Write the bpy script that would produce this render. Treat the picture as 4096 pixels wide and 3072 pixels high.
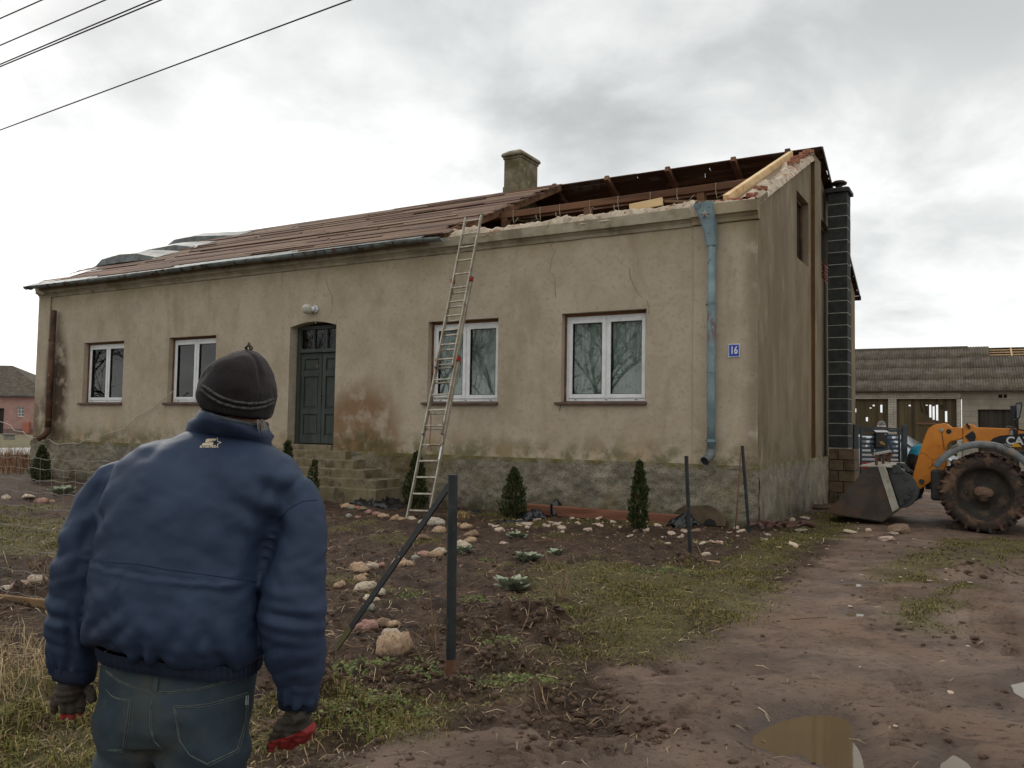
import bpy, bmesh, math, random
import numpy as np
from mathutils import Vector, Matrix
from mathutils.bvhtree import BVHTree
random.seed(7); RNG = np.random.default_rng(7)
scene = bpy.context.scene
for o in list(bpy.data.objects): bpy.data.objects.remove(o)
COL = scene.collection
rad = math.radians

# ------------------------------------------------------------------ camera
F, PITCH, ROLL, CAMH = 835.7, 0.0516, 0.0159, 1.5
cp, sp, cr, sr = math.cos(PITCH), math.sin(PITCH), math.cos(ROLL), math.sin(ROLL)
cam = bpy.data.cameras.new('camera'); cam_o = bpy.data.objects.new('camera', cam); COL.objects.link(cam_o)
_R, _U, _Fw = Vector((1, 0, 0)), Vector((0, -sp, cp)), Vector((0, cp, sp))
_rt, _up = _R*cr + _U*sr, _U*cr - _R*sr
cam_o.matrix_world = Matrix(((_rt.x, _up.x, -_Fw.x, 0), (_rt.y, _up.y, -_Fw.y, 0), (_rt.z, _up.z, -_Fw.z, CAMH), (0, 0, 0, 1)))
cam.sensor_fit = 'HORIZONTAL'; cam.sensor_width = 36; cam.lens = F/1024*36
cam.clip_start = 0.05; cam.clip_end = 3000
scene.camera = cam_o

# ------------------------------------------------------------------ sky and sun (overcast)
SUN_AZ, SUN_EL = rad(-38), rad(34)          # azimuth from +Y towards +X
SUN = Vector((math.sin(SUN_AZ)*math.cos(SUN_EL), math.cos(SUN_AZ)*math.cos(SUN_EL), math.sin(SUN_EL)))
world = bpy.data.worlds.new('World'); scene.world = world; world.use_nodes = True
nt = world.node_tree; nt.nodes.clear()
def WN(t, **k):
    n = nt.nodes.new(t)
    for a, b in k.items(): setattr(n, a, b)
    return n
wl = nt.links.new
wo = WN('ShaderNodeOutputWorld'); sky = WN('ShaderNodeTexSky', sky_type='NISHITA', sun_disc=False)
sky.sun_elevation = SUN_EL; sky.sun_rotation = SUN_AZ
b1 = WN('ShaderNodeBackground'); b1.inputs[1].default_value = 0.1; wl(sky.outputs[0], b1.inputs[0])
tc = WN('ShaderNodeTexCoord')
sep = WN('ShaderNodeSeparateXYZ'); wl(tc.outputs['Generated'], sep.inputs[0])
def WM(op, a, b=None, clamp=False):
    n = WN('ShaderNodeMath', operation=op, use_clamp=clamp)
    for i, q in enumerate((a, b)):
        if q is None: continue
        if isinstance(q, (int, float)): n.inputs[i].default_value = q
        else: wl(q, n.inputs[i])
    return n.outputs[0]
zz = WM('ADD', WM('MAXIMUM', sep.outputs[2], 0.0), 0.30)
cx_, cy_ = WM('DIVIDE', sep.outputs[0], zz), WM('DIVIDE', sep.outputs[1], zz)
cmb = WN('ShaderNodeCombineXYZ'); wl(cx_, cmb.inputs[0]); wl(cy_, cmb.inputs[1]); cmb.inputs[2].default_value = 3.7
def WNoise(scale, detail, rough, dist=0.0, off=0):
    mp = WN('ShaderNodeMapping'); mp.inputs['Location'].default_value = (off, off*1.7, off*.3); wl(cmb.outputs[0], mp.inputs[0])
    n = WN('ShaderNodeTexNoise'); n.inputs['Scale'].default_value = scale; n.inputs['Detail'].default_value = detail
    n.inputs['Roughness'].default_value = rough; n.inputs['Distortion'].default_value = dist; wl(mp.outputs[0], n.inputs['Vector'])
    return n.outputs[0]
def WRamp(v, a, b, c, d):
    n = WN('ShaderNodeMapRange', interpolation_type='SMOOTHSTEP'); wl(v, n.inputs[0])
    for i, q in enumerate((a, b, c, d)): n.inputs[i+1].default_value = q
    return n.outputs[0]
big = WRamp(WNoise(0.75, 3, 0.5, 0.25, 2.3), 0.38, 0.66, 0.0, 1.0)
fine = WRamp(WNoise(2.3, 7, 0.56, 0.2, 5.1), 0.34, 0.70, 0.0, 1.0)
cl = WM('ADD', WM('MULTIPLY', big, 0.5), WM('MULTIPLY', fine, 0.5))
sd = WN('ShaderNodeVectorMath', operation='DOT_PRODUCT'); wl(tc.outputs['Generated'], sd.inputs[0]); sd.inputs[1].default_value = SUN
glow = WM('POWER', WM('MAXIMUM', sd.outputs['Value'], 0.0), 7.0)
hor = WRamp(sep.outputs[2], 0.0, 0.34, 1.0, 0.0)
lum = WM('ADD', WM('ADD', WM('MULTIPLY', cl, 0.64), 0.43), WM('ADD', WM('MULTIPLY', glow, 0.24), WM('MULTIPLY', hor, 0.26)))
tint = WN('ShaderNodeMix', data_type='RGBA', blend_type='MIX'); wl(cl, tint.inputs[0])
tint.inputs[6].default_value = (0.965, 0.985, 0.975, 1); tint.inputs[7].default_value = (1.0, 0.995, 0.975, 1)
b2 = WN('ShaderNodeBackground'); wl(tint.outputs[2], b2.inputs[0]); wl(lum, b2.inputs[1])
mx = WN('ShaderNodeMixShader'); mx.inputs[0].default_value = 0.94
wl(b1.outputs[0], mx.inputs[1]); wl(b2.outputs[0], mx.inputs[2]); wl(mx.outputs[0], wo.inputs[0])
sun = bpy.data.lights.new('sun', 'SUN'); sun.energy = 0.9; sun.angle = rad(16); sun.color = (1, .95, .88)
sun_o = bpy.data.objects.new('sun', sun); COL.objects.link(sun_o); sun_o.rotation_euler = SUN.to_track_quat('Z', 'Y').to_euler()
scene.view_settings.view_transform = 'Standard'; scene.view_settings.look = 'None'
scene.view_settings.exposure = 0.29; scene.view_settings.gamma = 1.0
scene.render.resolution_x, scene.render.resolution_y = 1024, 768

# ------------------------------------------------------------------ photo pixel -> place
CAM = np.array([0, 0, CAMH])
def ray(p):
    x, y = (p[0]-512)/F, (384-p[1])/F
    r, up = x*cr - y*sr, x*sr + y*cr
    return np.array([r, cp - up*sp, sp + up*cp])
def onplane(p, q, n):
    r = ray(p); return CAM + r*(np.dot(np.array(q)-CAM, n)/np.dot(r, n))
def gnd(p, z=0.0): return onplane(p, (0, 0, z), (0, 0, 1.0))
def atdepth(p, y): return onplane(p, (0, y, 0), (0, 1.0, 0))
def win(x0, y0, k): return lambda x, y: ((x0 + x*k)/4, (y0 + y*k)/4)
c1 = win(0, 800, .6329); c3 = win(1300, 500, .6329); c4 = win(2600, 500, .6028); c5 = win(3200, 1300, .603)
c6 = win(1100, 1500, .5425); c7 = win(1200, 1900, .7066); c8 = win(2596, 1900, .7066); cD = win(0, 0, 4096/2212)
s1 = win(0, 1400, .4219); s2 = win(0, 2000, .6462); s3 = win(3380, 1650, .2411); s4 = win(3640, 1380, .482); s5 = win(700, 1350, .3315); s7 = win(1900, 620, .452)
s6 = win(100, 2550, .5877); s8 = win(2700, 1700, .3616); m2 = win(100, 1300, 1.0682)
TH = 0.5292; HX, HY = 3.7908, 12.8549
EX = np.array([math.cos(TH), -math.sin(TH), 0]); EY = np.array([math.sin(TH), math.cos(TH), 0]); HC = np.array([HX, HY, 0])
def toloc(Q): q = np.array(Q)-HC; return np.array([np.dot(q, EX), np.dot(q, EY), Q[2]])
def fromloc(q): return HC + EX*q[0] + EY*q[1] + np.array([0, 0, q[2]])
def fac(p, v=0.0): return toloc(onplane(p, HC + EY*v, EY))     # on a plane parallel to the front wall
def gab(p, u=0.0): return toloc(onplane(p, HC + EX*u, EX))     # on a plane parallel to the gable

# ------------------------------------------------------------------ mesh helpers
class MB:
    def __init__(s): s.v = []; s.f = []
    def add(s, vs, fs):
        n = len(s.v); s.v += [tuple(map(float, q)) for q in vs]; s.f += [tuple(i+n for i in f) for f in fs]; return s
    def hexa(s, p): return s.add(p, [(3, 2, 1, 0), (4, 5, 6, 7), (0, 1, 5, 4), (1, 2, 6, 5), (2, 3, 7, 6), (3, 0, 4, 7)])
    def box(s, x0, x1, y0, y1, z0, z1):
        return s.hexa([(x0, y0, z0), (x1, y0, z0), (x1, y1, z0), (x0, y1, z0), (x0, y0, z1), (x1, y0, z1), (x1, y1, z1), (x0, y1, z1)])
    def beam(s, a, b, w, h, up=(0, 0, 1)):          # square bar from a to b
        a, b = Vector(a), Vector(b); d = (b-a).normalized(); r = d.cross(Vector(up))
        if r.length < 1e-5: r = d.cross(Vector((1, 0, 0)))
        r.normalize(); u = r.cross(d); r *= w/2; u *= h/2
        return s.hexa([a-r-u, b-r-u, b+r-u, a+r-u, a-r+u, b-r+u, b+r+u, a+r+u])
    def tube(s, path, r, n=8, caps=True, sq=1.0):
        path = [Vector(p) for p in path]; m = len(path)
        rs = [r]*m if isinstance(r, (int, float)) else list(r)
        vs, fs = [], []; prev = None
        for i, p in enumerate(path):
            d = (path[min(i+1, m-1)] - path[max(i-1, 0)]).normalized()
            if prev is None:
                a = d.cross(Vector((0, 0, 1)))
                if a.length < 1e-3: a = d.cross(Vector((0, 1, 0)))
            else: a = prev - d*prev.dot(d)
            a.normalize(); b = d.cross(a); prev = a
            for k in range(n):
                t = 2*math.pi*k/n; vs.append(p + (a*math.cos(t) + b*math.sin(t)*sq)*rs[i])
        for i in range(m-1):
            for k in range(n):
                fs.append((i*n+k, i*n+(k+1) % n, (i+1)*n+(k+1) % n, (i+1)*n+k))
        if caps: fs.append(tuple(range(n-1, -1, -1))); fs.append(tuple((m-1)*n+k for k in range(n)))
        return s.add(vs, fs)
    def lathe(s, prof, n=24, o=(0, 0, 0), ax=(0, 0, 1)):   # prof: (radius, height along ax)
        ax = Vector(ax).normalized(); a = ax.cross(Vector((0, 0, 1)))
        if a.length < 1e-3: a = Vector((1, 0, 0))
        a.normalize(); b = ax.cross(a); o = Vector(o); vs, fs = [], []
        for r, h in prof:
            for k in range(n):
                t = 2*math.pi*k/n; vs.append(o + ax*h + (a*math.cos(t) + b*math.sin(t))*max(r, 1e-4))
        for i in range(len(prof)-1):
            for k in range(n): fs.append((i*n+k, i*n+(k+1) % n, (i+1)*n+(k+1) % n, (i+1)*n+k))
        return s.add(vs, fs)
    def prism(s, poly, t, o=(0, 0, 0), a=(1, 0, 0), b=(0, 0, 1), n=(0, 1, 0)):   # poly in (a,b), extruded along n by t
        o, a, b, n = map(Vector, (o, a, b, n)); m = len(poly)
        vs = [o + a*p[0] + b*p[1] for p in poly] + [o + a*p[0] + b*p[1] + n*t for p in poly]
        fs = [tuple(range(m)), tuple(range(2*m-1, m-1, -1))] + [(i, i+m, (i+1) % m + m, (i+1) % m) for i in range(m)]
        return s.add(vs, fs)
    def build(s, name, m=None, parent=None, smooth=False, bevel=0, fix=True, seg=1):
        me = bpy.data.meshes.new(name); me.from_pydata(s.v, [], s.f)
        if fix or bevel:
            bm = bmesh.new(); bm.from_mesh(me)
            if fix: bmesh.ops.recalc_face_normals(bm, faces=bm.faces)
            if bevel:
                es = [e for e in bm.edges if len(e.link_faces) == 2 and e.calc_face_angle(0) > .5]
                bmesh.ops.bevel(bm, geom=es, offset=bevel, segments=seg, affect='EDGES', profile=.6, clamp_overlap=True)
            bm.to_mesh(me); bm.free()
        return link(name, me, m, parent, smooth)
def link(name, me, m=None, parent=None, smooth=False):
    if m is not None and not me.materials: me.materials.append(MATS[m] if isinstance(m, str) else m)
    if smooth: me.polygons.foreach_set('use_smooth', np.ones(len(me.polygons), bool))
    o = bpy.data.objects.new(name, me); COL.objects.link(o)
    if parent is not None: o.parent = parent
    return o
def fastmesh(name, V, Fs, m, parent=None, smooth=False, col=None):      # numpy arrays; Fs: (n,k) faces
    V = np.asarray(V, np.float32); Fs = np.asarray(Fs, np.int32); me = bpy.data.meshes.new(name)
    me.vertices.add(len(V)); me.vertices.foreach_set('co', V.ravel())
    k = Fs.shape[1]; me.loops.add(Fs.size); me.loops.foreach_set('vertex_index', Fs.ravel())
    me.polygons.add(len(Fs)); me.polygons.foreach_set('loop_start', np.arange(0, Fs.size, k, dtype=np.int32))
    me.polygons.foreach_set('loop_total', np.full(len(Fs), k, np.int32))
    me.update(calc_edges=True)
    if col is not None:
        for nm, c in col.items():
            at = me.color_attributes.new(nm, 'FLOAT_COLOR', 'POINT'); c4 = np.ones((len(V), 4), np.float32); c4[:, :c.shape[1]] = c
            at.data.foreach_set('color', c4.ravel())
    return link(name, me, m, parent, smooth)
def empty(name, loc=(0, 0, 0), rz=0, parent=None):
    o = bpy.data.objects.new(name, None); COL.objects.link(o); o.location = loc; o.rotation_euler.z = rz
    o.empty_display_size = .1
    if parent is not None: o.parent = parent
    return o
def tag(o, label=None, cat=None, group=None, kind=None):
    for k, q in (('label', label), ('category', cat), ('group', group), ('kind', kind)):
        if q: o[k] = q
    return o
def copy_tree(o, parent=None):
    c = o.copy(); COL.objects.link(c); c.parent = parent
    for ch in [q for q in o.children]: copy_tree(ch, c)
    return c
def eval_mesh(o, name):                          # bake modifiers, drop the source
    bpy.context.view_layer.update(); dg = bpy.context.evaluated_depsgraph_get()
    me = bpy.data.meshes.new_from_object(o.evaluated_get(dg)); me.name = name
    bpy.data.objects.remove(o); return me
def text_mesh(s, size, ext=0.002, shear=0, bold=0.0):
    c = bpy.data.curves.new('t', 'FONT'); c.body = s; c.size = size; c.extrude = ext; c.align_x = 'CENTER'; c.align_y = 'CENTER'
    c.shear = shear; c.offset = bold; c.resolution_u = 3
    o = bpy.data.objects.new('t', c); COL.objects.link(o); return eval_mesh(o, 'lettering')

# ------------------------------------------------------------------ noise in numpy
def _h(ix, iy, iz, seed):
    n = (ix*374761393 + iy*668265263 + iz*2147483647 + seed*974634721) & 0xffffffff
    n = ((n ^ (n >> 13))*1274126177) & 0xffffffff
    return ((n ^ (n >> 16)) & 0xffff)/65535.0
def vnoise(x, y, z=0.0, seed=0):
    x = np.asarray(x, float); y = np.asarray(y, float); z = np.zeros_like(x)+z
    ix, iy, iz = (np.floor(q).astype(np.int64) for q in (x, y, z)); fx, fy, fz = x-ix, y-iy, z-iz
    fx, fy, fz = (q*q*(3-2*q) for q in (fx, fy, fz)); r = 0
    for a in (0, 1):
        for b in (0, 1):
            for c in (0, 1):
                r = r + _h(ix+a, iy+b, iz+c, seed)*(fx if a else 1-fx)*(fy if b else 1-fy)*(fz if c else 1-fz)
    return r*2-1
def fbm(x, y, z=0.0, oct=4, seed=0, gain=.5):
    r, a = 0, 1.0
    for i in range(oct):
        r = r + a*vnoise(np.asarray(x)*2**i, np.asarray(y)*2**i, np.asarray(z)*2**i, seed+i*13); a *= gain
    return r
def sstep(x, a, b):
    t = np.clip((x-a)/(b-a), 0, 1); return t*t*(3-2*t)
def sdf_poly(x, y, poly):                        # >0 inside
    poly = np.array(poly); n = len(poly); d = np.full(x.shape, 1e9); inside = np.zeros(x.shape, bool)
    for i in range(n):
        a, b = poly[i], poly[(i+1) % n]; e = b-a; wx, wy = x-a[0], y-a[1]
        t = np.clip((wx*e[0]+wy*e[1])/(e@e+1e-12), 0, 1)
        d = np.minimum(d, (wx-e[0]*t)**2 + (wy-e[1]*t)**2)
        c = ((a[1] > y) != (b[1] > y)) & (x < (b[0]-a[0])*(y-a[1])/(b[1]-a[1]+1e-12)+a[0]); inside ^= c
    return np.sqrt(d)*np.where(inside, 1, -1)
def dist_line(x, y, pts):                        # distance, arc length and signed side offset along a polyline
    best = np.full(x.shape, 1e9); S = np.zeros(x.shape); L = 0; side = np.zeros(x.shape)
    for a, b in zip(pts[:-1], pts[1:]):
        a, b = np.array(a[:2]), np.array(b[:2]); e = b-a; l = np.hypot(*e); wx, wy = x-a[0], y-a[1]
        t = np.clip((wx*e[0]+wy*e[1])/(l*l), 0, 1); d = np.hypot(wx-e[0]*t, wy-e[1]*t); m = d < best
        best = np.where(m, d, best); S = np.where(m, L+t*l, S); side = np.where(m, (e[0]*wy-e[1]*wx)/l, side); L += l
    return best, S, side

# ------------------------------------------------------------------ materials
MATS = {}
def C(r, g, b): return tuple((q/255/12.92 if q/255 <= .04045 else ((q/255+.055)/1.055)**2.4) for q in (r, g, b)) + (1,)
class NT:
    def __init__(s, name):
        s.m = bpy.data.materials.new(name); s.m.use_nodes = True; s.t = s.m.node_tree; s.p = s.t.nodes['Principled BSDF']; MATS[name] = s.m
    def n(s, t, **k):
        q = s.t.nodes.new(t)
        for a, b in k.items(): setattr(q, a, b)
        return q
    def l(s, a, b): s.t.links.new(a, b)
    def math(s, op, a, b=None, clamp=False):
        q = s.n('ShaderNodeMath', operation=op, use_clamp=clamp)
        for i, w in enumerate((a, b)):
            if w is None: continue
            if isinstance(w, (int, float)): q.inputs[i].default_value = w
            else: s.l(w, q.inputs[i])
        return q.outputs[0]
    def ramp(s, v, a, b, c=0.0, d=1.0):
        q = s.n('ShaderNodeMapRange', interpolation_type='SMOOTHSTEP'); s.l(v, q.inputs[0])
        for i, w in enumerate((a, b, c, d)): q.inputs[i+1].default_value = w
        return q.outputs[0]
    def noise(s, vec, scale, detail=5, rough=.55, dist=0, stretch=(1, 1, 1), off=(0, 0, 0)):
        mp = s.n('ShaderNodeMapping'); mp.inputs['Scale'].default_value = stretch; mp.inputs['Location'].default_value = off; s.l(vec, mp.inputs[0])
        q = s.n('ShaderNodeTexNoise'); q.inputs['Scale'].default_value = scale; q.inputs['Detail'].default_value = detail
        q.inputs['Roughness'].default_value = rough; q.inputs['Distortion'].default_value = dist; s.l(mp.outputs[0], q.inputs['Vector']); return q.outputs[0]
    def mix(s, f, a, b, mode='MIX'):
        q = s.n('ShaderNodeMix', data_type='RGBA', blend_type=mode)
        for i, w in ((0, f), (6, a), (7, b)):
            if isinstance(w, (int, float)): q.inputs[i].default_value = w
            elif isinstance(w, tuple): q.inputs[i].default_value = w
            else: s.l(w, q.inputs[i])
        return q.outputs[2]
def mat(name, c0, c1, scale=4, detail=6, rough=.8, rvar=.1, bump=.25, bscale=40, bdist=.01, stretch=(1, 1, 1), metal=0, rand=0, spec=.3,
        layers=(), coord='Object', lo=.35, hi=.65, coat=0, sheen=0, vcol=None, bstretch=None, bdetail=6):
    N = NT(name); p = N.p; tcn = N.n('ShaderNodeTexCoord'); vec = tcn.outputs[coord] if coord != 'World' else N.n('ShaderNodeNewGeometry').outputs['Position']
    raw = vec
    if rand:
        oi = N.n('ShaderNodeObjectInfo'); va = N.n('ShaderNodeVectorMath', operation='ADD'); cb = N.n('ShaderNodeCombineXYZ')
        N.l(N.math('MULTIPLY', oi.outputs['Random'], 37.0), cb.inputs[0]); N.l(N.math('MULTIPLY', oi.outputs['Random'], 91.0), cb.inputs[2])
        N.l(vec, va.inputs[0]); N.l(cb.outputs[0], va.inputs[1]); vec = va.outputs[0]
    col = N.mix(N.ramp(N.noise(vec, scale, detail, .6, .1, stretch), lo, hi), c0, c1)
    rg = N.math('ADD', N.math('MULTIPLY', N.noise(vec, scale*2.3, 4, .6, 0, stretch, (5, 3, 1)), rvar*2), rough-rvar)
    if vcol:
        at = N.n('ShaderNodeVertexColor', layer_name=vcol); col = N.mix(1.0, col, at.outputs[0], 'MULTIPLY')
    for i, L in enumerate(layers):
        m = N.ramp(N.noise(vec, L.get('scale', 3), L.get('detail', 6), L.get('r', .62), L.get('dist', .15), L.get('stretch', (1, 1, 1)), (i*7.3+1, i*3.1, i*5.7)), L.get('lo', .5), L.get('hi', .65))
        if 'amt' in L: m = N.math('MULTIPLY', m, L['amt'])
        if 'z' in L or 'x' in L or 'y' in L:
            sx = N.n('ShaderNodeSeparateXYZ'); N.l(raw, sx.inputs[0])
            for k, ax in enumerate('xyz'):
                if ax in L:
                    a = L[ax]; m = N.math('MULTIPLY', m, N.ramp(sx.outputs[k], a[0], a[1], a[2] if len(a) > 2 else 1.0, a[3] if len(a) > 2 else 0.0))
        if 'sph' in L:
            x, y, z, r, sz = L['sph']; mp = N.n('ShaderNodeMapping'); mp.vector_type = 'POINT'; mp.inputs['Location'].default_value = (-x, -y, -z*sz); mp.inputs['Scale'].default_value = (1, 1, sz)
            N.l(raw, mp.inputs[0]); ln = N.n('ShaderNodeVectorMath', operation='LENGTH'); N.l(mp.outputs[0], ln.inputs[0])
            m = N.math('MULTIPLY', m, N.ramp(ln.outputs['Value'], r*.45, r, 1.0, 0.0))
        col = N.mix(m, col, L['c'])
        if 'rough' in L:
            q = N.n('ShaderNodeMix', data_type='FLOAT'); N.l(m, q.inputs[0]); N.l(rg, q.inputs[2]); q.inputs[3].default_value = L['rough']; rg = q.outputs[0]
    if rand:
        hs = N.n('ShaderNodeHueSaturation'); N.l(col, hs.inputs['Color']); N.l(N.math('ADD', N.math('MULTIPLY', N.math('FRACT', N.math('MULTIPLY', oi.outputs['Random'], 13.7)), 2*rand), 1-rand), hs.inputs['Value'])
        N.l(N.math('ADD', N.math('MULTIPLY', oi.outputs['Random'], .03*min(1, rand*3)), .5-.015*min(1, rand*3)), hs.inputs['Hue']); col = hs.outputs[0]
    N.l(col, p.inputs['Base Color']); N.l(rg, p.inputs['Roughness']); p.inputs['Metallic'].default_value = metal
    p.inputs['Specular IOR Level'].default_value = spec; p.inputs['Coat Weight'].default_value = coat
    if sheen: p.inputs['Sheen Weight'].default_value = sheen; p.inputs['Sheen Roughness'].default_value = .6
    if bump:
        bn = N.n('ShaderNodeBump'); bn.inputs['Strength'].default_value = bump; bn.inputs['Distance'].default_value = bdist
        N.l(N.noise(vec, bscale, bdetail, .6, 0, bstretch or stretch, (2, 9, 4)), bn.inputs['Height']); N.l(bn.outputs[0], p.inputs['Normal'])
    return N
# ------------------------------------------------------------------ the ground: zones traced from the photo, then world-space relief
def GP(*pts): return [tuple(gnd(cD(*p))[:2]) for p in pts]
Z_GRASS = [GP((-500, 1395), (60, 1420), (200, 1500), (560, 1575), (640, 1600), (760, 1545), (900, 1525), (1040, 1495), (1120, 1512), (1010, 1560), (780, 1612), (640, 1650), (560, 1800), (-600, 2300)),
           GP((1060, 1500), (1170, 1455), (1180, 1405), (1290, 1345), (1180, 1300), (1110, 1262), (1220, 1205), (1300, 1200), (1430, 1235), (1560, 1205), (1640, 1160), (1770, 1105), (1850, 1112), (1800, 1165), (1740, 1215), (1640, 1285), (1560, 1345), (1460, 1400), (1400, 1440), (1260, 1425), (1150, 1510)),
           GP((1930, 1362), (1985, 1285), (2080, 1265), (2070, 1315), (2000, 1372)),
           GP((-200, 1120), (120, 1120), (190, 1170), (120, 1205), (-200, 1210)),
           GP((1850, 1270), (1960, 1190), (2150, 1165), (2300, 1180), (2200, 1215), (2000, 1260)),
           GP((1000, 1500), (1100, 1440), (1180, 1455), (1110, 1520))]
FAR_LAWN = [(-70, 34), (-15.2, 24.6), (-13.0, 23.2), (-13.5, 30), (-8, 60), (-70, 75)]
Z_DRIVE = GP((640, 1680), (780, 1612), (1010, 1560), (1120, 1512), (1200, 1560), (1330, 1575), (1420, 1560), (1260, 1440), (1400, 1440), (1460, 1400), (1560, 1345), (1640, 1285), (1740, 1215), (1800, 1165), (1870, 1100), (1850, 1050), (1840, 1020), (2400, 1000), (3600, 1300), (4200, 2400), (400, 2400))
PUDDLES = [GP((1625, 1575), (1668, 1552), (1705, 1540), (1745, 1533), (1790, 1532), (1826, 1540), (1842, 1562), (1838, 1576), (1852, 1600), (1862, 1625), (1866, 1644), (1852, 1655), (1800, 1645), (1752, 1630), (1725, 1612), (1690, 1618), (1650, 1603), (1622, 1592)),
           GP((2180, 1472), (2225, 1462), (2300, 1470), (2300, 1500), (2215, 1503), (2190, 1490)),
           GP((1825, 1325), (1850, 1319), (1868, 1324), (1862, 1329), (1840, 1332)),
           GP((1805, 1262), (1850, 1257), (1895, 1262), (1870, 1268), (1830, 1267)),
           GP((2030, 1640), (2060, 1622), (2090, 1640), (2130, 1690), (2030, 1690))]
PUD_LVL = [-.035, -.02, -.012, -.012, -.02]
TRACKS = [([c8(1345, 655), c8(1320, 730), c8(1280, 860)], .17), ([c8(1430, 1160), c8(1520, 1260), c8(1610, 1340)], .10), ([c8(1440, 1390), c8(1540, 1520), c8(1640, 1680)], .13),
          ([c7(1230, 1650), c7(1480, 1600), c7(1760, 1540)], .13), ([c8(1880, 430), c8(1930, 700), c8(1960, 1010)], .18), ([c8(200, 1460), c8(330, 1320), c8(420, 1250)], .12)]
TRACKS = [([gnd(p)[:2] for p in pts], w) for pts, w in TRACKS]
HEAPS = [(gnd(cD(*p))[:2], r, h) for p, r, h in (((1130, 1330), .45, .09), ((1010, 1365), .4, .06), ((1220, 1375), .3, .06), ((1260, 1545), .42, -.05), ((1340, 1560), .3, -.04), ((800, 1500), .5, .07), ((700, 1560), .35, .05),
         ((1050, 1430), .35, .06), ((60, 1290), .5, .06), ((1480, 1215), .3, .06), ((40, 1560), .22, .05), ((960, 1490), .3, .03), ((1160, 1510), .25, .05), ((2120, 1240), .5, .05), ((2060, 1200), .5, .04))]
def zones(x, y):
    n1 = fbm(x*1.1, y*1.1, 0, 4, 3); n2 = fbm(x*4, y*4, 0, 3, 9)
    g = np.full(x.shape, -9.0)
    for z in Z_GRASS: g = np.maximum(g, sdf_poly(x, y, z))
    grass = sstep(g + n1*.28 + n2*.12, -.22, .28)
    lx = (x-HX)*EX[0]+(y-HY)*EX[1]; ly = (x-HX)*EY[0]+(y-HY)*EY[1]
    drv = sstep(sdf_poly(x, y, Z_DRIVE) + n1*.2 + n2*.08, -.15, .2)
    far = np.hypot(x, y); lawn = sstep(sdf_poly(x, y, FAR_LAWN), -1, 1)
    grass = np.maximum(grass, np.maximum(lawn, sstep(far, 45, 60)*sstep(n1, -.6, .4)))
    grass = np.maximum(grass, (.35+.5*sstep(n1, .0, .7))*(far > 30)*(1-drv)) 
    # moss along the gable foot, tufts in the bed
    moss = sstep(-np.abs(lx-.7), -.7, -.1)*(ly > -.3)*(ly < 6)*sstep(n1+n2*.4, -.4, .4)
    grass = np.maximum(grass, moss*.9)
    bed = (1-drv)*(far < 24)
    grass = np.maximum(grass, bed*sstep(fbm(x*.9+7, y*.9, 0, 4, 21)+n2*.35, .38, .8)*.8)
    return grass, drv, n1, n2, lx, ly
def ground_z(x, y, full=False):
    x = np.asarray(x, float); y = np.asarray(y, float); sh = x.shape; x = x.ravel(); y = y.ravel()
    grass, drv, n1, n2, lx, ly = zones(x, y); far = np.hypot(x, y); fade = sstep(far, 60, 25)
    z = .03*fbm(x*.45, y*.45, 0, 2, 31)*fade
    soil = (1-drv)*(1-grass*.75)
    clod = np.abs(fbm(x*7, y*7, 0, 3, 41)); clod2 = np.abs(fbm(x*19, y*19, 0, 2, 43))
    z += soil*fade*(.030*n2 + .035*clod + .018*clod2 - .02) + drv*fade*(.008*n2 + .006*clod + .006*clod2 + .014*fbm(x*.9, y*2.2, 0, 3, 77)) + grass*(1-drv)*fade*.018*n2
    for (cx0, cy0), r, h in HEAPS:
        d = np.hypot(x-cx0, y-cy0) + .25*r*n2; m = sstep(d, r, r*.25); z += m*h*(.75+.8*clod+.4*clod2)
    for pts, w in TRACKS:
        d, S, side = dist_line(x, y, pts); m = sstep(d, w, w*.75); per, am = (.15, .034) if w > .15 else (.085, .022)
        z += m*(-.018 + am*sstep(np.sin((S+np.abs(side)*.5)*2*math.pi/per), -.2, .5)) + sstep(d, w*1.6, w)*(1-m)*.012
    house = np.maximum(np.maximum(-ly, ly-10.1), np.maximum(lx, -19.3-lx))
    z *= sstep(house, -.1, .8)*.8+.2
    z = np.where((far < 2.0), z*sstep(far, .5, 2.0), z)
    wet = np.zeros_like(z)
    for P, lv in zip(PUDDLES, PUD_LVL):
        s = sdf_poly(x, y, P) + .018*n2
        t = np.clip(lv - s*.30, lv-.05, lv+.045) + .003*n2
        k = sstep(s, -.30, -.05); z = z*(1-k) + t*k; wet = np.maximum(wet, sstep(s, -.16, -.02))
    if full: return z.reshape(sh), grass, drv, wet, clod, n1
    return z.reshape(sh)
def gz(x, y): return float(ground_z(np.array([x]), np.array([y]))[0])
def gput(p, dz=0.0):                              # a photo pixel on the ground, with the real relief under it
    q = gnd(p); q[2] = gz(q[0], q[1]) + dz; return q
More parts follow.
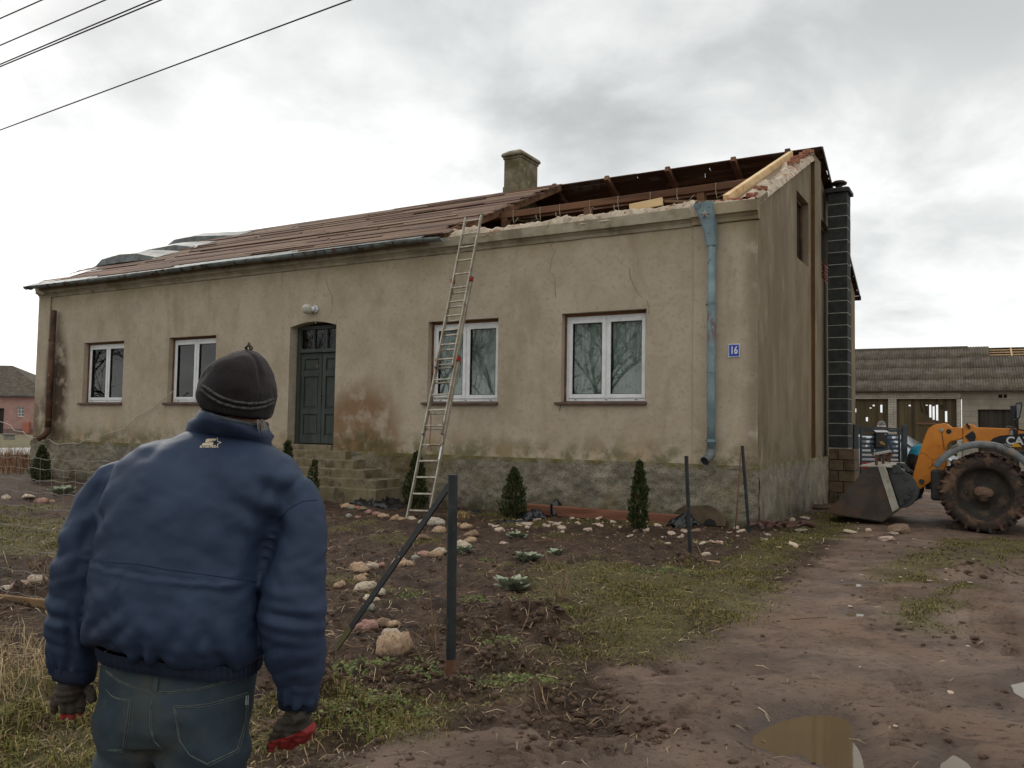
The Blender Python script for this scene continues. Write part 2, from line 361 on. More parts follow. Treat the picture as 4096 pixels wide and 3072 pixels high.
def make_ground():
    rr = [0.25]
    while rr[-1] < 1500:
        r = rr[-1]; rr.append(r*(1.0048 if 2.6 < r < 19 else 1.012 if r < 30 else 1.06 if r > 2 else 1.08))
    th = np.concatenate([np.arange(-.66, .66, .0033), np.linspace(.67, 2*math.pi-.67, 110)])
    rr = np.array(rr); nr, na = len(rr), len(th)
    X = rr[:, None]*np.sin(th)[None]; Y = rr[:, None]*np.cos(th)[None]
    Z, grass, drv, wet, clod, n1 = ground_z(X, Y, True)
    V = np.stack([X, Y, Z], -1).reshape(-1, 3)
    i, j = np.meshgrid(np.arange(nr-1), np.arange(na), indexing='ij'); j2 = (j+1) % na
    Fc = np.stack([i*na+j, i*na+j2, (i+1)*na+j2, (i+1)*na+j], -1).reshape(-1, 4)[:, ::-1]
    V = np.vstack([V, [[0, 0, 0]]]); c = len(V)-1
    pad = lambda a: np.append(a.ravel(), 0)
    o = fastmesh('ground', V, Fc, 'ground', smooth=True, col={'zone': np.stack([pad(grass), pad(drv), pad(wet)], -1)})
    tag(o, kind='structure')
    cap = MB(); cap.add([tuple(V[k]) for k in range(na)] + [(0, 0, 0)], [(k, (k+1) % na, na) for k in range(na)])
    q = cap.build('ground_near_patch', 'ground', parent=o)
    return o
# ground material
N = NT('ground'); p = N.p; pos = N.n('ShaderNodeNewGeometry').outputs['Position']; at = N.n('ShaderNodeVertexColor', layer_name='zone')
sc = N.n('ShaderNodeSeparateColor'); N.l(at.outputs[0], sc.inputs[0]); gR, gG, gB = sc.outputs
soil = N.mix(N.ramp(N.noise(pos, 3.5, 8, .65), .35, .65), C(60, 44, 34), C(96, 74, 57))
soil = N.mix(N.math('MULTIPLY', N.ramp(N.noise(pos, 34, 5, .7), .52, .66), .75), soil, C(40, 30, 24))
soil = N.mix(N.math('MULTIPLY', N.ramp(N.noise(pos, 60, 3, .6, 0, (1, 1, 1), (3, 3, 3)), .64, .72), .7), soil, C(150, 130, 105))
drv = N.mix(N.ramp(N.noise(pos, 1.1, 7, .6, .3), .36, .64), C(104, 84, 70), C(138, 115, 98))
drv = N.mix(N.math('MULTIPLY', N.ramp(N.noise(pos, .9, 5, .6, .4, (1, 1, 1), (8, 2, 0)), .52, .68), .75), drv, C(136, 108, 90))
drv = N.mix(N.math('MULTIPLY', N.ramp(N.noise(pos, 2.3, 6, .62, .4, (1, 1.6, 1), (1, 7, 0)), .52, .64), .6), drv, C(84, 67, 56))
drv = N.mix(N.math('MULTIPLY', N.ramp(N.noise(pos, 11, 9, .8, .4, (1, 1.5, 1), (4, 4, 0)), .54, .60), .85), drv, C(72, 56, 45))
drv = N.mix(N.math('MULTIPLY', N.ramp(N.noise(pos, 90, 2, .5, 0, (1, 1, 1), (1, 4, 0)), .68, .75), .5), drv, C(176, 158, 140))
gr = N.mix(N.ramp(N.noise(pos, 2.2, 7, .65), .35, .65), C(88, 76, 50), C(112, 104, 50))
gr = N.mix(N.ramp(N.noise(pos, 20, 5, .7, 0, (1, 1, 1), (6, 1, 0)), .50, .66), gr, C(72, 62, 42))
col = N.mix(gG, soil, drv); col = N.mix(N.math('MULTIPLY', gR, .85), col, gr)
col = N.mix(N.math('MULTIPLY', gB, .55), col, C(74, 58, 46))
N.l(col, p.inputs['Base Color'])
wet = N.math('MULTIPLY', N.ramp(N.noise(pos, .8, 6, .6, .5, (1, 1, 1), (9, 9, 0)), .42, .62), gG)
wet = N.math('MAXIMUM', N.math('MULTIPLY', wet, .55), N.math('MULTIPLY', gB, .9))
N.l(N.math('SUBTRACT', .88, N.math('MULTIPLY', wet, .58)), p.inputs['Roughness']); p.inputs['Specular IOR Level'].default_value = .35
bn = N.n('ShaderNodeBump'); bn.inputs['Strength'].default_value = 1.0; bn.inputs['Distance'].default_value = .03
N.l(N.noise(pos, 30, 8, .68), bn.inputs['Height']); bn2 = N.n('ShaderNodeBump'); bn2.inputs['Strength'].default_value = .5; bn2.inputs['Distance'].default_value = .006
N.l(N.noise(pos, 120, 4, .7), bn2.inputs['Height']); bn3 = N.n('ShaderNodeBump'); bn3.inputs['Strength'].default_value = .9; bn3.inputs['Distance'].default_value = .05; N.l(N.math('MULTIPLY', N.noise(pos, 13, 7, .7, .4), N.math('SUBTRACT', 1.0, N.math('MULTIPLY', gG, .75))), bn3.inputs['Height']); N.l(bn3.outputs[0], bn.inputs['Normal']); N.l(bn.outputs[0], bn2.inputs['Normal']); N.l(bn2.outputs[0], p.inputs['Normal'])
GROUND = make_ground()
# puddles: water lying in the hollows
mat('puddle_water', C(90, 76, 56), C(98, 82, 60), 1.2, rough=.03, rvar=.01, bump=.05, bscale=5, bdist=.002, spec=.5, coord='World')
MATS['puddle_water'].node_tree.nodes['Principled BSDF'].inputs['IOR'].default_value = 1.33
for P, lv in zip(PUDDLES, PUD_LVL):
    P = np.array(P); c = P.mean(0); Q = c + (P-c)*(1 + .14/np.linalg.norm(P-c, axis=1, keepdims=True))
    m = MB(); m.add([(q[0], q[1], lv) for q in Q], [tuple(range(len(Q)))]); o = m.build('puddle', 'puddle_water'); tag(o, kind='structure')
# ------------------------------------------------------------------ materials of the farmhouse
mat('stucco', C(170, 157, 137), C(182, 169, 150), 1.3, rough=.92, bump=.35, bscale=55, bdist=.006, layers=[
    dict(c=C(194, 181, 158), scale=2.6, lo=.55, hi=.75, amt=.5), dict(c=C(148, 133, 110), scale=1.1, lo=.5, hi=.75, amt=.5), dict(c=C(150, 133, 104), scale=14, lo=.5, hi=.7, amt=.5),
    dict(c=C(140, 124, 98), scale=2.2, lo=.5, hi=.7, stretch=(1, 1, .3), amt=.4),
    dict(c=C(148, 136, 92), scale=1.8, lo=.36, hi=.62, z=(4.2, 4.85, 0, 1), amt=.45),
    dict(c=C(96, 92, 56), scale=3.5, lo=.38, hi=.6, z=(1.0, 1.5), amt=.8), dict(c=C(182, 152, 116), scale=2, lo=.45, hi=.7, z=(1.1, 2.2), amt=.4),
    dict(c=C(124, 94, 64), scale=2.4, lo=.34, hi=.56, sph=(-7.9, 0, 1.45, 1.3, 1.15), amt=.85), dict(c=C(88, 80, 48), scale=5, lo=.36, hi=.55, sph=(-7.8, 0, 1.05, 1.0, 2.2), amt=.8),
    dict(c=C(74, 58, 44), scale=2.5, lo=.33, hi=.55, sph=(-18.35, 0, 2.4, .62, .33), amt=.95), dict(c=C(84, 66, 48), scale=3, lo=.3, hi=.55, sph=(-18.7, 0, 1.3, 1.2, 1.0), amt=.7),
    dict(c=C(98, 82, 60), scale=2.5, lo=.3, hi=.5, x=(-.32, -.02, 0, 1), amt=.55)])
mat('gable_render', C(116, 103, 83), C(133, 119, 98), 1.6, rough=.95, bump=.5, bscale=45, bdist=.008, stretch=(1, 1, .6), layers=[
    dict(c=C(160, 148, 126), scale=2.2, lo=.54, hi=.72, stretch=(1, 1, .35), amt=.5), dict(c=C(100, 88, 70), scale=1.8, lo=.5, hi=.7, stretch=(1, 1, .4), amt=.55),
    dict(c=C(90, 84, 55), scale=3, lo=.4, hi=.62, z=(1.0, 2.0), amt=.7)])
mat('pilaster_side_shade', C(92, 68, 42), C(104, 78, 50), 3, rough=.9, bump=.3)  # shade of the pilaster's front-facing side, put into the colour as dark brown
mat('plinth', C(132, 124, 108), C(152, 144, 127), 2.2, rough=.95, bump=.8, bscale=42, bdist=.03, layers=[
    dict(c=C(104, 98, 86), scale=3, lo=.45, hi=.65, amt=.7), dict(c=C(92, 86, 74), scale=40, lo=.5, hi=.62, amt=.7), dict(c=C(112, 98, 62), scale=1.1, lo=.52, hi=.7, amt=.7), dict(c=C(84, 88, 48), scale=1.5, lo=.46, hi=.66, z=(.0, .6), amt=.7), dict(c=C(92, 78, 50), scale=2, lo=.3, hi=.6, sph=(-6.9, -.07, .55, 1.0, 1.0), amt=.85),
    dict(c=C(104, 96, 46), scale=4, lo=.36, hi=.6, z=(.84, .97, 0, 1), amt=.9), dict(c=C(160, 155, 142), scale=2.4, lo=.6, hi=.7, stretch=(1, 1, .25), amt=.6), dict(c=C(70, 56, 44), scale=2.4, lo=.35, hi=.6, z=(.0, .35), amt=.8)])
mat('cornice_render', C(150, 141, 121), C(170, 161, 141), 2, rough=.9, bump=.4, bscale=30, layers=[dict(c=C(110, 100, 82), scale=2, lo=.5, hi=.7, amt=.7), dict(c=C(120, 108, 70), scale=3, lo=.5, hi=.7, amt=.5)])
mat('broken_mortar', C(172, 155, 134), C(202, 187, 166), 7, rough=.95, bump=.8, bscale=28, bdist=.03, layers=[dict(c=C(168, 98, 74), scale=5, lo=.58, hi=.64, amt=.9), dict(c=C(110, 96, 78), scale=6, lo=.5, hi=.66, amt=.7)])
mat('red_brick', C(132, 82, 62), C(156, 104, 82), 9, rough=.9, bump=.6, bscale=40, rand=.15, layers=[dict(c=C(196, 180, 158), scale=6, lo=.56, hi=.68, amt=.8)])
WX = (.06, 1, 1)
mat('roof_board', C(84, 60, 47), C(116, 88, 69), 3.2, rough=.85, bump=.5, bscale=20, stretch=(.08, 1, 1), rand=.2, layers=[dict(c=C(156, 134, 110), scale=5, lo=.5, hi=.7, stretch=(.05, 1, 1), amt=.7), dict(c=C(62, 46, 38), scale=3, lo=.52, hi=.66, stretch=(.12, 1, 1), amt=.75)])
mat('roof_board_dark', C(70, 48, 36), C(98, 70, 52), 3.2, rough=.9, bump=.5, bscale=20, stretch=(.08, 1, 1), rand=.25, layers=[dict(c=C(120, 112, 104), scale=1.1, lo=.56, hi=.62, amt=.5)])
mat('old_timber', C(94, 65, 47), C(124, 90, 66), 4, rough=.85, bump=.5, bscale=22, stretch=(.1, 1, 1), rand=.15, layers=[dict(c=C(74, 50, 36), scale=4, lo=.5, hi=.65, stretch=(.1, 1, 1), amt=.8)])
mat('new_timber', C(208, 174, 126), C(226, 196, 150), 5, rough=.7, bump=.3, bscale=20, stretch=(.15, .15, 1), rand=.08, layers=[dict(c=C(188, 128, 74), scale=5, lo=.56, hi=.7, amt=.6)])
mat('sheet_metal', C(78, 84, 84), C(116, 121, 120), 3, rough=.5, metal=.35, bump=.2, bscale=8, layers=[dict(c=C(96, 92, 86), scale=2.4, lo=.5, hi=.66, amt=.8), dict(c=C(112, 74, 50), scale=5, lo=.6, hi=.68, amt=.8)])
mat('gutter_paint', C(92, 100, 99), C(120, 128, 125), 5, rough=.6, bump=.25, bscale=30, layers=[dict(c=C(92, 60, 44), scale=3.4, lo=.55, hi=.62, rough=.9), dict(c=C(66, 56, 50), scale=2.2, lo=.56, hi=.66, amt=.8)])
mat('pipe_blue', C(106, 126, 131), C(127, 146, 150), 4, rough=.5, bump=.2, bscale=30, layers=[dict(c=C(116, 74, 48), scale=4, lo=.64, hi=.70, stretch=(1, 1, .35), rough=.9), dict(c=C(76, 52, 40), scale=6, lo=.62, hi=.68, rough=.9), dict(c=C(150, 160, 158), scale=7, lo=.55, hi=.7, amt=.5), dict(c=C(118, 68, 42), scale=9, lo=.46, hi=.5, stretch=(1, 1, .4), sph=(-.68, -.15, 3.12, .26, .8), amt=.6)])
mat('pipe_rust', C(70, 51, 41), C(98, 71, 55), 4, rough=.8, bump=.3, bscale=40, layers=[dict(c=C(56, 42, 36), scale=3, lo=.5, hi=.6, stretch=(1, 1, .3)), dict(c=C(140, 126, 106), scale=5, lo=.62, hi=.7, amt=.6)])
mat('white_frame', C(216, 218, 218), C(228, 229, 228), 6, rough=.35, bump=.03, layers=[dict(c=C(168, 164, 154), scale=5, lo=.56, hi=.75, amt=.5)])
mat('rubber', C(28, 28, 28), C(40, 40, 40), 5, rough=.7)
mat('sill_metal', C(84, 66, 56), C(104, 84, 70), 6, rough=.6, bump=.15)
mat('door_paint', C(52, 58, 54), C(66, 72, 66), 5, rough=.55, bump=.25, bscale=25, stretch=(1, 1, .2), layers=[dict(c=C(46, 52, 48), scale=4, lo=.52, hi=.7, amt=.7), dict(c=C(112, 96, 76), scale=7, lo=.66, hi=.72, amt=.8)])
mat('door_metal', C(70, 72, 66), C(96, 96, 88), 8, rough=.5, metal=.5)
mat('dark_room', C(40, 38, 36), C(52, 50, 46), 2, rough=.95)
mat('net_curtain', C(172, 182, 174), C(200, 206, 198), 5, rough=.9, bump=.3, stretch=(3, 1, .1), layers=[dict(c=C(120, 128, 122), scale=4, lo=.5, hi=.65, dist=2, amt=.6)])
mat('brown_drape', C(112, 88, 66), C(134, 108, 82), 5, rough=.9, bump=.3)
mat('step_concrete', C(114, 103, 82), C(134, 122, 100), 3, rough=.95, bump=.6, bscale=28, bdist=.02, layers=[dict(c=C(102, 92, 56), scale=3, lo=.46, hi=.66, amt=.55), dict(c=C(76, 66, 52), scale=4, lo=.5, hi=.66, amt=.8)])
mat('dark_block', C(44, 46, 46), C(58, 60, 58), 6, rough=.9, bump=.5, bscale=60, rand=.15)
mat('brown_block', C(84, 70, 56), C(106, 90, 72), 5, rough=.95, bump=.5, bscale=50, rand=.15, layers=[dict(c=C(64, 60, 40), scale=3, lo=.5, hi=.65, amt=.6)])
mat('mortar_white', C(150, 146, 138), C(178, 174, 166), 8, rough=.95, bump=.4)
mat('chimney_render', C(112, 102, 84), C(136, 126, 106), 3, rough=.95, bump=.5, bscale=36, layers=[dict(c=C(84, 80, 50), scale=2.6, lo=.42, hi=.62, amt=.8), dict(c=C(156, 148, 130), scale=4, lo=.6, hi=.7, amt=.7), dict(c=C(168, 160, 144), scale=3, lo=.35, hi=.6, z=(8.28, 8.36, 0, 1), amt=.8)])
mat('dark_metal', C(50, 46, 44), C(66, 60, 56), 6, rough=.6, metal=.4, bump=.2)
mat('crack_dark', C(62, 52, 40), C(76, 64, 50), 9, rough=1)
mat('string', C(150, 136, 116), C(176, 162, 140), 9, rough=.9)
mat('enamel_blue', C(42, 64, 160), C(48, 72, 170), 4, rough=.3, bump=0)
mat('enamel_white', C(214, 216, 220), C(224, 226, 228), 4, rough=.35, bump=0)
mat('lamp_glass', C(190, 188, 172), C(206, 204, 190), 5, rough=.35, bump=.05, layers=[dict(c=C(140, 134, 112), scale=8, lo=.5, hi=.7, amt=.7)])
mat('cable', C(176, 168, 152), C(196, 188, 172), 9, rough=.7, bump=0)
def glass(name, tint=(.86, .9, .89, 1), boost=1.9):
    N = NT(name); t = N.t; t.nodes.remove(N.p); out = [n for n in t.nodes if n.type == 'OUTPUT_MATERIAL'][0]
    tr = N.n('ShaderNodeBsdfTransparent'); tr.inputs[0].default_value = tint; gl = N.n('ShaderNodeBsdfGlossy'); gl.inputs['Roughness'].default_value = .012
    fr = N.n('ShaderNodeFresnel'); fr.inputs[0].default_value = 1.5; f = N.math('MULTIPLY', fr.outputs[0], boost, True)
    bn = N.n('ShaderNodeBump'); bn.inputs['Strength'].default_value = .04; bn.inputs['Distance'].default_value = .01
    N.l(N.noise(N.n('ShaderNodeTexCoord').outputs['Object'], 2.2, 2), bn.inputs['Height']); N.l(bn.outputs[0], gl.inputs['Normal'])
    ms = N.n('ShaderNodeMixShader'); N.l(f, ms.inputs[0]); N.l(tr.outputs[0], ms.inputs[1]); N.l(gl.outputs[0], ms.inputs[2]); N.l(ms.outputs[0], out.inputs[0])
glass('window_glass', boost=1.25)

# ------------------------------------------------------------------ the farmhouse
house = empty('farmhouse', (HX, HY, 0), -TH)
tag(house, 'long tan rendered farmhouse with half of its roof boards stripped away', 'house')
LX, DY, SL = -19.25, 10.0, .447
RZ = lambda v: 5.2 + SL*v if v <= 5 else 5.2 + SL*(10-v)      # roof plane
WIN = [(-17.23, -15.59), (-13.885, -12.244), (-6.276, -4.699), (-3.40, -1.83)]; WZ = (1.95, 3.5); DOOR = (-9.93, -8.62, 1.03, 3.66)
def wall_front(mb, x0, x1, z0, z1, y0, y1, ops):
    xs = sorted({x0, x1, *[q for o in ops for q in o[:2]]}); zs = sorted({z0, z1, *[q for o in ops for q in o[2:]]})
    for a, b in zip(xs[:-1], xs[1:]):
        for c, d in zip(zs[:-1], zs[1:]):
            if any(o[0] <= a and b <= o[1] and o[2] <= c and d <= o[3] for o in ops): continue
            for y in (y0, y1): mb.add([(a, y, c), (b, y, c), (b, y, d), (a, y, d)], [(0, 1, 2, 3)])
    for a, b, c, d in ops:
        mb.add([(a, y0, c), (a, y1, c), (a, y1, d), (a, y0, d)], [(0, 1, 2, 3)]); mb.add([(b, y0, c), (b, y1, c), (b, y1, d), (b, y0, d)], [(3, 2, 1, 0)])
        mb.add([(a, y0, d), (b, y0, d), (b, y1, d), (a, y1, d)], [(0, 1, 2, 3)]); mb.add([(a, y0, c), (b, y0, c), (b, y1, c), (a, y1, c)], [(3, 2, 1, 0)])
    mb.add([(x0, y0, z1), (x1, y0, z1), (x1, y1, z1), (x0, y1, z1)], [(0, 1, 2, 3)])
m = MB(); wall_front(m, LX, -.02, .9, 5.06, 0, .45, [(a, b, *WZ) for a, b in WIN] + [DOOR]); front = m.build('front_wall', 'stucco', house, fix=False)
# segmental arch over the door, corner pilasters
m = MB(); n = 12; arc = [(DOOR[0] + (DOOR[1]-DOOR[0])*i/n, 3.56 + .10*math.sin(math.pi*i/n)) for i in range(n+1)]
m.prism(arc + [(DOOR[1], 3.70), (DOOR[0], 3.70)], .40, o=(0, -.004, 0)); m.build('door_arch', 'stucco', house)
m = MB(); m.box(-1.02, .0, -.05, -.001, .95, 4.78); m.build('corner_pilaster', 'stucco', house, bevel=.012)
m = MB(); m.box(-19.28, -18.75, -.05, -.001, .95, 4.80); m.build('corner_pilaster', 'stucco', house, bevel=.012)
# cornice
prof = [(0, 4.78), (-.03, 4.79), (-.045, 4.84), (-.09, 4.885), (-.135, 4.90), (-.145, 5.07), (0, 5.09)]
def profile_x(name, prof, x0, x1, material, step=.4, jit=.004):
    m = MB(); xs = np.arange(x0, x1, step).tolist() + [x1]; k = len(prof)
    for x in xs: m.v += [(x, p[0]+random.uniform(-jit, jit), p[1]+random.uniform(-jit, jit)) for p in prof]
    for i in range(len(xs)-1):
        for j in range(k): m.f.append((i*k+j, i*k+(j+1) % k, (i+1)*k+(j+1) % k, (i+1)*k+j))
    m.f += [tuple(range(k)), tuple(range((len(xs)-1)*k, len(xs)*k))]
    return m.build(name, material, house)
profile_x('cornice', prof, -19.3, -1.03, 'cornice_render'); profile_x('cornice', [(p[0]-.055 if p[0] < 0 else -.002, p[1]) for p in prof], -1.025, .03, 'stucco')
# gable (right end): recessed panels between pilasters, two attic window openings
PX = -.073
GW = [(3.2, 4.35, 4.80, 6.09), (5.65, 6.8, 4.80, 6.09)]
def gable(mb, x0, x1, ops, y0=0.0, y1=DY, zb=.9, drop=.10):
    ys = sorted({y0, y1, 5.0, *[q for o in ops for q in o[:2]], *np.linspace(y0, y1, 21).tolist()})
    for a, b in zip(ys[:-1], ys[1:]):
        segs = [(zb, zb, None, None)]; op = [o for o in ops if o[0] <= a and b <= o[1]]
        zr = [(zb, zb), (RZ(a)-drop, RZ(b)-drop)]
        if op: zr = [(zb, zb), (op[0][2],)*2, (op[0][3],)*2, (RZ(a)-drop, RZ(b)-drop)]
        for i in range(0, len(zr), 2):
            (a0, b0), (a1, b1) = zr[i], zr[i+1]
            for x in (x0, x1): mb.add([(x, a, a0), (x, b, b0), (x, b, b1), (x, a, a1)], [(0, 1, 2, 3)])
        mb.add([(x0, a, RZ(a)-drop), (x0, b, RZ(b)-drop), (x1, b, RZ(b)-drop), (x1, a, RZ(a)-drop)], [(0, 1, 2, 3)])
    for a, b, c, d in ops:
        for y in (a, b): mb.add([(x0, y, c), (x1, y, c), (x1, y, d), (x0, y, d)], [(0, 1, 2, 3)])
        for z in (c, d): mb.add([(x0, a, z), (x1, a, z), (x1, b, z), (x0, b, z)], [(0, 1, 2, 3)])
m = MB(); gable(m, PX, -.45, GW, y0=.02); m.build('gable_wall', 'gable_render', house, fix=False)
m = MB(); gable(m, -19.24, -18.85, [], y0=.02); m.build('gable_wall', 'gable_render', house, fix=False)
def rake_strip(mb, y0, y1, x0, x1, zb=.95, drop=.10):
    k = max(1, int((y1-y0)/.5)); ys = np.linspace(y0, y1, k+1)
    for a, b in zip(ys[:-1], ys[1:]):
        mb.hexa([(x0, a, zb), (x1, a, zb), (x1, b, zb), (x0, b, zb), (x0, a, RZ(a)-drop), (x1, a, RZ(a)-drop), (x1, b, RZ(b)-drop), (x0, b, RZ(b)-drop)])
for y0, y1 in ((.0, .62), (4.62, 5.30), (9.4, 10.0)):
    m = MB(); rake_strip(m, y0, y1, PX+.001, .0); m.build('gable_pilaster', 'gable_render', house)
m = MB(); m.box(PX+.002, -.002, 4.612, 4.621, .95, 7.1); m.build('pilaster_edge', 'pilaster_side_shade', house)  # thin added strip carrying the painted shade of the side face
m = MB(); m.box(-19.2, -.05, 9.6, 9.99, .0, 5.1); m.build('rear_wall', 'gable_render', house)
m = MB(); m.box(-18.8, -.46, .46, 9.58, 4.45, 4.66); m.build('attic_floor', 'old_timber', house)
m = MB(); m.box(-18.8, -.46, .5, 9.55, .85, .98); m.build('room_floor', 'dark_room', house)
m = MB(); m.box(-18.8, -.46, 3.2, 3.3, 1.0, 4.44); m.build('inner_wall', 'dark_room', house)
# attic window frames (old, half glazed)
for k, (a, b, c, d) in enumerate(GW):
    w = MB(); x = -.22
    for q in ((a, a+.06, c, d), (b-.06, b, c, d), (a+.06, b-.06, c, c+.06), (a+.06, b-.06, d-.06, d), ((a+b)/2-.03, (a+b)/2+.03, c+.06, d-.06)): w.box(x-.03, x+.03, *q)
    wo_ = w.build('attic_window', 'door_paint' if k else 'pipe_rust', house, bevel=.004)
    if k == 0:
        for q in ((a+.06, (a+b)/2-.03), ((a+b)/2+.03, b-.06)):
            g = MB(); g.box(x-.003, x+.003, q[0], q[1], c+.06, d-.06); g.build('pane', 'window_glass', wo_)
    else:
        for r in range(5):
            for s_ in range(4):
                g = MB(); g.box(x+.035, x+.12, a+.07+s_*.255, a+.07+s_*.255+.24, c+.01+r*.085, c+.01+r*.085+.07); g.build('brick', 'red_brick', wo_, bevel=.006)
# plinth: rough-cast face with true relief
def rough_face(name, u0, u1, z0, z1, fixed, axis, amp, step, material, seed, parent=house, back=.1):
    U = np.arange(u0, u1+step*.5, step); Zs = np.arange(z0, z1+step*.5, step); A, B = np.meshgrid(U, Zs, indexing='ij')
    h = amp*(fbm(A*9, B*9, 0, 3, seed) + .8*np.abs(fbm(A*26, B*26, 0, 2, seed+5))); h *= sstep(B, z1, z1-.03)
    X, Y = (A, fixed-h) if axis == 'x' else (fixed+h, A)
    V = np.stack([X, Y, B], -1).reshape(-1, 3); nu, nz = A.shape
    i, j = np.meshgrid(np.arange(nu-1), np.arange(nz-1), indexing='ij'); Fc = np.stack([i*nz+j, (i+1)*nz+j, (i+1)*nz+j+1, i*nz+j+1], -1).reshape(-1, 4)
    return fastmesh(name, V, Fc, material, parent, smooth=True)
rough_face('plinth', -19.32, .03, -.15, .965, -.07, 'x', .020, .03, 'plinth', 51); rough_face('plinth', -.075, 10.0, -.15, .965, .035, 'y', .010, .06, 'plinth', 52)
m = MB(); m.box(-19.32, .034, -.069, .4, .90, .962); m.box(-.4, .034, .41, 10, .90, .962); m.box(-19.31, -19.2, -.06, 10, -.1, .96); m.build('plinth_ledge', 'plinth', house)
# broken-away plaster hollow near the corner
m = MB(); pts = []
for i in range(15):
    t = math.pi*i/14; pts.append((-.90 - .40*math.cos(t)*1.1 + random.uniform(-.03, .03), max(.0, .30*math.sin(t)**.8 + random.uniform(-.02, .02)) + .02))
m.prism(pts, .02, o=(0, -.105, 0)); m.build('bare_patch', 'brown_block', house)
m = MB(); m.prism([(-.82, .02), (-.79, .09), (-.72, .13), (-.64, .10), (-.61, .02)], .01, o=(0, -.112, 0)); m.build('vent_hole', 'rubber', house)

# windows
def ring(mb, a, b, c, d, w, y0, y1):
    mb.box(a, a+w, y0, y1, c, d); mb.box(b-w, b, y0, y1, c, d); mb.box(a+w, b-w, y0, y1, c, c+w); mb.box(a+w, b-w, y0, y1, d-w, d)
for k, (a, b) in enumerate(WIN):
    c, d = WZ; a2, b2, c2, d2 = a+.03, b-.012, c+.02, d-.05
    f = MB(); ring(f, a2, b2, c2, d2, .055, .15, .23); mid = (a2+b2)/2; f.box(mid-.022, mid+.022, .15, .23, c2+.055, d2-.055)
    w = f.build('window', 'white_frame', house, bevel=.004)
    for (p0, p1) in ((a2+.05, mid-.012), (mid+.012, b2-.05)):
        s_ = MB(); ring(s_, p0, p1, c2+.05, d2-.05, .072, .132, .205); s_.build('sash', 'white_frame', w, bevel=.006)
        g = MB(); ring(g, p0+.070, p1-.070, c2+.12, d2-.12, .010, .137, .20); g.build('gasket', 'rubber', w)
        g = MB(); g.box(p0+.07, p1-.07, .165, .172, c2+.12, d2-.12); g.build('pane', 'window_glass', w)
    for q in (.12, .5, .86):
        g = MB(); x = a2+(b2-a2)*q; g.box(x-.02, x+.02, .142, .150, c2+.018, c2+.03); g.build('drain_cap', 'rubber', w)
    s_ = MB(); s_.hexa([(a-.10, -.075, c-.05), (b+.02, -.075, c-.05), (b+.02, .15, c-.03), (a-.10, .15, c-.03), (a-.10, -.075, c-.005), (b+.02, -.075, c-.005), (b+.02, .15, c+.02), (a-.10, .15, c+.02)])
    s_.build('sill', 'sill_metal', w, bevel=.006)
    s_ = MB(); s_.box(a+.002, a+.03, .12, .2, c+.02, d-.01); s_.box(a+.002, b-.002, .14, .2, d-.05, d-.003); s_.build('foam_seam', 'old_timber', w)
    room = MB(); z0, z1 = c-.3, d+.3
    lab = ['pale net curtain behind the leftmost front window', 'pale net curtain behind the window left of the green door', 'pale net curtain in the window behind the ladder', 'pale net curtain in the window nearest the blue downpipe'][k]
    cu = MB(); xs = np.linspace(a+.02, b-.02, 90); vs = []
    for x in xs:
        yy = .27 + .022*math.sin(x*34+k) + .010*math.sin(x*71); vs += [(x, yy, c-.05), (x, yy+.01*math.sin(x*13), d-.02)]
    cu.add(vs, [(2*i, 2*i+2, 2*i+3, 2*i+1) for i in range(len(xs)-1)])
    co = cu.build('net_curtain', 'net_curtain', None, smooth=True); co.location = house.location; co.rotation_euler = house.rotation_euler
    tag(co, lab, 'curtain', 'curtains in the front windows')
# front door
D0, D1, DZ0, DZ1 = DOOR; dy = .20
f = MB(); f.box(D0+.02, D0+.12, dy, dy+.12, DZ0+.04, 3.6); f.box(D1-.09, D1-.012, dy, dy+.12, DZ0+.04, 3.6); f.box(D0+.12, D1-.09, dy, dy+.12, 3.52, 3.60); f.box(D0+.12, D1-.09, dy-.03, dy+.12, 3.02, 3.10)
door = f.build('front_door', 'door_paint', house, bevel=.006); door['label'] = 'dark green panelled double door with glazed transom'
i0, i1 = D0+.122, D1-.092; mid = i0+(i1-i0)*.56
for (p0, p1) in ((i0, mid-.006), (mid+.006, i1)):
    lf = MB(); y0 = dy+.03; z0, z1 = DZ0+.06, 3.018; st = .095; rails = [(z0, z0+.17), (z0+.62, z0+.74), (z0+1.42, z0+1.54), (z1-.13, z1)]
    lf.box(p0, p0+st, y0, y0+.05, z0, z1); lf.box(p1-st, p1, y0, y0+.05, z0, z1)
    for r0, r1 in rails: lf.box(p0+st, p1-st, y0, y0+.05, r0, r1)
    leaf = lf.build('leaf', 'door_paint', door, bevel=.005)
    for (r0, r1), (q0, q1) in zip(rails[:-1], rails[1:]):
        pn = MB(); pn.box(p0+st, p1-st, y0+.03, y0+.045, r1, q0); pn.box(p0+st+.04, p1-st-.04, y0+.016, y0+.03, r1+.04, q0-.04); pn.build('panel', 'door_paint', door, bevel=.004)
h = MB(); h.box(mid-.035, mid-.01, dy+.018, dy+.03, 2.0, 2.22); h.tube([(mid-.022, dy+.02, 2.13), (mid-.022, dy-.03, 2.13), (mid+.09, dy-.03, 2.125)], .009, 8); h.build('handle', 'door_metal', door)
for i in range(3):
    a = i0+(i1-i0)*i/3; g = MB(); g.box(a+.02, i0+(i1-i0)*(i+1)/3-.02, dy+.05, dy+.056, 3.10, 3.52); g.build('pane', 'window_glass', door)
    if i: g = MB(); g.box(a-.02, a+.02, dy+.01, dy+.08, 3.10, 3.52); g.build('glazing_bar', 'door_paint', door)
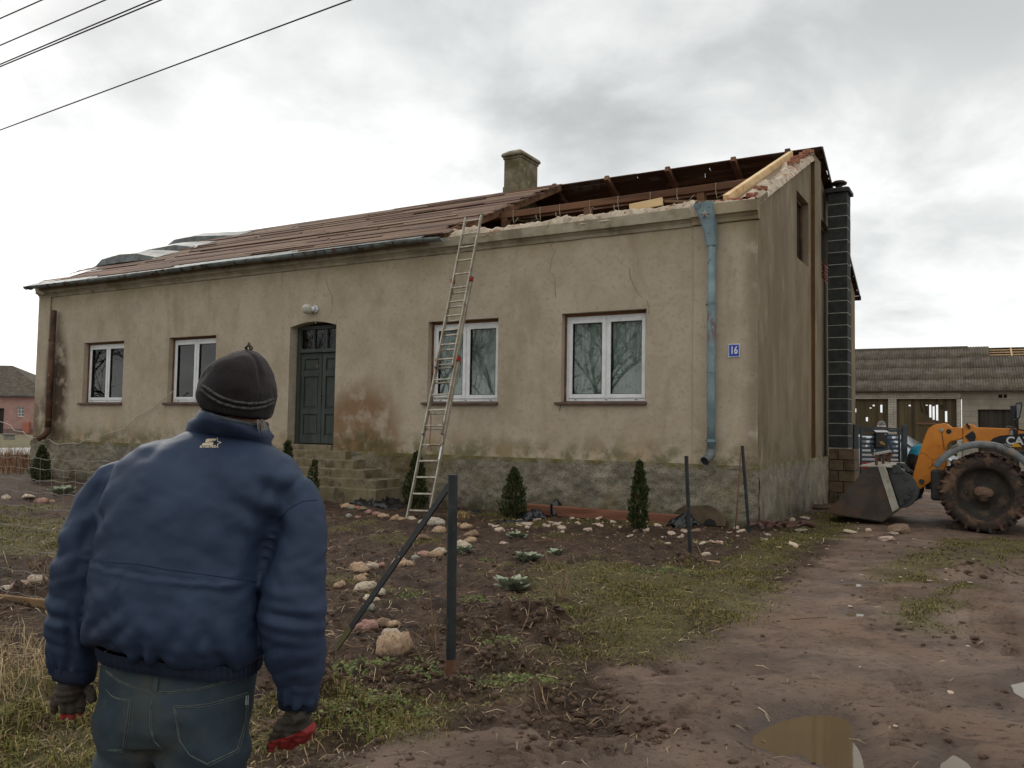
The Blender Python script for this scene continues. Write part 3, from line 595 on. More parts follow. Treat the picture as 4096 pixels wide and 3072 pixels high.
# steps
fr = [-.24, -.42, -.60, -.78, -.96]; px_ = [(520, 568), (575, 640), (655, 712), (750, 790), (742, 882)]
steps = empty('entrance_steps', (0, 0, 0), 0, house)
tops = [.965, .80, .635, .47, .31]
for k, (v, q) in enumerate(zip(fr, px_)):
    xr = fac(c6(*q), v)[0]; xl = -11.05 - .22*k; zt = tops[k]; zb = tops[k+1]-.02 if k < 4 else -.1
    U = np.linspace(xl, xr, 34); s_ = MB(); dep = [-.072, v]
    vs = []; 
    for x in U:
        j = random.uniform(-.008, .008); jz = random.uniform(-.008, .006)
        vs += [(x, -.072, zb), (x, v+j, zb), (x, v+j*1.4, zt-.012+jz), (x, v+.015+j, zt+jz), (x, -.072, zt+.006)]
    fs = []
    for i in range(33):
        for j in range(5): fs.append((i*5+j, i*5+(j+1) % 5, (i+1)*5+(j+1) % 5, (i+1)*5+j))
    fs += [(4, 3, 2, 1, 0), tuple(33*5+j for j in range(5))]
    s_.add(vs, fs); s_.build('step', 'step_concrete', steps)
s_ = MB(); s_.box(-9.9, -8.64, -.06, .3, .962, 1.07); s_.build('threshold', 'step_concrete', steps, bevel=.01)

# ------------------------------------------------------------------ roof
roof = empty('roof', (0, 0, 0), 0, house)
ca, sa = math.cos(math.atan(SL)), math.sin(math.atan(SL))
def slope(s_, x, off, rear=False):               # s along the slope from the eave, off along the normal
    y = -.30 + s_*ca - off*sa; z = 5.2 - .30*SL + s_*sa + off*ca
    return (x, 10-y, z) if rear else (x, y, z)
def board(x0, x1, s0, s1, t=.024, rear=False, lift=0.0, mt='roof_board', j=.02, tilt=0.0):
    m = MB(); e = [random.uniform(-j, j) for _ in range(4)]; q = random.uniform(-.006, .006)
    lo = [slope(s0, x0+e[0], lift, rear), slope(s0, x1+e[1], lift, rear), slope(s1, x1+e[2], lift+tilt, rear), slope(s1, x0+e[3], lift+tilt, rear)]
    hi = [slope(s0, x0+e[0], lift+t+q, rear), slope(s0, x1+e[1], lift+t, rear), slope(s1, x1+e[2], lift+t+tilt, rear), slope(s1, x0+e[3], lift+t+q+tilt, rear)]
    return m.hexa(lo+hi).build('board', mt, roof)
SLEN = 5.3/ca; NB = 38; bw = SLEN/NB
miss = {9: (-16, -11.5), 13: (-13.5, -9.6), 14: (-11, -8.3), 18: (-9.8, -7.4), 19: (-12.5, -9.8), 24: (-11.2, -8.8), 25: (-9.2, -7.1), 26: (-10.6, -8.6), 31: (-9.8, -8.0), 6: (-9.4, -7.2), 3: (-14.5, -12.5)}
for r in range(NB):
    x = -19.33 + random.uniform(-.03, .03); end = -6.02 + random.uniform(-.22, .10) + (.25 if r < 3 else 0)
    while x < end-.05:
        x2 = min(end, x + random.uniform(2.6, 5.4)); x2 = end if end-x2 < .8 else x2
        gp = miss.get(r)
        segs = [(x, x2)]
        if gp and x < gp[1] and x2 > gp[0]: segs = [(x, max(x, gp[0])), (min(x2, gp[1]), x2)]
        for a, b in segs:
            if b-a > .3:
                g = random.choice((.006, .010, .016, .03)); board(a, b, r*bw+g, (r+1)*bw-g*.4, lift=random.choice((0, 0, .01, .02, .035)), tilt=random.uniform(-.012, .022))
        x = x2 + random.uniform(.004, .02)
for r in range(NB):
    x0 = -7.1 + random.uniform(-.2, .2); x1 = .07 + random.uniform(-.03, .02)
    xm = random.uniform(-4.5, -2)
    hole = False
    for a, b in ((x0, xm), (xm+.01, x1)):
        if hole and b < -1 : continue
        board(a, b, r*bw+.004, (r+1)*bw-.003, rear=True, mt='roof_board_dark', lift=random.choice((0, 0, .01)))
m = MB(); m.hexa([slope(-.05, -19.35, .045, True), slope(-.05, -6.3, .045, True), slope(SLEN-.02, -6.3, .045, True), slope(SLEN-.02, -19.35, .045, True), slope(-.05, -19.35, .075, True), slope(-.05, -6.3, .075, True), slope(SLEN-.02, -6.3, .06, True), slope(SLEN-.02, -19.35, .06, True)]); m.build('rear_covering', 'roof_board_dark', roof)
m = MB()
for i in range(5): m.beam(slope(SLEN*i/5, .085, -.03, True), slope(SLEN*(i+1)/5, .085, -.03, True), .025, .08)
m.build('barge_board', 'dark_metal', roof)
m = MB(); m.tube([(.10, 10.35, 5.02), (-1.0, 10.35, 5.02)], .06, 8); m.build('rear_gutter', 'pipe_rust', roof)
def rafter(x, rear, s0=.25, s1=SLEN+.05, w=.11, h=.13, mt='old_timber', off=-.072):
    m = MB(); m.beam(slope(s0, x, off, rear), slope(s1, x, off, rear), w, h); return m.build('rafter', mt, roof, bevel=.006)
for x in (-6.08, -7.3, -8.6, -9.9, -11.2, -12.5): rafter(x, False)
for x in (-6.15, -4.75, -3.25, -1.75, -.6): rafter(x, True, s1=SLEN+.12)
for i in range(7):                                  # splintered laths nailed on the end rafter
    s0 = .4+i*.75; m = MB(); m.beam(slope(s0, -6.02, .01), slope(s0+.5, -5.98+random.uniform(-.03, .03), .012+random.uniform(0, .02)), .05, .03); m.build('lath', 'old_timber', roof)
bl, br = fac(s7(200, 548), 2.2), fac(s7(2200, 278), 2.2)
m = MB(); m.beam((-6.6, 2.2, bl[2]), (-.5, 2.2, br[2]), .14, .135); m.build('purlin', 'old_timber', roof, bevel=.008)
for x in (-5.9, -3.95, -1.6): m = MB(); m.box(x-.07, x+.07, 2.13, 2.27, 4.66, bl[2]-.07); m.build('post', 'old_timber', roof)
for x, d_ in ((-5.2, .5), (-4.7, -.45), (-3.1, .4)): m = MB(); m.beam((x, 2.3, 5.2), (x+d_, 2.6, 5.9), .07, .07); m.build('strut', 'old_timber', roof)
m = MB(); m.beam((-6.5, 3.9, 6.45), (-.5, 3.9, 6.45), .12, .12); m.build('purlin', 'roof_board_dark', roof)
r0, r1 = gab(c4(505, 497), -.52), gab(c4(935, 200), -.52)
m = MB(); m.beam((-.52, r0[1], r0[2]), (-.52, r1[1], r1[2]), .09, .16); m.build('new_rafter', 'new_timber', roof, bevel=.004)['label'] = 'pale new rafter beside the gable'
a, b = fac(s7(1370, 470), .2), fac(s7(1660, 410), .2)
m = MB(); m.beam(a, b, .05, .13); m.build('new_plank', 'new_timber', roof, bevel=.003)
a, b = fac(s7(1680, 410), .15), fac(s7(2090, 412), .15); m = MB(); m.beam(a, b, .05, .035); m.build('slat', 'roof_board', roof)
for i in range(8):                                  # twine left tied round the purlin
    x = -5.7+i*.62+random.uniform(-.1, .1); m = MB(); z = bl[2]; q = random.uniform(-.15, .25)
    m.tube([(x, 2.12, z+.075), (x, 2.115, z-.08), (x+.03, 2.1, z-.22), (x+q, 2.05, z-.30+random.uniform(0, .2)), (x+q*1.5, 2.08, z-.1)], .007, 5); m.build('twine', 'string', roof)
# rough mortar left on the wall head and along the gable
def rubble_strip(name, P0, P1, across, w, n, base, amp, seed, material='broken_mortar'):
    A = np.linspace(0, 1, n); B = np.linspace(0, 1, 9); S, T = np.meshgrid(A, B, indexing='ij'); P0, P1, ac = map(np.array, (P0, P1, across)); L = np.linalg.norm(P1-P0)
    env = np.sin(np.pi*np.clip(T*1.0, 0, 1))**.35; h = env*(base + amp*(fbm(S*L*2.1, T*2, 0, 2, seed) + .8*np.abs(fbm(S*L*8, T*5, 0, 3, seed+3))))
    out = .03*fbm(S*L*5, T*3, 5, 3, seed+9)
    V = P0[None, None]*(1-S[..., None]) + P1[None, None]*S[..., None] + ac[None, None]*((T-.5)*w*(1+out*2))[..., None]; V[..., 2] += h-.06*(1-env)
    i, j = np.meshgrid(np.arange(n-1), np.arange(8), indexing='ij'); Fc = np.stack([i*9+j, (i+1)*9+j, (i+1)*9+j+1, i*9+j+1], -1).reshape(-1, 4)
    return fastmesh(name, V.reshape(-1, 3), Fc, material, house, smooth=False)
rubble_strip('mortar_bed', (-5.75, .03, 5.07), (-1.0, .03, 5.07), (0, 1, 0), .34, 190, .10, .06, 61); rubble_strip('mortar_bed', (-1.05, .02, 5.07), (-.02, .02, 5.08), (0, 1, 0), .40, 50, .07, .05, 63)
rubble_strip('gable_mortar', (-.20, .02, RZ(0)-.12), (-.20, 4.75, RZ(4.75)-.14), (1, 0, 0), .40, 150, .07, .06, 65)
for i in range(9):
    v = [.12, .6, 3.1, 3.4, 3.75, 4.1, 4.35, 4.55, 4.65][i]; x = -.12 if i < 12 else -.3; m = MB(); m.box(-.06, .06, -.12, .12, -.035, .035)
    o = m.build('brick', 'red_brick', house, bevel=.006); o.location = (x+random.uniform(-.03, .03), v, RZ(v)-.03+random.uniform(0, .05)+(.04 if i > 10 else 0)); o.rotation_euler = (math.atan(SL)*.5+random.uniform(-.2, .2), random.uniform(-.1, .1), random.uniform(-.5, .5))
for i in range(7):
    x = [-.85, -.6, -.35, -1.3, -5.3, -5.5, -2.1][i]; m = MB(); m.box(-.12, .12, -.06, .06, -.035, .035); o = m.build('brick', 'red_brick', house, bevel=.006); o.location = (x, -.02, 5.12); o.rotation_euler = (random.uniform(-.2, .2), random.uniform(-.2, .2), random.uniform(-.4, .4))
# rendered chimney on the ridge
vf = 4.70; A_, B_ = fac(c3(1128, 440), vf), fac(c3(1237, 430), vf); E_ = gab(c3(1343, 410), B_[0]); T_ = fac(c3(1237, 205), vf)
cx0, cx1, cy0, cy1, zt = A_[0], B_[0], vf, E_[1], T_[2]+.12
m = MB(); m.box(cx0, cx1, cy0, cy1, 6.6, zt-.02); ch = m.build('chimney', 'chimney_render', roof, bevel=.015)
m = MB(); m.box(cx0-.02, cx1+.02, cy0-.02, cy1+.02, 6.7, fac(c3(1237, 375), vf)[2]); m.build('chimney_base', 'chimney_render', ch, bevel=.015)
m = MB(); m.box(cx0-.025, cx1+.025, cy0-.025, cy1+.025, zt-.12, zt-.05); m.box(cx0-.06, cx1+.06, cy0-.06, cy1+.06, zt-.052, zt+.03)
m.hexa([(cx0-.06, cy0-.06, zt+.028), (cx1+.06, cy0-.06, zt+.028), (cx1+.06, cy1+.06, zt+.028), (cx0-.06, cy1+.06, zt+.028), (cx0+.08, cy0+.08, zt+.13), (cx1-.08, cy0+.08, zt+.13), (cx1-.08, cy1-.08, zt+.13), (cx0+.08, cy1-.08, zt+.13)]); m.build('chimney_cap', 'chimney_render', ch, bevel=.02)
# lifted sheet metal along the left verge
def bent_sheet(pts, wdt, lab, curl=.1):                 # pts: polyline across the sheet in (x, s, off); run along s
    m = MB(); k = len(pts)
    for e, h_ in ((0, .12), (.10, .95), (.5, 1.0), (.85, .7), (1.0, .15)):
        for (x, s_, o_) in pts: m.v.append(slope(s_+wdt*e+random.uniform(-.03, .03), x+random.uniform(-.04, .04), .03+max(0, o_-.03)*h_*.72+random.uniform(0, .02)))
    for r in range(4):
        for i in range(k-1): m.f.append((r*k+i, r*k+i+1, (r+1)*k+i+1, (r+1)*k+i))
    o = m.build('roofing_sheet', 'sheet_metal', None); sm = o.modifiers.new('s', 'SOLIDIFY'); sm.thickness = .006; o.data = eval_mesh(o.copy() if False else o, 'roofing_sheet') if False else o.data
    o.location = house.location; o.rotation_euler = house.rotation_euler
    tag(o, lab, 'metal sheet'); return o
bent_sheet([(-19.2, .25, .05), (-18.8, .28, .045), (-18.3, .3, .05)], 1.55, 'flat pale metal strip at the lower left corner of the roof')
bent_sheet([(-19.2, 1.95, .06), (-18.9, 1.95, .30), (-18.0, 1.95, .40), (-17.4, 1.95, .34), (-16.6, 1.95, .06)], .95, 'curled dark metal roofing sheet, lowest of the three lifted ones')
bent_sheet([(-19.2, 3.15, .05), (-18.7, 3.2, .20), (-17.3, 3.2, .26), (-16.4, 3.2, .05)], .85, 'curled pale metal roofing sheet midway up the left roof edge')
bent_sheet([(-19.2, 4.5, .06), (-18.8, 4.5, .28), (-17.9, 4.55, .30), (-16.2, 4.6, .05)], .9, 'curled metal roofing sheet at the ridge end, topmost of the lifted ones')
for s0 in (1.2, 2.6, 3.9):
    board(-19.4, -18.6, s0, s0+.5, lift=.02, mt='roof_board')
# gutter
g = MB(); xs = np.linspace(-19.42, -5.75, 60); K = 9; rr_ = .075
for i, x in enumerate(xs):
    yc, zc = -.335 + .012*math.sin(x*1.3), 5.055 + .012*math.sin(x*.9) - (.05*max(0, (x+6.6)) if x > -6.6 else 0)
    for k in range(K):
        t = math.pi*k/(K-1); g.v.append((x, yc + rr_*math.cos(t), zc - rr_*math.sin(t)))
for i in range(59):
    for k in range(K-1): g.f.append((i*K+k, i*K+k+1, (i+1)*K+k+1, (i+1)*K+k))
gut = g.build('gutter', 'gutter_paint', house, smooth=True); sm = gut.modifiers.new('s', 'SOLIDIFY'); sm.thickness = .004
for x in np.arange(-19.2, -5.8, .88):
    b_ = MB(); pts = [(x, -.335 + (rr_+.006)*math.cos(math.pi*k/8), 5.055 - (rr_+.006)*math.sin(math.pi*k/8)) for k in range(9)]
    b_.tube([(x, -.15, 5.12)] + pts, .011, 5); b_.build('bracket', 'dark_metal', gut)
m = MB(); m.hexa([slope(-.10, -19.4, .03), slope(-.10, -6.2, .03), slope(.22, -6.2, .035), slope(.22, -19.4, .035), slope(-.12, -19.4, .036), slope(-.12, -6.2, .036), slope(.22, -6.2, .041), slope(.22, -19.4, .041)]); m.build('eaves_flashing', 'gutter_paint', roof)
m = MB(); m.tube([(-18.9, -.34, 4.98), (-18.88, -.3, 4.9), (-18.8, -.2, 4.84)], .055, 10); m.build('gutter_outlet', 'cornice_render', gut)
# right downpipe with hopper head
dp = MB(); xc = -.685; yc = -.16; dp.tube([(xc, yc, 1.16), (xc, yc, 2.0), (xc, yc, 3.2), (xc, yc, 4.45)], .066, 16); pipe = dp.build('downpipe', 'pipe_blue', house, smooth=True)
m = MB(); m.tube([(xc, yc, 1.2), (xc, yc-.01, 1.12), (xc-.03, yc-.10, 1.05), (xc-.05, yc-.17, 1.02)], [.068, .07, .072, .074], 16, caps=False); e_ = m.build('shoe', 'sheet_metal', pipe, smooth=True); e_.modifiers.new('s', 'SOLIDIFY').thickness = .005
m = MB(); m.lathe([(.0, 0), (.068, .0)], 16, (xc-.045, yc-.15, 1.027), (-.28, -.9, -.2)); m.build('shoe_mouth', 'rubber', pipe)
for z in (1.34, 2.42, 3.5): m = MB(); m.lathe([(.067, -.02), (.073, -.02), (.073, .02), (.067, .02)], 16, (xc, yc, z)); m.build('collar', 'pipe_blue', pipe)
for z in (3.5, 1.34): m = MB(); m.beam((xc-.06, yc+.05, z), (xc-.12, -.04, z), .02, .02); m.build('clip', 'pipe_rust', pipe)
hp = MB(); prof_h = [(4.40, .068, .068, xc), (4.62, .085, .08, xc-.01), (4.85, .115, .09, xc-.05), (5.02, .14, .10, xc-.10), (5.09, .15, .105, xc-.12)]
for z, hx, hy, xx in prof_h: hp.v += [(xx-hx, yc-hy, z), (xx+hx, yc-hy, z+.02*(z > 4.9)), (xx+hx, yc+hy*.9, z+.02*(z > 4.9)), (xx-hx, yc+hy*.9, z)]
for i in range(4):
    for k in range(4): hp.f.append((i*4+k, i*4+(k+1) % 4, (i+1)*4+(k+1) % 4, (i+1)*4+k))
hp.f.append((0, 1, 2, 3)); hop = hp.build('hopper_head', 'pipe_blue', pipe, bevel=.008); 
m = MB()
for sgn in (-1, 1):
    for i in range(22):
        t = i/21; z = 4.42+t*.63; a = np.interp(z, [q[0] for q in prof_h], [q[3] for q in prof_h]); w = np.interp(z, [q[0] for q in prof_h], [q[1] for q in prof_h]); y = np.interp(z, [q[0] for q in prof_h], [q[2] for q in prof_h])
        m.box(a+sgn*w-.009, a+sgn*w+.009, yc-y-.012, yc-y+.01, z-.008, z+.008)
m.build('beaded_edge', 'pipe_blue', pipe)
st = []; 
for i in range(10): r = .085 if i % 2 == 0 else .034; t = math.pi/2+i*math.pi/5; st.append((r*math.cos(t), r*math.sin(t)))
m = MB(); m.add([(xc-.075+p[0], yc-.112, 4.90+p[1]) for p in st] + [(xc-.075, yc-.145, 4.90)], [(i, (i+1) % 10, 10) for i in range(10)]); m.build('star_emblem', 'mortar_white', pipe)
# left rusty downpipe
lp = MB(); xl_, yl_ = -18.43, -.14; lp.tube([(xl_, yl_, 1.22), (xl_+.0, yl_, 2.5), (xl_+.02, yl_, 4.40)], .075, 14); pl = lp.build('downpipe', 'pipe_rust', house, smooth=True); pl['label'] = 'rusty brown downpipe with its top missing'
m = MB(); m.tube([(xl_, yl_, 1.3), (xl_, yl_, 1.2), (xl_-.08, yl_-.06, 1.08), (xl_-.22, yl_-.12, 1.0)], .078, 14); m.build('shoe', 'pipe_rust', pl, smooth=True)
for z in (1.5, 2.55, 3.6): m = MB(); m.lathe([(.075, -.03), (.084, -.03), (.084, .03), (.075, .03)], 14, (xl_, yl_, z)); m.build('collar', 'pipe_rust', pl)
# block chimney against the gable
bc = empty('block_chimney', (0, 0, 0), 0, house); bx0, bx1, by0 = .03, .425, 5.9; by1 = gab(c4(1331, 900), bx1)[1]; bh = .263; zb = 1.16
for i in range(21):
    m = MB(); z = zb+i*bh; e = random.uniform(-.004, .004); m.box(bx0+e, bx1+e, by0+e, by1+e, z+.012, z+bh); m.build('block', 'dark_block', bc, bevel=.006)
    m = MB(); m.box(bx0+.004, bx1+.003, by0-.003, by1+.003, z-.001, z+.0118); m.build('mortar_joint', 'mortar_white', bc)
zt_ = zb+21*bh
m = MB(); m.box(bx0-.03, bx1+.06, by0-.06, by1+.06, zt_+.001, zt_+.07); m.hexa([(bx0-.03, by0-.06, zt_+.07), (bx1+.06, by0-.06, zt_+.07), (bx1+.06, by1+.06, zt_+.07), (bx0-.03, by1+.06, zt_+.07), (bx0, by0, zt_+.11), (bx1, by0, zt_+.11), (bx1, by1, zt_+.11), (bx0, by1, zt_+.11)]); m.build('cap', 'dark_metal', bc)
m = MB(); xm, ym = (bx0+bx1)/2, (by0+by1)/2; m.lathe([(.07, 0), (.07, .15)], 16, (xm, ym, zt_+.1)); m.lathe([(.0, .11), (.16, .13), (.17, .16), (.12, .2), (.0, .23)], 20, (xm, ym, zt_+.1)); m.build('cowl', 'dark_metal', bc, smooth=True)
for i in range(5):
    z = .0+i*.23
    for a, b in ((bx0+.02, bx0+.30), (bx0+.31, bx1+.13)) if i % 2 else ((bx0+.02, bx0+.2), (bx0+.21, bx1+.13)):
        m = MB(); e = random.uniform(-.006, .006); m.box(a, b, by0-.05+e, by1+.1, z+.006, z+.224); m.build('block', 'brown_block', bc, bevel=.006)
# cracks in the render
def crack(pts, w=.007, name='crack', y=-.004):
    m = MB(); P = []
    for a, b in zip(pts[:-1], pts[1:]):
        for t in np.linspace(0, 1, 6, endpoint=False): P.append((a[0]+(b[0]-a[0])*t+random.uniform(-.014, .014), a[1]+(b[1]-a[1])*t+random.uniform(-.01, .01)))
    P.append(pts[-1]); vs = []
    for i, q in enumerate(P): ww = w*(.4+.6*random.random()); vs += [(q[0]-ww/2, y, q[1]), (q[0]+ww/2, y, q[1])]
    m.add(vs, [(2*i, 2*i+1, 2*i+3, 2*i+2) for i in range(len(P)-1)]); return m.build(name, 'crack_dark', house)
def fz(*ps): return [(fac(p)[0], fac(p)[2]) for p in ps]
crack(fz(c3(1445, 700), c3(1430, 770), c3(1455, 800), c3(1430, 860), c3(1420, 930), c3(1455, 970), c3(1455, 1100)))
crack(fz(c3(1845, 840), c3(1880, 885), c3(1925, 905), c3(1930, 970), c3(1960, 1030), c3(1985, 1080), c3(2030, 1110), c3(2050, 1150), c3(2045, 1200)))
crack(fz(c1(1760, 390), c1(1795, 420), c1(1785, 500), c1(1780, 560)), .009); crack(fz(c1(2060, 490), c1(2075, 560), c1(2100, 610), c1(2100, 670)), .009); crack(fz(c1(1970, 630), c1(2010, 590), c1(2060, 580)), .007)
crack(fz(c6(1640, 215), c6(1580, 260), c6(1560, 300)), .006); crack(fz(c6(2105, 215), c6(2100, 270)), .012)
crack([(q[0], q[1]) for q in fz(c3(1440, 625), c3(1432, 660))], .012, y=-.152)

# things fixed to or hung on the house (each its own thing)
def athouse(o): o.location = house.location; o.rotation_euler = house.rotation_euler; return o
sg = athouse(empty('house_number_sign')); tag(sg, 'small blue and white house number plate reading 16', 'sign')
sx0, sx1, sz0, sz1 = -.446, -.262, 2.642, 2.852
m = MB(); m.box(sx0, sx1, -.068, -.058, sz0, sz1); m.build('plate', 'enamel_white', sg, bevel=.002)
m = MB(); m.box(sx0+.009, sx1-.009, -.0705, -.0675, sz0+.009, sz1-.009); m.build('blue_field', 'enamel_blue', sg)
m = MB()
for q in ((sx0+.013, sx1-.013, sz0+.013, sz0+.016), (sx0+.013, sx1-.013, sz1-.016, sz1-.013), (sx0+.013, sx0+.016, sz0+.016, sz1-.016), (sx1-.016, sx1-.013, sz0+.016, sz1-.016)): m.box(q[0], q[1], -.0715, -.0695, q[2], q[3])
m.build('border_line', 'enamel_white', sg)
tm = text_mesh('16', .165, .001, 0, .004); o = link('number', tm, 'enamel_white', sg); o.rotation_euler = (math.pi/2, 0, 0); o.location = ((sx0+sx1)/2, -.0715, (sz0+sz1)/2); o.scale = (.72, 1, 1)
lm = athouse(empty('wall_lamp')); tag(lm, 'dusty round glass lamp above the green door', 'lamp')
lc = fac(c1(1960, 690), -.08); m = MB(); m.lathe([(.0, .0), (.075, .0), (.08, .05), (.06, .07)], 18, (lc[0]+.10, 0, lc[2]), (0, -1, 0)); m.tube([(lc[0]+.10, -.03, lc[2]), (lc[0]+.05, -.10, lc[2])], .06, 14); m.build('lamp_base', 'enamel_white', lm, smooth=True)
m = MB(); m.lathe([(.0, -.11), (.05, -.105), (.085, -.075), (.105, -.03), (.105, .03), (.085, .075), (.05, .105), (0, .11)], 20, (lc[0]-.02, -.14, lc[2]), (-.6, -.8, 0)); m.build('globe', 'lamp_glass', lm, smooth=True)
m = MB(); m.tube([(lc[0]+.1, -.01, lc[2]-.08), (lc[0]+.1, -.01, lc[2]-.3)], .008, 6); m.build('wire', 'cable', lm)
# loose white cable along the left of the wall
pts = [fac(s1(*q), -.12) for q in ((-40, 670), (0, 680), (60, 695), (100, 715), (130, 760), (170, 770), (220, 775), (260, 815), (310, 832), (350, 830), (375, 858), (420, 862), (468, 845), (500, 875), (550, 898), (610, 885), (665, 885))] + [fac(s1(*q), -.10) for q in ((690, 878), (720, 893), (770, 880), (820, 845), (890, 850), (940, 835), (1000, 797), (1080, 775), (1180, 745))] + [fac(c1(*q), -.06) for q in ((870, 1365), (960, 1320), (1030, 1260), (1095, 1208))]
m = MB(); m.tube(pts, .009, 6); o = athouse(m.build('electric_cable', 'cable', None, smooth=True)); tag(o, 'loose white cable looping along the wall from the second window', 'cable')
# ------------------------------------------------------------------ yard things: ladder, posts, stones, shrubs, rubble
mat('aluminium', C(150, 142, 128), C(178, 170, 156), 6, rough=.45, metal=.55, bump=.1, layers=[dict(c=C(120, 108, 92), scale=8, lo=.5, hi=.7, amt=.7)])
mat('red_plastic', C(140, 34, 34), C(158, 46, 44), 6, rough=.5)
mat('rope_red', C(104, 78, 68), C(128, 98, 86), 20, rough=.9)
mat('post_paint', C(33, 37, 38), C(44, 48, 48), 8, rough=.45, bump=.15, layers=[dict(c=C(84, 88, 86), scale=9, lo=.58, hi=.68, amt=.6), dict(c=C(90, 64, 44), scale=5, lo=.66, hi=.72, amt=.7)])
mat('post_rust', C(92, 62, 46), C(116, 80, 58), 12, rough=.9, bump=.4)
mat('brace_worn', C(74, 70, 48), C(92, 86, 58), 12, rough=.85, bump=.3)
STONE = {'pale': ('stone_pale', C(178, 160, 138), C(202, 186, 166)), 'tan': ('stone_tan', C(160, 134, 106), C(182, 156, 126)), 'pink': ('stone_pink', C(152, 116, 104), C(174, 136, 122)),
         'grey': ('stone_grey', C(128, 128, 116), C(152, 150, 138)), 'orange': ('stone_orange', C(184, 110, 78), C(200, 130, 96)), 'white': ('stone_white', C(180, 168, 150), C(202, 192, 176)), 'brown': ('stone_brown', C(124, 104, 84), C(148, 126, 104))}
for nm, a, b in STONE.values(): mat(nm, a, b, 5, rough=.9, bump=.5, bscale=30, rand=.12, layers=[dict(c=C(104, 84, 66), scale=4, lo=.48, hi=.64, amt=.75), dict(c=C(80, 60, 46), scale=5, lo=.3, hi=.55, z=(-.3, .15), amt=.9)])
mat('plaster_lump', C(176, 156, 136), C(206, 190, 172), 9, rough=.95, bump=.5, bscale=40, rand=.15, layers=[dict(c=C(176, 124, 100), scale=5, lo=.54, hi=.62, amt=.8)])
mat('black_foil', C(22, 23, 26), C(32, 33, 36), 4, rough=.22, spec=.5, bump=.5, bscale=14, layers=[dict(c=C(92, 82, 70), scale=5, lo=.60, hi=.7, rough=.8, amt=.7)])
mat('red_beam', C(112, 73, 55), C(140, 97, 75), 4, rough=.85, bump=.5, bscale=20, stretch=(.1, 1, 1), layers=[dict(c=C(90, 52, 38), scale=4, lo=.52, hi=.66, stretch=(.1, 1, 1), amt=.8)])
mat('felt_brown', C(78, 54, 48), C(104, 76, 66), 6, rough=.7, bump=.3, bscale=60)
mat('bare_twig', C(104, 82, 64), C(134, 110, 86), 9, rough=.9, rand=.2)
mat('leaf_felt', C(124, 130, 108), C(154, 160, 138), 14, rough=.9, bump=.3, rand=.1, layers=[dict(c=C(92, 86, 60), scale=9, lo=.56, hi=.68, amt=.7)])
mat('wire_grey', C(128, 126, 118), C(150, 148, 140), 6, rough=.5, metal=.6)
mat('straw_wood', C(176, 148, 112), C(200, 172, 136), 9, rough=.9)
mat('plank_brown', C(112, 88, 60), C(134, 108, 76), 5, rough=.9, bump=.3)
N = NT('foliage_v'); at = N.n('ShaderNodeVertexColor', layer_name='tone'); N.l(at.outputs[0], N.p.inputs['Base Color']); N.p.inputs['Roughness'].default_value = .75; N.p.inputs['Specular IOR Level'].default_value = .2
# ladder -----------------------------------------------------------
fl, frr = toloc(gnd(c6(965, 1060))), toloc(gnd(c6(1140, 1066))); foot = (fl+frr)/2
tl, tr_ = fac(c3(905, 600), -.18), fac(c3(1005, 587), -.18); top = (tl+tr_)/2
lad = empty('ladder', fromloc(foot), -TH); tag(lad, 'tall aluminium extension ladder leaning on the eaves', 'ladder')
dL = Vector(top-foot); LL = dL.length; dL.normalize(); wL = Vector((tr_-tl)); wL.z = 0; wL = (wL - dL*wL.dot(dL)).normalized(); nL = dL.cross(wL).normalized()
if nL.y > 0: nL = -nL                                # towards the viewer
def ls(p): q = toloc(onplane(p, fromloc(foot), (EX*nL.x + EY*nL.y + np.array([0, 0, nL.z])))); return Vector(q-foot).dot(dL)
sec = [(0, ls(c3(870, 1465)), .43, .0), (ls(c6(1100, 440)), ls(c3(945, 970)), .385, .045), (ls(c3(760, 1540)), LL, .34, .09)]
for k, (s0, s1_, w, off) in enumerate(sec):
    for sgn in (-1, 1):
        m = MB(); a = dL*s0 + wL*(sgn*w/2) + nL*off; b = dL*s1_ + wL*(sgn*w/2) + nL*off; m.beam(a, b, .026, .062, up=nL); rail = m.build('rail', 'aluminium', lad, bevel=.004)
        e = MB(); e.beam(b-dL*.0, b+dL*.012, .03, .066, up=nL); e.beam(a-dL*.02, a, .032, .066, up=nL); e.build('end_cap', 'rubber' if k == 0 else 'sheet_metal', rail)
    ns = int((s1_-s0-.15)/.28)
    for i in range(ns+1):
        s = s0+.14+i*.28; m = MB(); m.beam(dL*s - wL*(w/2-.012) + nL*off, dL*s + wL*(w/2-.012) + nL*off, .03, .026, up=nL); m.build('rung', 'aluminium', lad, bevel=.003)
    if k < 2:
        for sgn in (-1, 1): m = MB(); c = dL*(s1_-.05) + wL*(sgn*w/2) + nL*(off+.02); m.beam(c-dL*.035, c+dL*.035, .05, .09, up=nL); m.build('guide_bracket', 'red_plastic', lad, bevel=.004)
m = MB(); c = dL*(ls(c6(1240, 580))) + wL*(.43/2+.0) + nL*.035; m.beam(c-dL*.11, c+dL*.11, .03, .002, up=nL); m.build('sticker', 'enamel_white', lad)
pts = [toloc(onplane(c6(*q), fromloc(np.array(foot)+np.array(nL)*.13), EX*nL.x+EY*nL.y+np.array([0, 0, nL.z])))-foot for q in ((1235, 340), (1240, 390), (1225, 420), (1245, 440), (1240, 500), (1215, 520), (1150, 515), (1120, 540), (1150, 560), (1140, 500), (1148, 400), (1150, 280))]
m = MB(); m.tube(pts, .010, 6); o = m.build('rope', 'rope_red', None, smooth=True); o.location = lad.location; o.rotation_euler = lad.rotation_euler; tag(o, 'thin reddish rope hanging on the lower ladder rungs', 'rope')
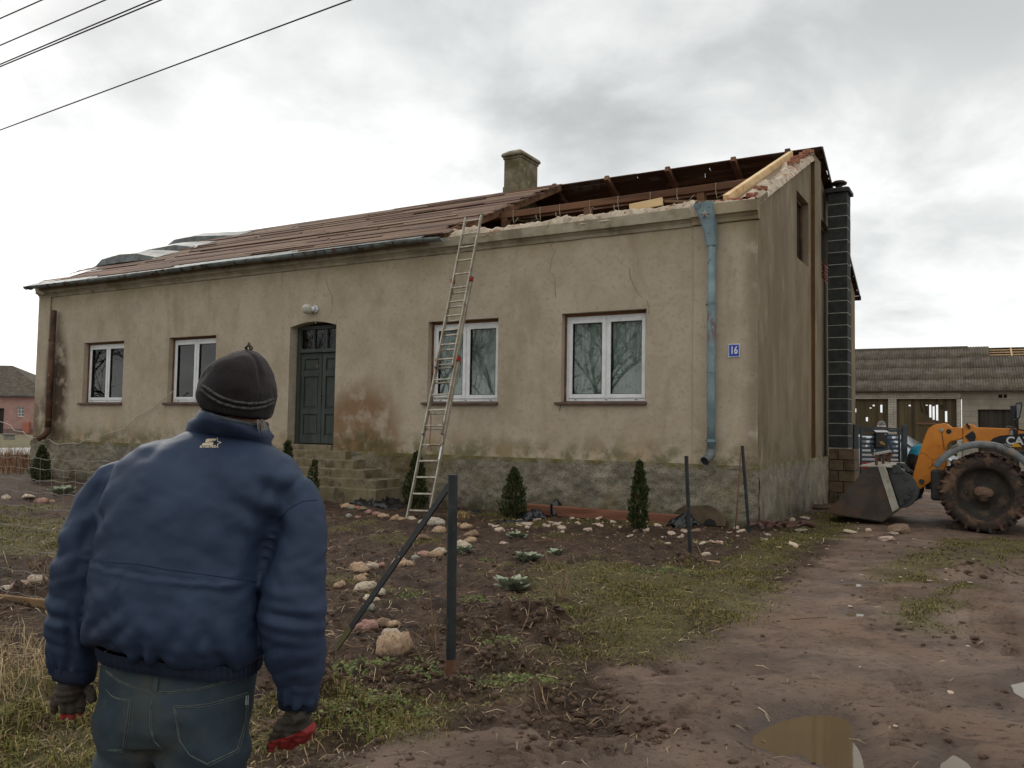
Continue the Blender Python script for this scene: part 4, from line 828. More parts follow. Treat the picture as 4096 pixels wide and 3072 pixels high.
# fence posts ------------------------------------------------------
pb = gput(c7(850, 1212)); H_ = onplane(c6(1280, 735), pb, (0, 1, 0))[2] - pb[2]
fp = empty('fence_post', (pb[0], pb[1], pb[2]-.05)); tag(fp, 'dark steel corner fence post with a slanting brace, nearest the camera', 'fence post', 'steel fence posts')
m = MB(); m.tube([(0, 0, .12), (-.008, 0, H_+.05)], .0285, 20); m.build('post', 'post_paint', fp, smooth=False); m = MB(); m.tube([(0, 0, -.1), (0, 0, .121)], .033, 20); m.build('stub', 'post_rust', fp)
bb = gput(c7(205, 1005)); d0 = Vector((-.02, .02, H_-.0)); d1 = Vector((bb[0]-pb[0], bb[1]-pb[1], -.02)); dm = d0+(d1-d0)*.86
m = MB(); m.beam(d0, dm, .012, .045, up=(.66, -.72, .3)); m.build('brace', 'post_paint', fp, bevel=.002); m = MB(); m.beam(dm, d1, .014, .043, up=(.66, -.72, .3)); m.build('brace_end', 'brace_worn', fp)
q = d0+(d1-d0)*.42; m = MB(); m.lathe([(0, .0), (.009, .0), (.007, .008), (0, .01)], 8, q+Vector((.0, -.012, .004)), (.2, -1, .2)); m.build('bolt', 'sheet_metal', fp)
for base, topx, lab in ((c8(234, 462), s8(125, 355), 'slim dark fence post standing in the bed before the blue downpipe'), (c8(566, 332), s8(745, 240), 'slim dark fence post leaning beside the house corner')):
    b = gput(base); t = onplane(topx, b, (0, 1, 0)); o = empty('fence_post', b); tag(o, lab, 'fence post', 'steel fence posts'); d_ = Vector(t-b)
    m = MB(); m.tube([-d_*.06, d_], .023, 14); m.build('post', 'post_paint', o)
    m = MB(); m.lathe([(.0, .0), (.025, .0), (.025, .012), (0, .014)], 14, d_, d_); m.build('cap', 'rubber', o)
b = gput(c8(480, 376)); t = onplane(s8(728, 300), b, (0, 1, 0)); m = MB(); m.tube([b-np.array([0, 0, .1]), (b*.5+t*.5)+np.array([.008, 0, 0]), t], .008, 6); o = m.build('steel_rod', 'post_rust', None, smooth=True); tag(o, 'thin rusty rod leaning on the fence post by the house corner', 'rod')
# wire net fence on the left --------------------------------------
f0, fd = np.array([pb[0], pb[1]]), np.array([-.88, .475]); fn = empty('wire_fence', (0, 0, 0)); tag(fn, 'slack wire mesh fence left of the man in the blue jacket', 'fence')
def fpt(t, z): q = f0+fd*t; return (q[0], q[1], z)
for zi in (.12, .3, .48, .66, .82, .94, 1.04, 1.13, 1.21):
    m = MB(); m.tube([fpt(t, zi - .03*math.sin((t-1.5)*.9) + .008*math.sin(t*23+zi*9) - .012*(t-4)*zi) for t in np.arange(1.5, 9.5, .09)], .0017, 4, caps=False); m.build('line_wire', 'wire_grey', fn)
m = MB()
for t in np.arange(1.5, 9.4, .15): m.tube([fpt(t+.01*math.sin(z*9+t), z - .03*math.sin((t-1.5)*.9)) for z in (.02, .4, .8, 1.2)], .0014, 3, caps=False)
tag(m.build('stay_wires', 'wire_grey', fn), kind='stuff')
for t in (4.95, 7.6): m = MB(); m.tube([fpt(t, -.1), fpt(t, 1.25)], .02, 10); m.build('post', 'post_paint', fn)
a, b = gput(s2(-300, 600)), gput(s2(330, 668)); m = MB(); m.beam((a[0], a[1], a[2]+.03), (b[0], b[1], b[2]+.03), .04, .10); o = m.build('edging_board', 'plank_brown', None, bevel=.006); tag(o, 'weathered brown board edging the garden at the far left', 'board')
# stones -----------------------------------------------------------
def rock_mesh(seed, sub=3, amp=.22, flat=.75, ang=0.0):
    bm = bmesh.new(); bmesh.ops.create_icosphere(bm, subdivisions=sub, radius=1.0)
    V = np.array([v.co for v in bm.verts]); d = 1 + amp*fbm(V[:, 0]*1.3+seed, V[:, 1]*1.3, V[:, 2]*1.3, 3, seed)
    if ang: V2 = np.sign(V)*np.abs(V)**(1-ang*.6); V = V2
    V = V*d[:, None]; V[:, 2] *= flat
    for v, c in zip(bm.verts, V): v.co = c
    me = bpy.data.meshes.new('stone'); bm.to_mesh(me); bm.free(); me.polygons.foreach_set('use_smooth', np.full(len(me.polygons), ang < .3)); return me
RM = [rock_mesh(i*5+1, 3, .40, random.uniform(.65, .9), (0, .12, 0, .22)[i % 4]) for i in range(8)]
RA = [rock_mesh(i*7+2, 2, .28, random.uniform(.5, .8), .55) for i in range(6)]
def stone(name, p, wpx, col, k, meshes=RM, hz=.3, sq=None):          # centre pixel, width in final pixels
    q = gnd((p[0], p[1]+wpx*.28)); dist = math.hypot(q[0], q[1]); r = wpx/F*dist/2; g = gz(q[0], q[1])
    me = meshes[k % len(meshes)].copy(); o = link(name, me, col); o.location = (q[0], q[1], g+r*hz); o.scale = sq and (r*sq[0], r*sq[1], r*sq[2]) or (r*random.uniform(.95, 1.1), r*random.uniform(.75, 1.0), r*random.uniform(.75, 1.0))
    o.rotation_euler = (random.uniform(-.2, .2), random.uniform(-.2, .2), random.uniform(-.5, .5)); return o
ORD = ['first', 'second', 'third', 'fourth', 'fifth', 'sixth', 'seventh', 'eighth', 'ninth', 'tenth', 'eleventh', 'twelfth', 'thirteenth', 'fourteenth', 'fifteenth', 'sixteenth', 'seventeenth', 'eighteenth', 'nineteenth', 'twentieth']
ORD += ['twenty-'+q for q in ORD[:9]] + ['thirtieth'] + ['thirty-'+q for q in ORD[:9]] + ['fortieth'] + ['forty-'+q for q in ORD[:9]]
BST = [(c6, 495, 967, 42, 'brown'), (c6, 540, 966, 78, 'tan'), (c6, 602, 985, 34, 'orange'), (c6, 568, 992, 50, 'grey'), (c6, 645, 1000, 62, 'brown'), (c6, 690, 1022, 62, 'pink'), (c6, 748, 1028, 68, 'pink'), (c6, 797, 1042, 64, 'tan'),
       (c6, 542, 1057, 48, 'grey'), (c6, 612, 1056, 38, 'pink'), (c6, 888, 1055, 64, 'tan'), (c6, 932, 1066, 56, 'tan'), (c6, 1010, 1060, 70, 'pale'), (c6, 1092, 1082, 74, 'pale'), (c6, 1180, 1082, 110, 'white'), (c6, 1206, 1124, 84, 'tan'),
       (c6, 1345, 1106, 74, 'tan'), (c6, 1412, 1120, 74, 'tan'), (c6, 1452, 1154, 92, 'brown'), (c6, 1442, 1196, 94, 'tan'), (c6, 1386, 1236, 104, 'pale'), (c6, 1218, 1282, 100, 'pale'), (c6, 1182, 1318, 84, 'tan'), (c6, 1102, 1314, 80, 'pink'),
       (c6, 1036, 1332, 80, 'grey'), (c6, 945, 1365, 130, 'tan'), (c6, 782, 1398, 56, 'pink'), (c6, 708, 1406, 104, 'pale'), (c6, 618, 1422, 128, 'tan'), (c6, 664, 1474, 46, 'tan'), (c6, 622, 1496, 88, 'tan'), (c6, 662, 1546, 116, 'pale'),
       (c6, 772, 1594, 96, 'white'), (c6, 716, 1626, 90, 'pale'), (c7, 400, 746, 62, 'grey'), (c7, 382, 828, 104, 'pink'), (c7, 492, 806, 90, 'brown'), (c7, 528, 820, 80, 'tan'), (c7, 516, 872, 116, 'pale'), (c7, 530, 972, 172, 'tan')]
for i, (cf, x, y, w, cl_) in enumerate(BST):
    k = .5425/4 if cf is c6 else .7066/4
    big = w*k > 28
    o = stone('border_stone', cf(x, y), w*k, STONE[cl_][0], i, hz=.32, sq=(.9, .8, 1.35) if i == 39 else (1.08, .85, 1.05) if big else (1.04*random.uniform(.9, 1.1), random.uniform(.75, 1.0), random.uniform(.85, 1.1)))
    lab = {23: 'round pink stone in the middle of the garden border', 24: 'grey green stone beside the round pink one in the border', 39: 'largest pale granite boulder at the near end of the border'}.get(i, f'{cl_} field stone, {ORD[i]} along the garden border counted from the steps')
    tag(o, lab, 'stone', 'stones of the curved garden border')
for cf, x, y, w, cl_, lab in ((c6, 482, 1520, 84, 'tan', 'single tan stone lying apart left of the border'), (c6, 1050, 1182, 44, 'orange', 'small red brick piece lying inside the border loop'), (c6, 1102, 1192, 64, 'brown', 'flat brown stone lying inside the border loop'), (c7, 700, 1112, 100, 'brown', 'mossy stone at the foot of the braced fence post'),
                            (s2, 230, 465, 90, 'pale', 'pale stone behind the wire fence at the far left'), (s2, 120, 505, 110, 'pink', 'pinkish stone behind the wire fence at the far left'), (s2, 45, 525, 60, 'white', 'small white stone at the far left edge')):
    k = {c6: .5425, c7: .7066, s2: .6462}[cf]/4; tag(stone('loose_stone', cf(x, y), w*k, STONE[cl_][0], int(x)), lab, 'stone')
for i, (x, y, w) in enumerate(((60, 1385, 80), (270, 1382, 90), (400, 1395, 110), (480, 1405, 60), (780, 1400, 70), (830, 1402, 50))):
    tag(stone('border_stone', s1(x, y), w*.4219/4, STONE[('pale', 'pale', 'pink', 'tan', 'pink', 'tan')[i]][0], i+3), f'{["pale", "pale", "pink", "tan", "pink", "tan"][i]} stone, {ORD[i]} from the left in the far row below the rusty downpipe', 'stone', 'stones of the far border row')
for cf, x, y, w, m_, lab, ms, sq in ((c5, 660, 1345, 140, STONE['brown'][0], 'large rough concrete lump on the drive before the bucket', RA, (1, .8, .95)), (c5, 575, 1417, 104, 'plaster_lump', 'white broken block lying on the drive before the rough lump', RA, (1, .6, .6)), (c5, 622, 1388, 50, 'plaster_lump', 'small white piece between the rough lump and the white block', RA, None),
                                   (s8, 1440, 1005, 110, 'plaster_lump', 'white brick lying by the gable foot behind the felt scraps', RA, (1, .5, .4)), (s8, 1300, 1045, 60, 'plaster_lump', 'small white piece behind the felt scraps', RA, None), (s8, 1385, 1125, 130, STONE['pale'][0], 'flat pale slab resting on the brown felt scraps', RA, (1, .7, .32)),
                                   (c5, 330, 1360, 60, 'plaster_lump', 'yellowish plaster crumb heap left of the white block', RA, (1.3, .8, .4)), (c5, 455, 1362, 36, 'plaster_lump', 'tiny white chip beside the plaster crumb heap', RA, None), (c5, 990, 1340, 44, 'ground', 'dark mud clod in front of the big wheel', RA, (.8, .8, 1.3)),
                                   (s8, 350, 1395, 110, 'plaster_lump', 'white plaster lump right of the slim post in the bed', RA, (1, .6, .5)), (s8, 460, 1305, 110, STONE['pink'][0], 'pink brick piece in the bed between the two slim posts', RA, (1, .5, .4)), (s8, 235, 1170, 110, STONE['brown'][0], 'brown stone beside the slim post in the bed', RA, (1, .7, .6)),
                                   (c6, 1860, 1075, 90, 'plaster_lump', 'pale plaster slab on the black foil by the round thuja', RA, (1, .6, .6)), (s8, 1150, 1370, 60, STONE['tan'][0], 'small tan stone on the moss below the felt scraps', RA, None)):
    k = {c5: .603, s8: .3616, c6: .5425}[cf]/4; tag(stone('rubble_piece', cf(x, y), w*k, m_, int(x+y), ms, sq=sq), lab, 'rubble')
RS = [rock_mesh(i*3+9, 1, .3, .6, .5) for i in range(6)]
for me in RS: me.materials.append(MATS['plaster_lump'])
n_ = 0
while n_ < 130:
    x, y = (random.uniform(1080, 2130), abs(random.gauss(0, 1))*45+255) if random.random() < .72 else (random.uniform(2140, 2900), random.uniform(240, 420))
    q = gput(c7(x, y)); r = random.choice((.014, .02, .025, .03, .04, .055))
    o = bpy.data.objects.new('plaster_chip', RS[n_ % 6]); COL.objects.link(o); o.location = (q[0], q[1], q[2]+r*.25); o.scale = (r*random.uniform(.8, 1.5), r, r*random.uniform(.6, 1)); o.rotation_euler = (random.uniform(-.4, .4), random.uniform(-.4, .4), random.uniform(0, 6))
    tag(o, 'small plaster chip scattered over the bed below the right windows', 'rubble', 'plaster chips in the bed'); n_ += 1
n_ = 0
while n_ < 60:
    q = gput(c8(random.uniform(850, 1950), random.uniform(270, 620) if random.random() < .8 else random.uniform(620, 1500))); r = random.choice((.008, .012, .012, .018))
    o = bpy.data.objects.new('drive_chip', RS[n_ % 6]); COL.objects.link(o); o.location = (q[0], q[1], q[2]+r*.2); o.scale = (r*random.uniform(.8, 1.8), r, r*.7); o.rotation_euler.z = random.uniform(0, 6)
    tag(o, 'tiny pale chip lying on the muddy drive', 'rubble', 'chips on the drive'); n_ += 1
# timber, foil, felt ----------------------------------------------
a, b = fac(c7(1278, 195), -.32), fac(c8(185, 248), -.32); m = MB(); m.beam((a[0], a[1], .10), (b[0], b[1], .085), .13, .17); o = m.build('timber_beam', 'red_beam', None, bevel=.01); o.location = house.location; o.rotation_euler = house.rotation_euler; tag(o, 'long reddish timber beam lying along the foot of the wall', 'beam')
a, b = fac(c7(1980, 275), -.45), fac(c8(130, 285), -.45); m = MB(); m.beam((a[0], a[1], .03), (b[0], b[1], .025), .1, .03); o = athouse(m.build('grey_plank', 'roof_board', None)); tag(o, 'thin grey plank lying in front of the reddish beam', 'plank')
def foil(p0, p1, wd, hgt, lab, seed, n=26, k=14):
    a, b = gnd(p0), gnd(p1); S, T = np.meshgrid(np.linspace(0, 1, n), np.linspace(-.5, .5, k), indexing='ij'); d_ = (b-a)[:2]; L = np.hypot(*d_); pr = np.array([-d_[1], d_[0]])/L
    wv = wd*(1+.5*fbm(S*4, S*0, 0, 2, seed)); X = a[0]+d_[0]*S+pr[0]*T*wv+.04*fbm(S*6, T*4, 0, 3, seed+1); Y = a[1]+d_[1]*S+pr[1]*T*wv+.04*fbm(S*6, T*4, 0, 3, seed+2)
    rid = 1-np.abs(fbm(S*L*4+seed, T*wd*7, 0, 3, seed+4)); Zz = ground_z(X, Y) + .012 + hgt*np.clip(np.cos(T*math.pi), 0, 1)**.6*(.25+.75*rid**2)*np.sin(np.pi*np.clip(S*.96+.02, 0, 1))**.4
    i, j = np.meshgrid(np.arange(n-1), np.arange(k-1), indexing='ij'); Fc = np.stack([i*k+j, (i+1)*k+j, (i+1)*k+j+1, i*k+j+1], -1).reshape(-1, 4)
    o = fastmesh('plastic_foil', np.stack([X, Y, Zz], -1).reshape(-1, 3), Fc, 'black_foil'); o.modifiers.new('s', 'SOLIDIFY').thickness = .004; tag(o, lab, 'foil', 'scraps of black foil'); return o
foil(c6(560, 968), c6(940, 968), .55, .22, 'crumpled black plastic foil beside the bottom step', 3); foil(c6(1630, 1092), c6(1870, 1092), .25, .07, 'black plastic foil under the round thuja', 5, 18); foil(c6(1820, 1060), c6(1985, 1060), .3, .18, 'black plastic foil over the left end of the reddish beam', 8, 16)
foil(c6(2030, 1045), c6(2110, 1040), .3, .30, 'narrow fold of black foil hanging over the beam', 12, 12); foil(c8(135, 300), c8(262, 296), .35, .22, 'black plastic foil at the right end of the beam behind the post', 15, 16); foil(c6(1330, 1010), c6(1480, 1005), .5, .05, 'flat dark foil sheet between the ladder and the round thuja', 19)
def felt(lab):
    c = gput(s8(1090, 1165)); m = MB(); rnd = random.Random(4)
    for i in range(13):
        t = rnd.uniform(-.28, .5); base = Vector((c[0]+t*.9, c[1]+rnd.uniform(-.12, .16), c[2]+.01)); L = rnd.uniform(.25, .5); w = rnd.uniform(.07, .12); ang = rnd.uniform(-.9, .9); curl = rnd.uniform(2, 5); vs = []
        for j in range(10):
            u = j/9; ph = u*curl; p_ = base + Vector((math.cos(ang)*L*(u-.5), math.sin(ang)*L*(u-.5)*.6, .03+.075*abs(math.sin(ph))*(1-.3*u))); o_ = Vector((-math.sin(ang)*.5, math.cos(ang)*.3, .75*math.cos(ph*1.3)))*w/2; vs += [p_-o_+Vector((0, 0, abs(o_.z))), p_+o_+Vector((0, 0, abs(o_.z)))]
        m.add(vs, [(2*j, 2*j+1, 2*j+3, 2*j+2) for j in range(9)])
    o = m.build('felt_scraps', 'felt_brown', None, smooth=True); o.modifiers.new('s', 'SOLIDIFY').thickness = .006; return tag(o, lab, 'roofing felt')
felt('curled brown roofing felt scraps heaped at the house corner')
a, b = gput(c8(248, 472), .03), gput(c8(400, 490), .02); m = MB(); m.beam(a, b, .02, .02); tag(m.build('pale_lath', 'straw_wood', None), 'short pale lath lying beside the slim post in the bed', 'lath')
# conifers ---------------------------------------------------------
def leafcloud(n, seed, fn):
    rng = np.random.default_rng(seed); return fn(rng, n)
def thuja(base, h, w, n, lab, seed, lean=0.0, sparse=False):
    rng = np.random.default_rng(seed); o = empty('thuja', base); tag(o, lab, 'shrub', 'young thuja shrubs')
    m = MB(); m.tube([(0, 0, -.05), (lean*.5, 0, h*.5), (lean, 0, h*.92)], [.016, .012, .004], 6); m.build('trunk', 'bare_twig', o)
    u = rng.random(n)**1.15; ph = rng.random(n)*6.283; rad_ = (w/2)*(np.clip(1-u, 0.015, 1)**.62)*(.62+.38*np.minimum(1, u/.22))*(.62+.5*rng.random(n)) if not sparse else (w/2)*rng.random(n)
    rad_ = rad_*(1+.22*np.sin(ph*3+u*9+seed)+.22*np.sin(ph*5-u*17+seed*2)); X = rad_*np.cos(ph)+lean*u; Y = rad_*np.sin(ph); Z = .04+u*h*.97
    L = h*.055*(.6+.8*rng.random(n)); dirx, diry = np.cos(ph)*.45, np.sin(ph)*.45; D_ = np.stack([dirx+rng.normal(0, .3, n), diry+rng.normal(0, .3, n), np.full(n, 1.0)+rng.normal(0, .25, n)], -1); D_ /= np.linalg.norm(D_, axis=1, keepdims=True)
    W_ = np.cross(D_, rng.normal(0, 1, (n, 3))); W_ /= np.linalg.norm(W_, axis=1, keepdims=True); P = np.stack([X, Y, Z], -1); wd = L*.30
    V = np.stack([P-W_*wd[:, None]*.4, P+W_*wd[:, None]*.4, P+D_*L[:, None]*.6+W_*wd[:, None], P+D_*L[:, None], P+D_*L[:, None]*.6-W_*wd[:, None]], 1).reshape(-1, 3)
    k = np.arange(n)*5; Fc = np.concatenate([np.stack([k, k+1, k+2], -1), np.stack([k, k+2, k+4], -1), np.stack([k+4, k+2, k+3], -1)])
    t = rng.random(n); c = np.array(C(38, 46, 26)[:3])*(1-t[:, None]) + np.array(C(70, 78, 44)[:3])*t[:, None]; br = rng.random(n) < .1; c[br] = np.array(C(98, 84, 52)[:3])
    fastmesh('foliage', V, Fc, 'foliage_v', o, col={'tone': np.repeat(c, 5, 0)})
thuja(gput(c6(1030, 1000)), .99, .42, 2600, 'dark thuja shrub standing behind the ladder', 1, .02); thuja(gput(c6(1760, 1050)), .83, .44, 2600, 'round dark thuja shrub at the left end of the reddish beam', 2); thuja(gput(c7(1915, 322)), .99, .27, 1900, 'slim thuja shrub below the window next to the downpipe', 3, .01)
thuja(fromloc((fac(c6(95, 500), -1.25)[0], -1.25, 0)), 1.12, .34, 1600, 'dark thuja shrub left of the door steps behind the man', 4); thuja(fromloc((fac(c6(255, 700), -1.45)[0], -1.45, 0)), .80, .30, 900, 'loose bending thuja in front of the door steps', 5, .1)
thuja(gput(s1(385, 1268)), .84, .46, 2300, 'dark thuja shrub at the left corner of the farmhouse', 6); thuja(gput(s1(640, 1285)), .38, .22, 260, 'tiny sparse conifer right of the left corner thuja', 7, .12, True)
# grey felty plants and bare stems --------------------------------
def rosette(p, r, n, lab, seed):
    rng = random.Random(seed); c = gput(p); o = empty('felty_plant', c); tag(o, lab, 'plant', 'grey felty leaved plants'); m = MB()
    for i in range(n*2):
        a = rng.uniform(0, 6.283); el = rng.uniform(.45, 1.45); L = r*rng.uniform(.5, .95); w = L*.19; d_ = Vector((math.cos(a), math.sin(a), 0)); s_ = Vector((-math.sin(a), math.cos(a), 0)); bq = rng.random()*6.283; br_ = r*.4*rng.random(); b0 = Vector((math.cos(bq)*br_, math.sin(bq)*br_, .005)); s_ = (s_+Vector((0, 0, rng.uniform(-.7, .7)))).normalized(); vs = []
        for u, ww in ((0, .3), (.35, .9), (.7, 1.0), (1.0, .12)):
            q = b0 + d_*L*u*math.cos(el*(1-.5*u)) + Vector((0, 0, L*(math.sin(el)*u - .38*u*u*math.sin(el)))); vs += [q-s_*w*ww, q+Vector((0, 0, -w*.25*ww)), q+s_*w*ww]
        m.add(vs, [f for j in range(3) for f in ((3*j, 3*j+1, 3*j+4, 3*j+3), (3*j+1, 3*j+2, 3*j+5, 3*j+4))])
    q = m.build('leaves', 'leaf_felt', o, smooth=True); tag(q, kind='stuff')
for p_, r, n, lab in ((c7(1225, 350), .17, 34, 'grey felty plant below the round thuja, farthest of its kind in the bed'), (c7(1290, 490), .20, 46, 'grey felty plant midway between the round thuja and the camera'), (c7(1195, 645), .20, 46, 'grey felty plant nearest the camera'), (c7(925, 460), .15, 30, 'grey felty plant just right of the braced post'), (c7(1450, 455), .12, 22, 'small grey felty plant behind the bare upright stems'), (s1(600, 1365), .3, 40, 'grey felty plant behind the wire fence below the tiny conifer')):
    rosette(p_, r, n, lab, int(p_[0]))
def stems(p, tips, lab, r=.005, seed=1, name='bare_shrub'):
    rng = random.Random(seed); c = gput(p); m = MB()
    for t in tips:
        e = onplane(t, c, (0, 1, 0)); e[1] += rng.uniform(-.12, .12); mid = (c+e)/2 + np.array([rng.uniform(-.03, .03), rng.uniform(-.05, .05), 0]); b0 = c+np.array([rng.uniform(-.03, .03), rng.uniform(-.03, .03), -.03]); m.tube([b0, mid, e], [r, r*.8, r*.4], 5)
        for _ in range(2): s_ = b0+(e-b0)*rng.uniform(.35, .85); m.tube([s_, s_+np.array([rng.uniform(-.08, .08), rng.uniform(-.05, .05), rng.uniform(.04, .12)])], [r*.6, r*.25], 4)
    tag(m.build(name, 'bare_twig', None, smooth=True), lab, 'shrub')
stems(c7(1470, 712), [c7(1385, 440), c7(1505, 475), c7(1515, 560), c7(1530, 610), c7(1395, 560)], 'few bare upright stems standing in the bed right of the felty plants', .006, 2); stems(c7(760, 1035), [c7(660, 640), c7(735, 650), c7(760, 880), c7(700, 800), c7(620, 900), c7(680, 950)], 'thin bare bush left of the braced post', .0045, 3)
stems(s2(210, 425), [s2(240, 250), s2(285, 285), s2(150, 230), s2(110, 240)], 'bare twig bush behind the wire fence at the far left', .006, 5); stems(s2(300, 500), [s2(180, 390), s2(340, 440), s2(250, 420)], 'pale dead branch lying by the wire fence', .009, 6, 'dead_branch')
TWIGS = []
for k_, (cf, ps) in enumerate(((c7, [(1045, 595), (1110, 585), (1165, 575)]), (c7, [(1230, 580), (1290, 590), (1340, 605)]), (c7, [(1330, 380), (1450, 362), (1570, 380)]), (c7, [(1320, 350), (1480, 375)]), (c7, [(1560, 850), (1530, 900), (1550, 930)]), (c7, [(1500, 880), (1540, 905), (1555, 880)]), (c7, [(1250, 900), (1290, 830), (1300, 810)]), (c7, [(960, 840), (950, 900), (970, 950)]), (c7, [(1110, 860), (1125, 920)]), (c7, [(930, 1010), (990, 1060), (1060, 1110)]), (c7, [(220, 985), (300, 1000), (400, 1005)]), (c7, [(610, 1045), (780, 1045)]), (c7, [(180, 740), (310, 720)]), (c7, [(1480, 700), (1580, 720), (1610, 760)]), (c8, [(50, 380), (110, 410), (210, 370)]), (c8, [(260, 395), (300, 450), (330, 515)]), (c8, [(980, 500), (1020, 505)]), (c8, [(800, 870), (1010, 840)]), (c8, [(640, 1470), (670, 1480)]), (c7, [(950, 640), (1050, 610)]), (c7, [(1090, 500), (1120, 470), (1095, 440)]), (c7, [(2030, 380), (2090, 410), (2123, 400)]), (s2, [(240, 90), (330, 85), (410, 110), (395, 180)]), (s2, [(20, 345), (60, 440)]))):
    P_ = [gput(cf(*q), .012+.02*random.random()) for q in ps]; m = MB(); m.tube(P_, [.006]+[.005]*(len(P_)-2)+[.003] if len(P_) > 2 else [.006, .003], 5); TWIGS.append((m.build('dry_twig', 'bare_twig', None, smooth=True), P_[0][:2]))

LMK = [('the braced fence post', pb[:2]), ('the near granite boulder', gnd(c7(530, 990))[:2]), ('the bare upright stems', gnd(c7(1470, 712))[:2]), ('the slim post in the bed', gnd(c8(234, 462))[:2]), ('the nearest felty plant', gnd(c7(1195, 650))[:2]), ('the farthest felty plant', gnd(c7(1225, 350))[:2]), ('the wire fence at the left', gnd(s2(150, 500))[:2]), ('the big puddle', np.mean(PUDDLES[0], 0)), ('the small bright puddle on the drive', np.mean(PUDDLES[2], 0))]
near = {}
for o, q in TWIGS:
    k = min(range(len(LMK)), key=lambda i: math.hypot(LMK[i][1][0]-q[0], LMK[i][1][1]-q[1])); near.setdefault(k, []).append((math.hypot(LMK[k][1][0]-q[0], LMK[k][1][1]-q[1]), o))
for k, lst in near.items():
    for i, (d_, o) in enumerate(sorted(lst, key=lambda t: t[0])): tag(o, f'dry twig on the ground, {"" if i == 0 else ORD[i]+" "}nearest to {LMK[k][0]}', 'twig', 'twigs scattered on the ground')
# ------------------------------------------------------------------ background: barn, gate, car, workers, pink house, road, wires
mat('fibre_cement', C(74, 66, 58), C(100, 91, 81), 2.5, rough=.95, bump=.4, bscale=20, rand=.10, layers=[dict(c=C(78, 72, 58), scale=4, lo=.48, hi=.64, stretch=(1, .2, 1), amt=.8), dict(c=C(180, 174, 164), scale=7, lo=.68, hi=.72, amt=.9), dict(c=C(96, 94, 66), scale=2, lo=.52, hi=.68, amt=.5)])
mat('barn_plank', C(74, 64, 48), C(94, 82, 60), 3, rough=.9, bump=.4, bscale=20, stretch=(1, 1, .12), rand=.2, layers=[dict(c=C(76, 74, 44), scale=3, lo=.5, hi=.66, amt=.5)])
mat('dark_plank', C(48, 44, 40), C(62, 56, 50), 3, rough=.9, bump=.4, stretch=(1, 1, .12), rand=.12)
def brickmat(name, c0, c1, mortar, w, h, bump=.6):
    N = NT(name); tcn = N.n('ShaderNodeTexCoord').outputs['Object']; mp = N.n('ShaderNodeMapping'); mp.inputs['Rotation'].default_value = (math.pi/2, 0, 0); N.l(tcn, mp.inputs[0])
    bt = N.n('ShaderNodeTexBrick'); bt.inputs['Scale'].default_value = 1; bt.inputs['Brick Width'].default_value = w; bt.inputs['Row Height'].default_value = h; bt.inputs['Mortar Size'].default_value = .008
    bt.inputs['Color1'].default_value = c0; bt.inputs['Color2'].default_value = c1; bt.inputs['Mortar'].default_value = mortar; N.l(mp.outputs[0], bt.inputs[0])
    col = N.mix(N.math('MULTIPLY', N.ramp(N.noise(tcn, 1.2, 6), .4, .7), .5), bt.outputs[0], C(110, 102, 88)); N.l(col, N.p.inputs['Base Color']); N.p.inputs['Roughness'].default_value = .95
    bn = N.n('ShaderNodeBump'); bn.invert = True; bn.inputs['Strength'].default_value = bump; bn.inputs['Distance'].default_value = .01; N.l(bt.outputs['Fac'], bn.inputs['Height']); N.l(bn.outputs[0], N.p.inputs['Normal'])
brickmat('white_brick', C(172, 164, 150), C(190, 182, 168), C(116, 106, 94), .25, .075); brickmat('grey_block', C(138, 130, 116), C(152, 144, 130), C(122, 114, 102), .50, .25)
mat('gate_paint', C(52, 58, 62), C(64, 70, 74), 6, rough=.45); mat('letterbox_paint', C(40, 38, 36), C(50, 47, 44), 6, rough=.4); mat('emblem_yellow', C(176, 150, 70), C(196, 170, 90), 9, rough=.5)
mat('car_silver', C(178, 182, 186), C(192, 196, 200), 5, rough=.25, metal=.2, bump=0, coat=.5); mat('car_glass', C(52, 60, 64), C(64, 72, 76), 5, rough=.08, bump=0, spec=.8); mat('tyre_black', C(26, 26, 26), C(40, 38, 36), 9, rough=.85, bump=.3); mat('red_lamp', C(140, 24, 24), C(160, 34, 30), 4, rough=.3)
mat('pink_wall', C(160, 126, 116), C(174, 140, 130), 1.2, rough=.95, bump=.2, layers=[dict(c=C(140, 104, 94), scale=1, lo=.5, hi=.7, amt=.5)]); mat('pink_plinth', C(116, 96, 88), C(128, 108, 98), 2, rough=.95); mat('orange_box', C(164, 100, 80), C(174, 110, 90), 3, rough=.7)
mat('grey_concrete', C(120, 116, 106), C(140, 136, 126), 4, rough=.95, bump=.4); mat('pale_road', C(150, 147, 142), C(170, 167, 162), .6, rough=.9, bump=.3, bscale=9, coord='World', layers=[dict(c=C(150, 142, 130), scale=.8, lo=.5, hi=.7, amt=.6)])
mat('teal_cloth', C(30, 120, 146), C(44, 138, 162), 9, rough=.8); mat('dark_cloth', C(44, 38, 38), C(58, 50, 48), 9, rough=.9); mat('grey_knit', C(104, 100, 96), C(126, 122, 118), 20, rough=.95); mat('skin', C(176, 122, 98), C(192, 138, 112), 6, rough=.6, bump=.1); mat('blue_cloth', C(66, 92, 120), C(80, 106, 134), 9, rough=.85); mat('red_bin', C(190, 50, 50), C(206, 62, 60), 4, rough=.5)
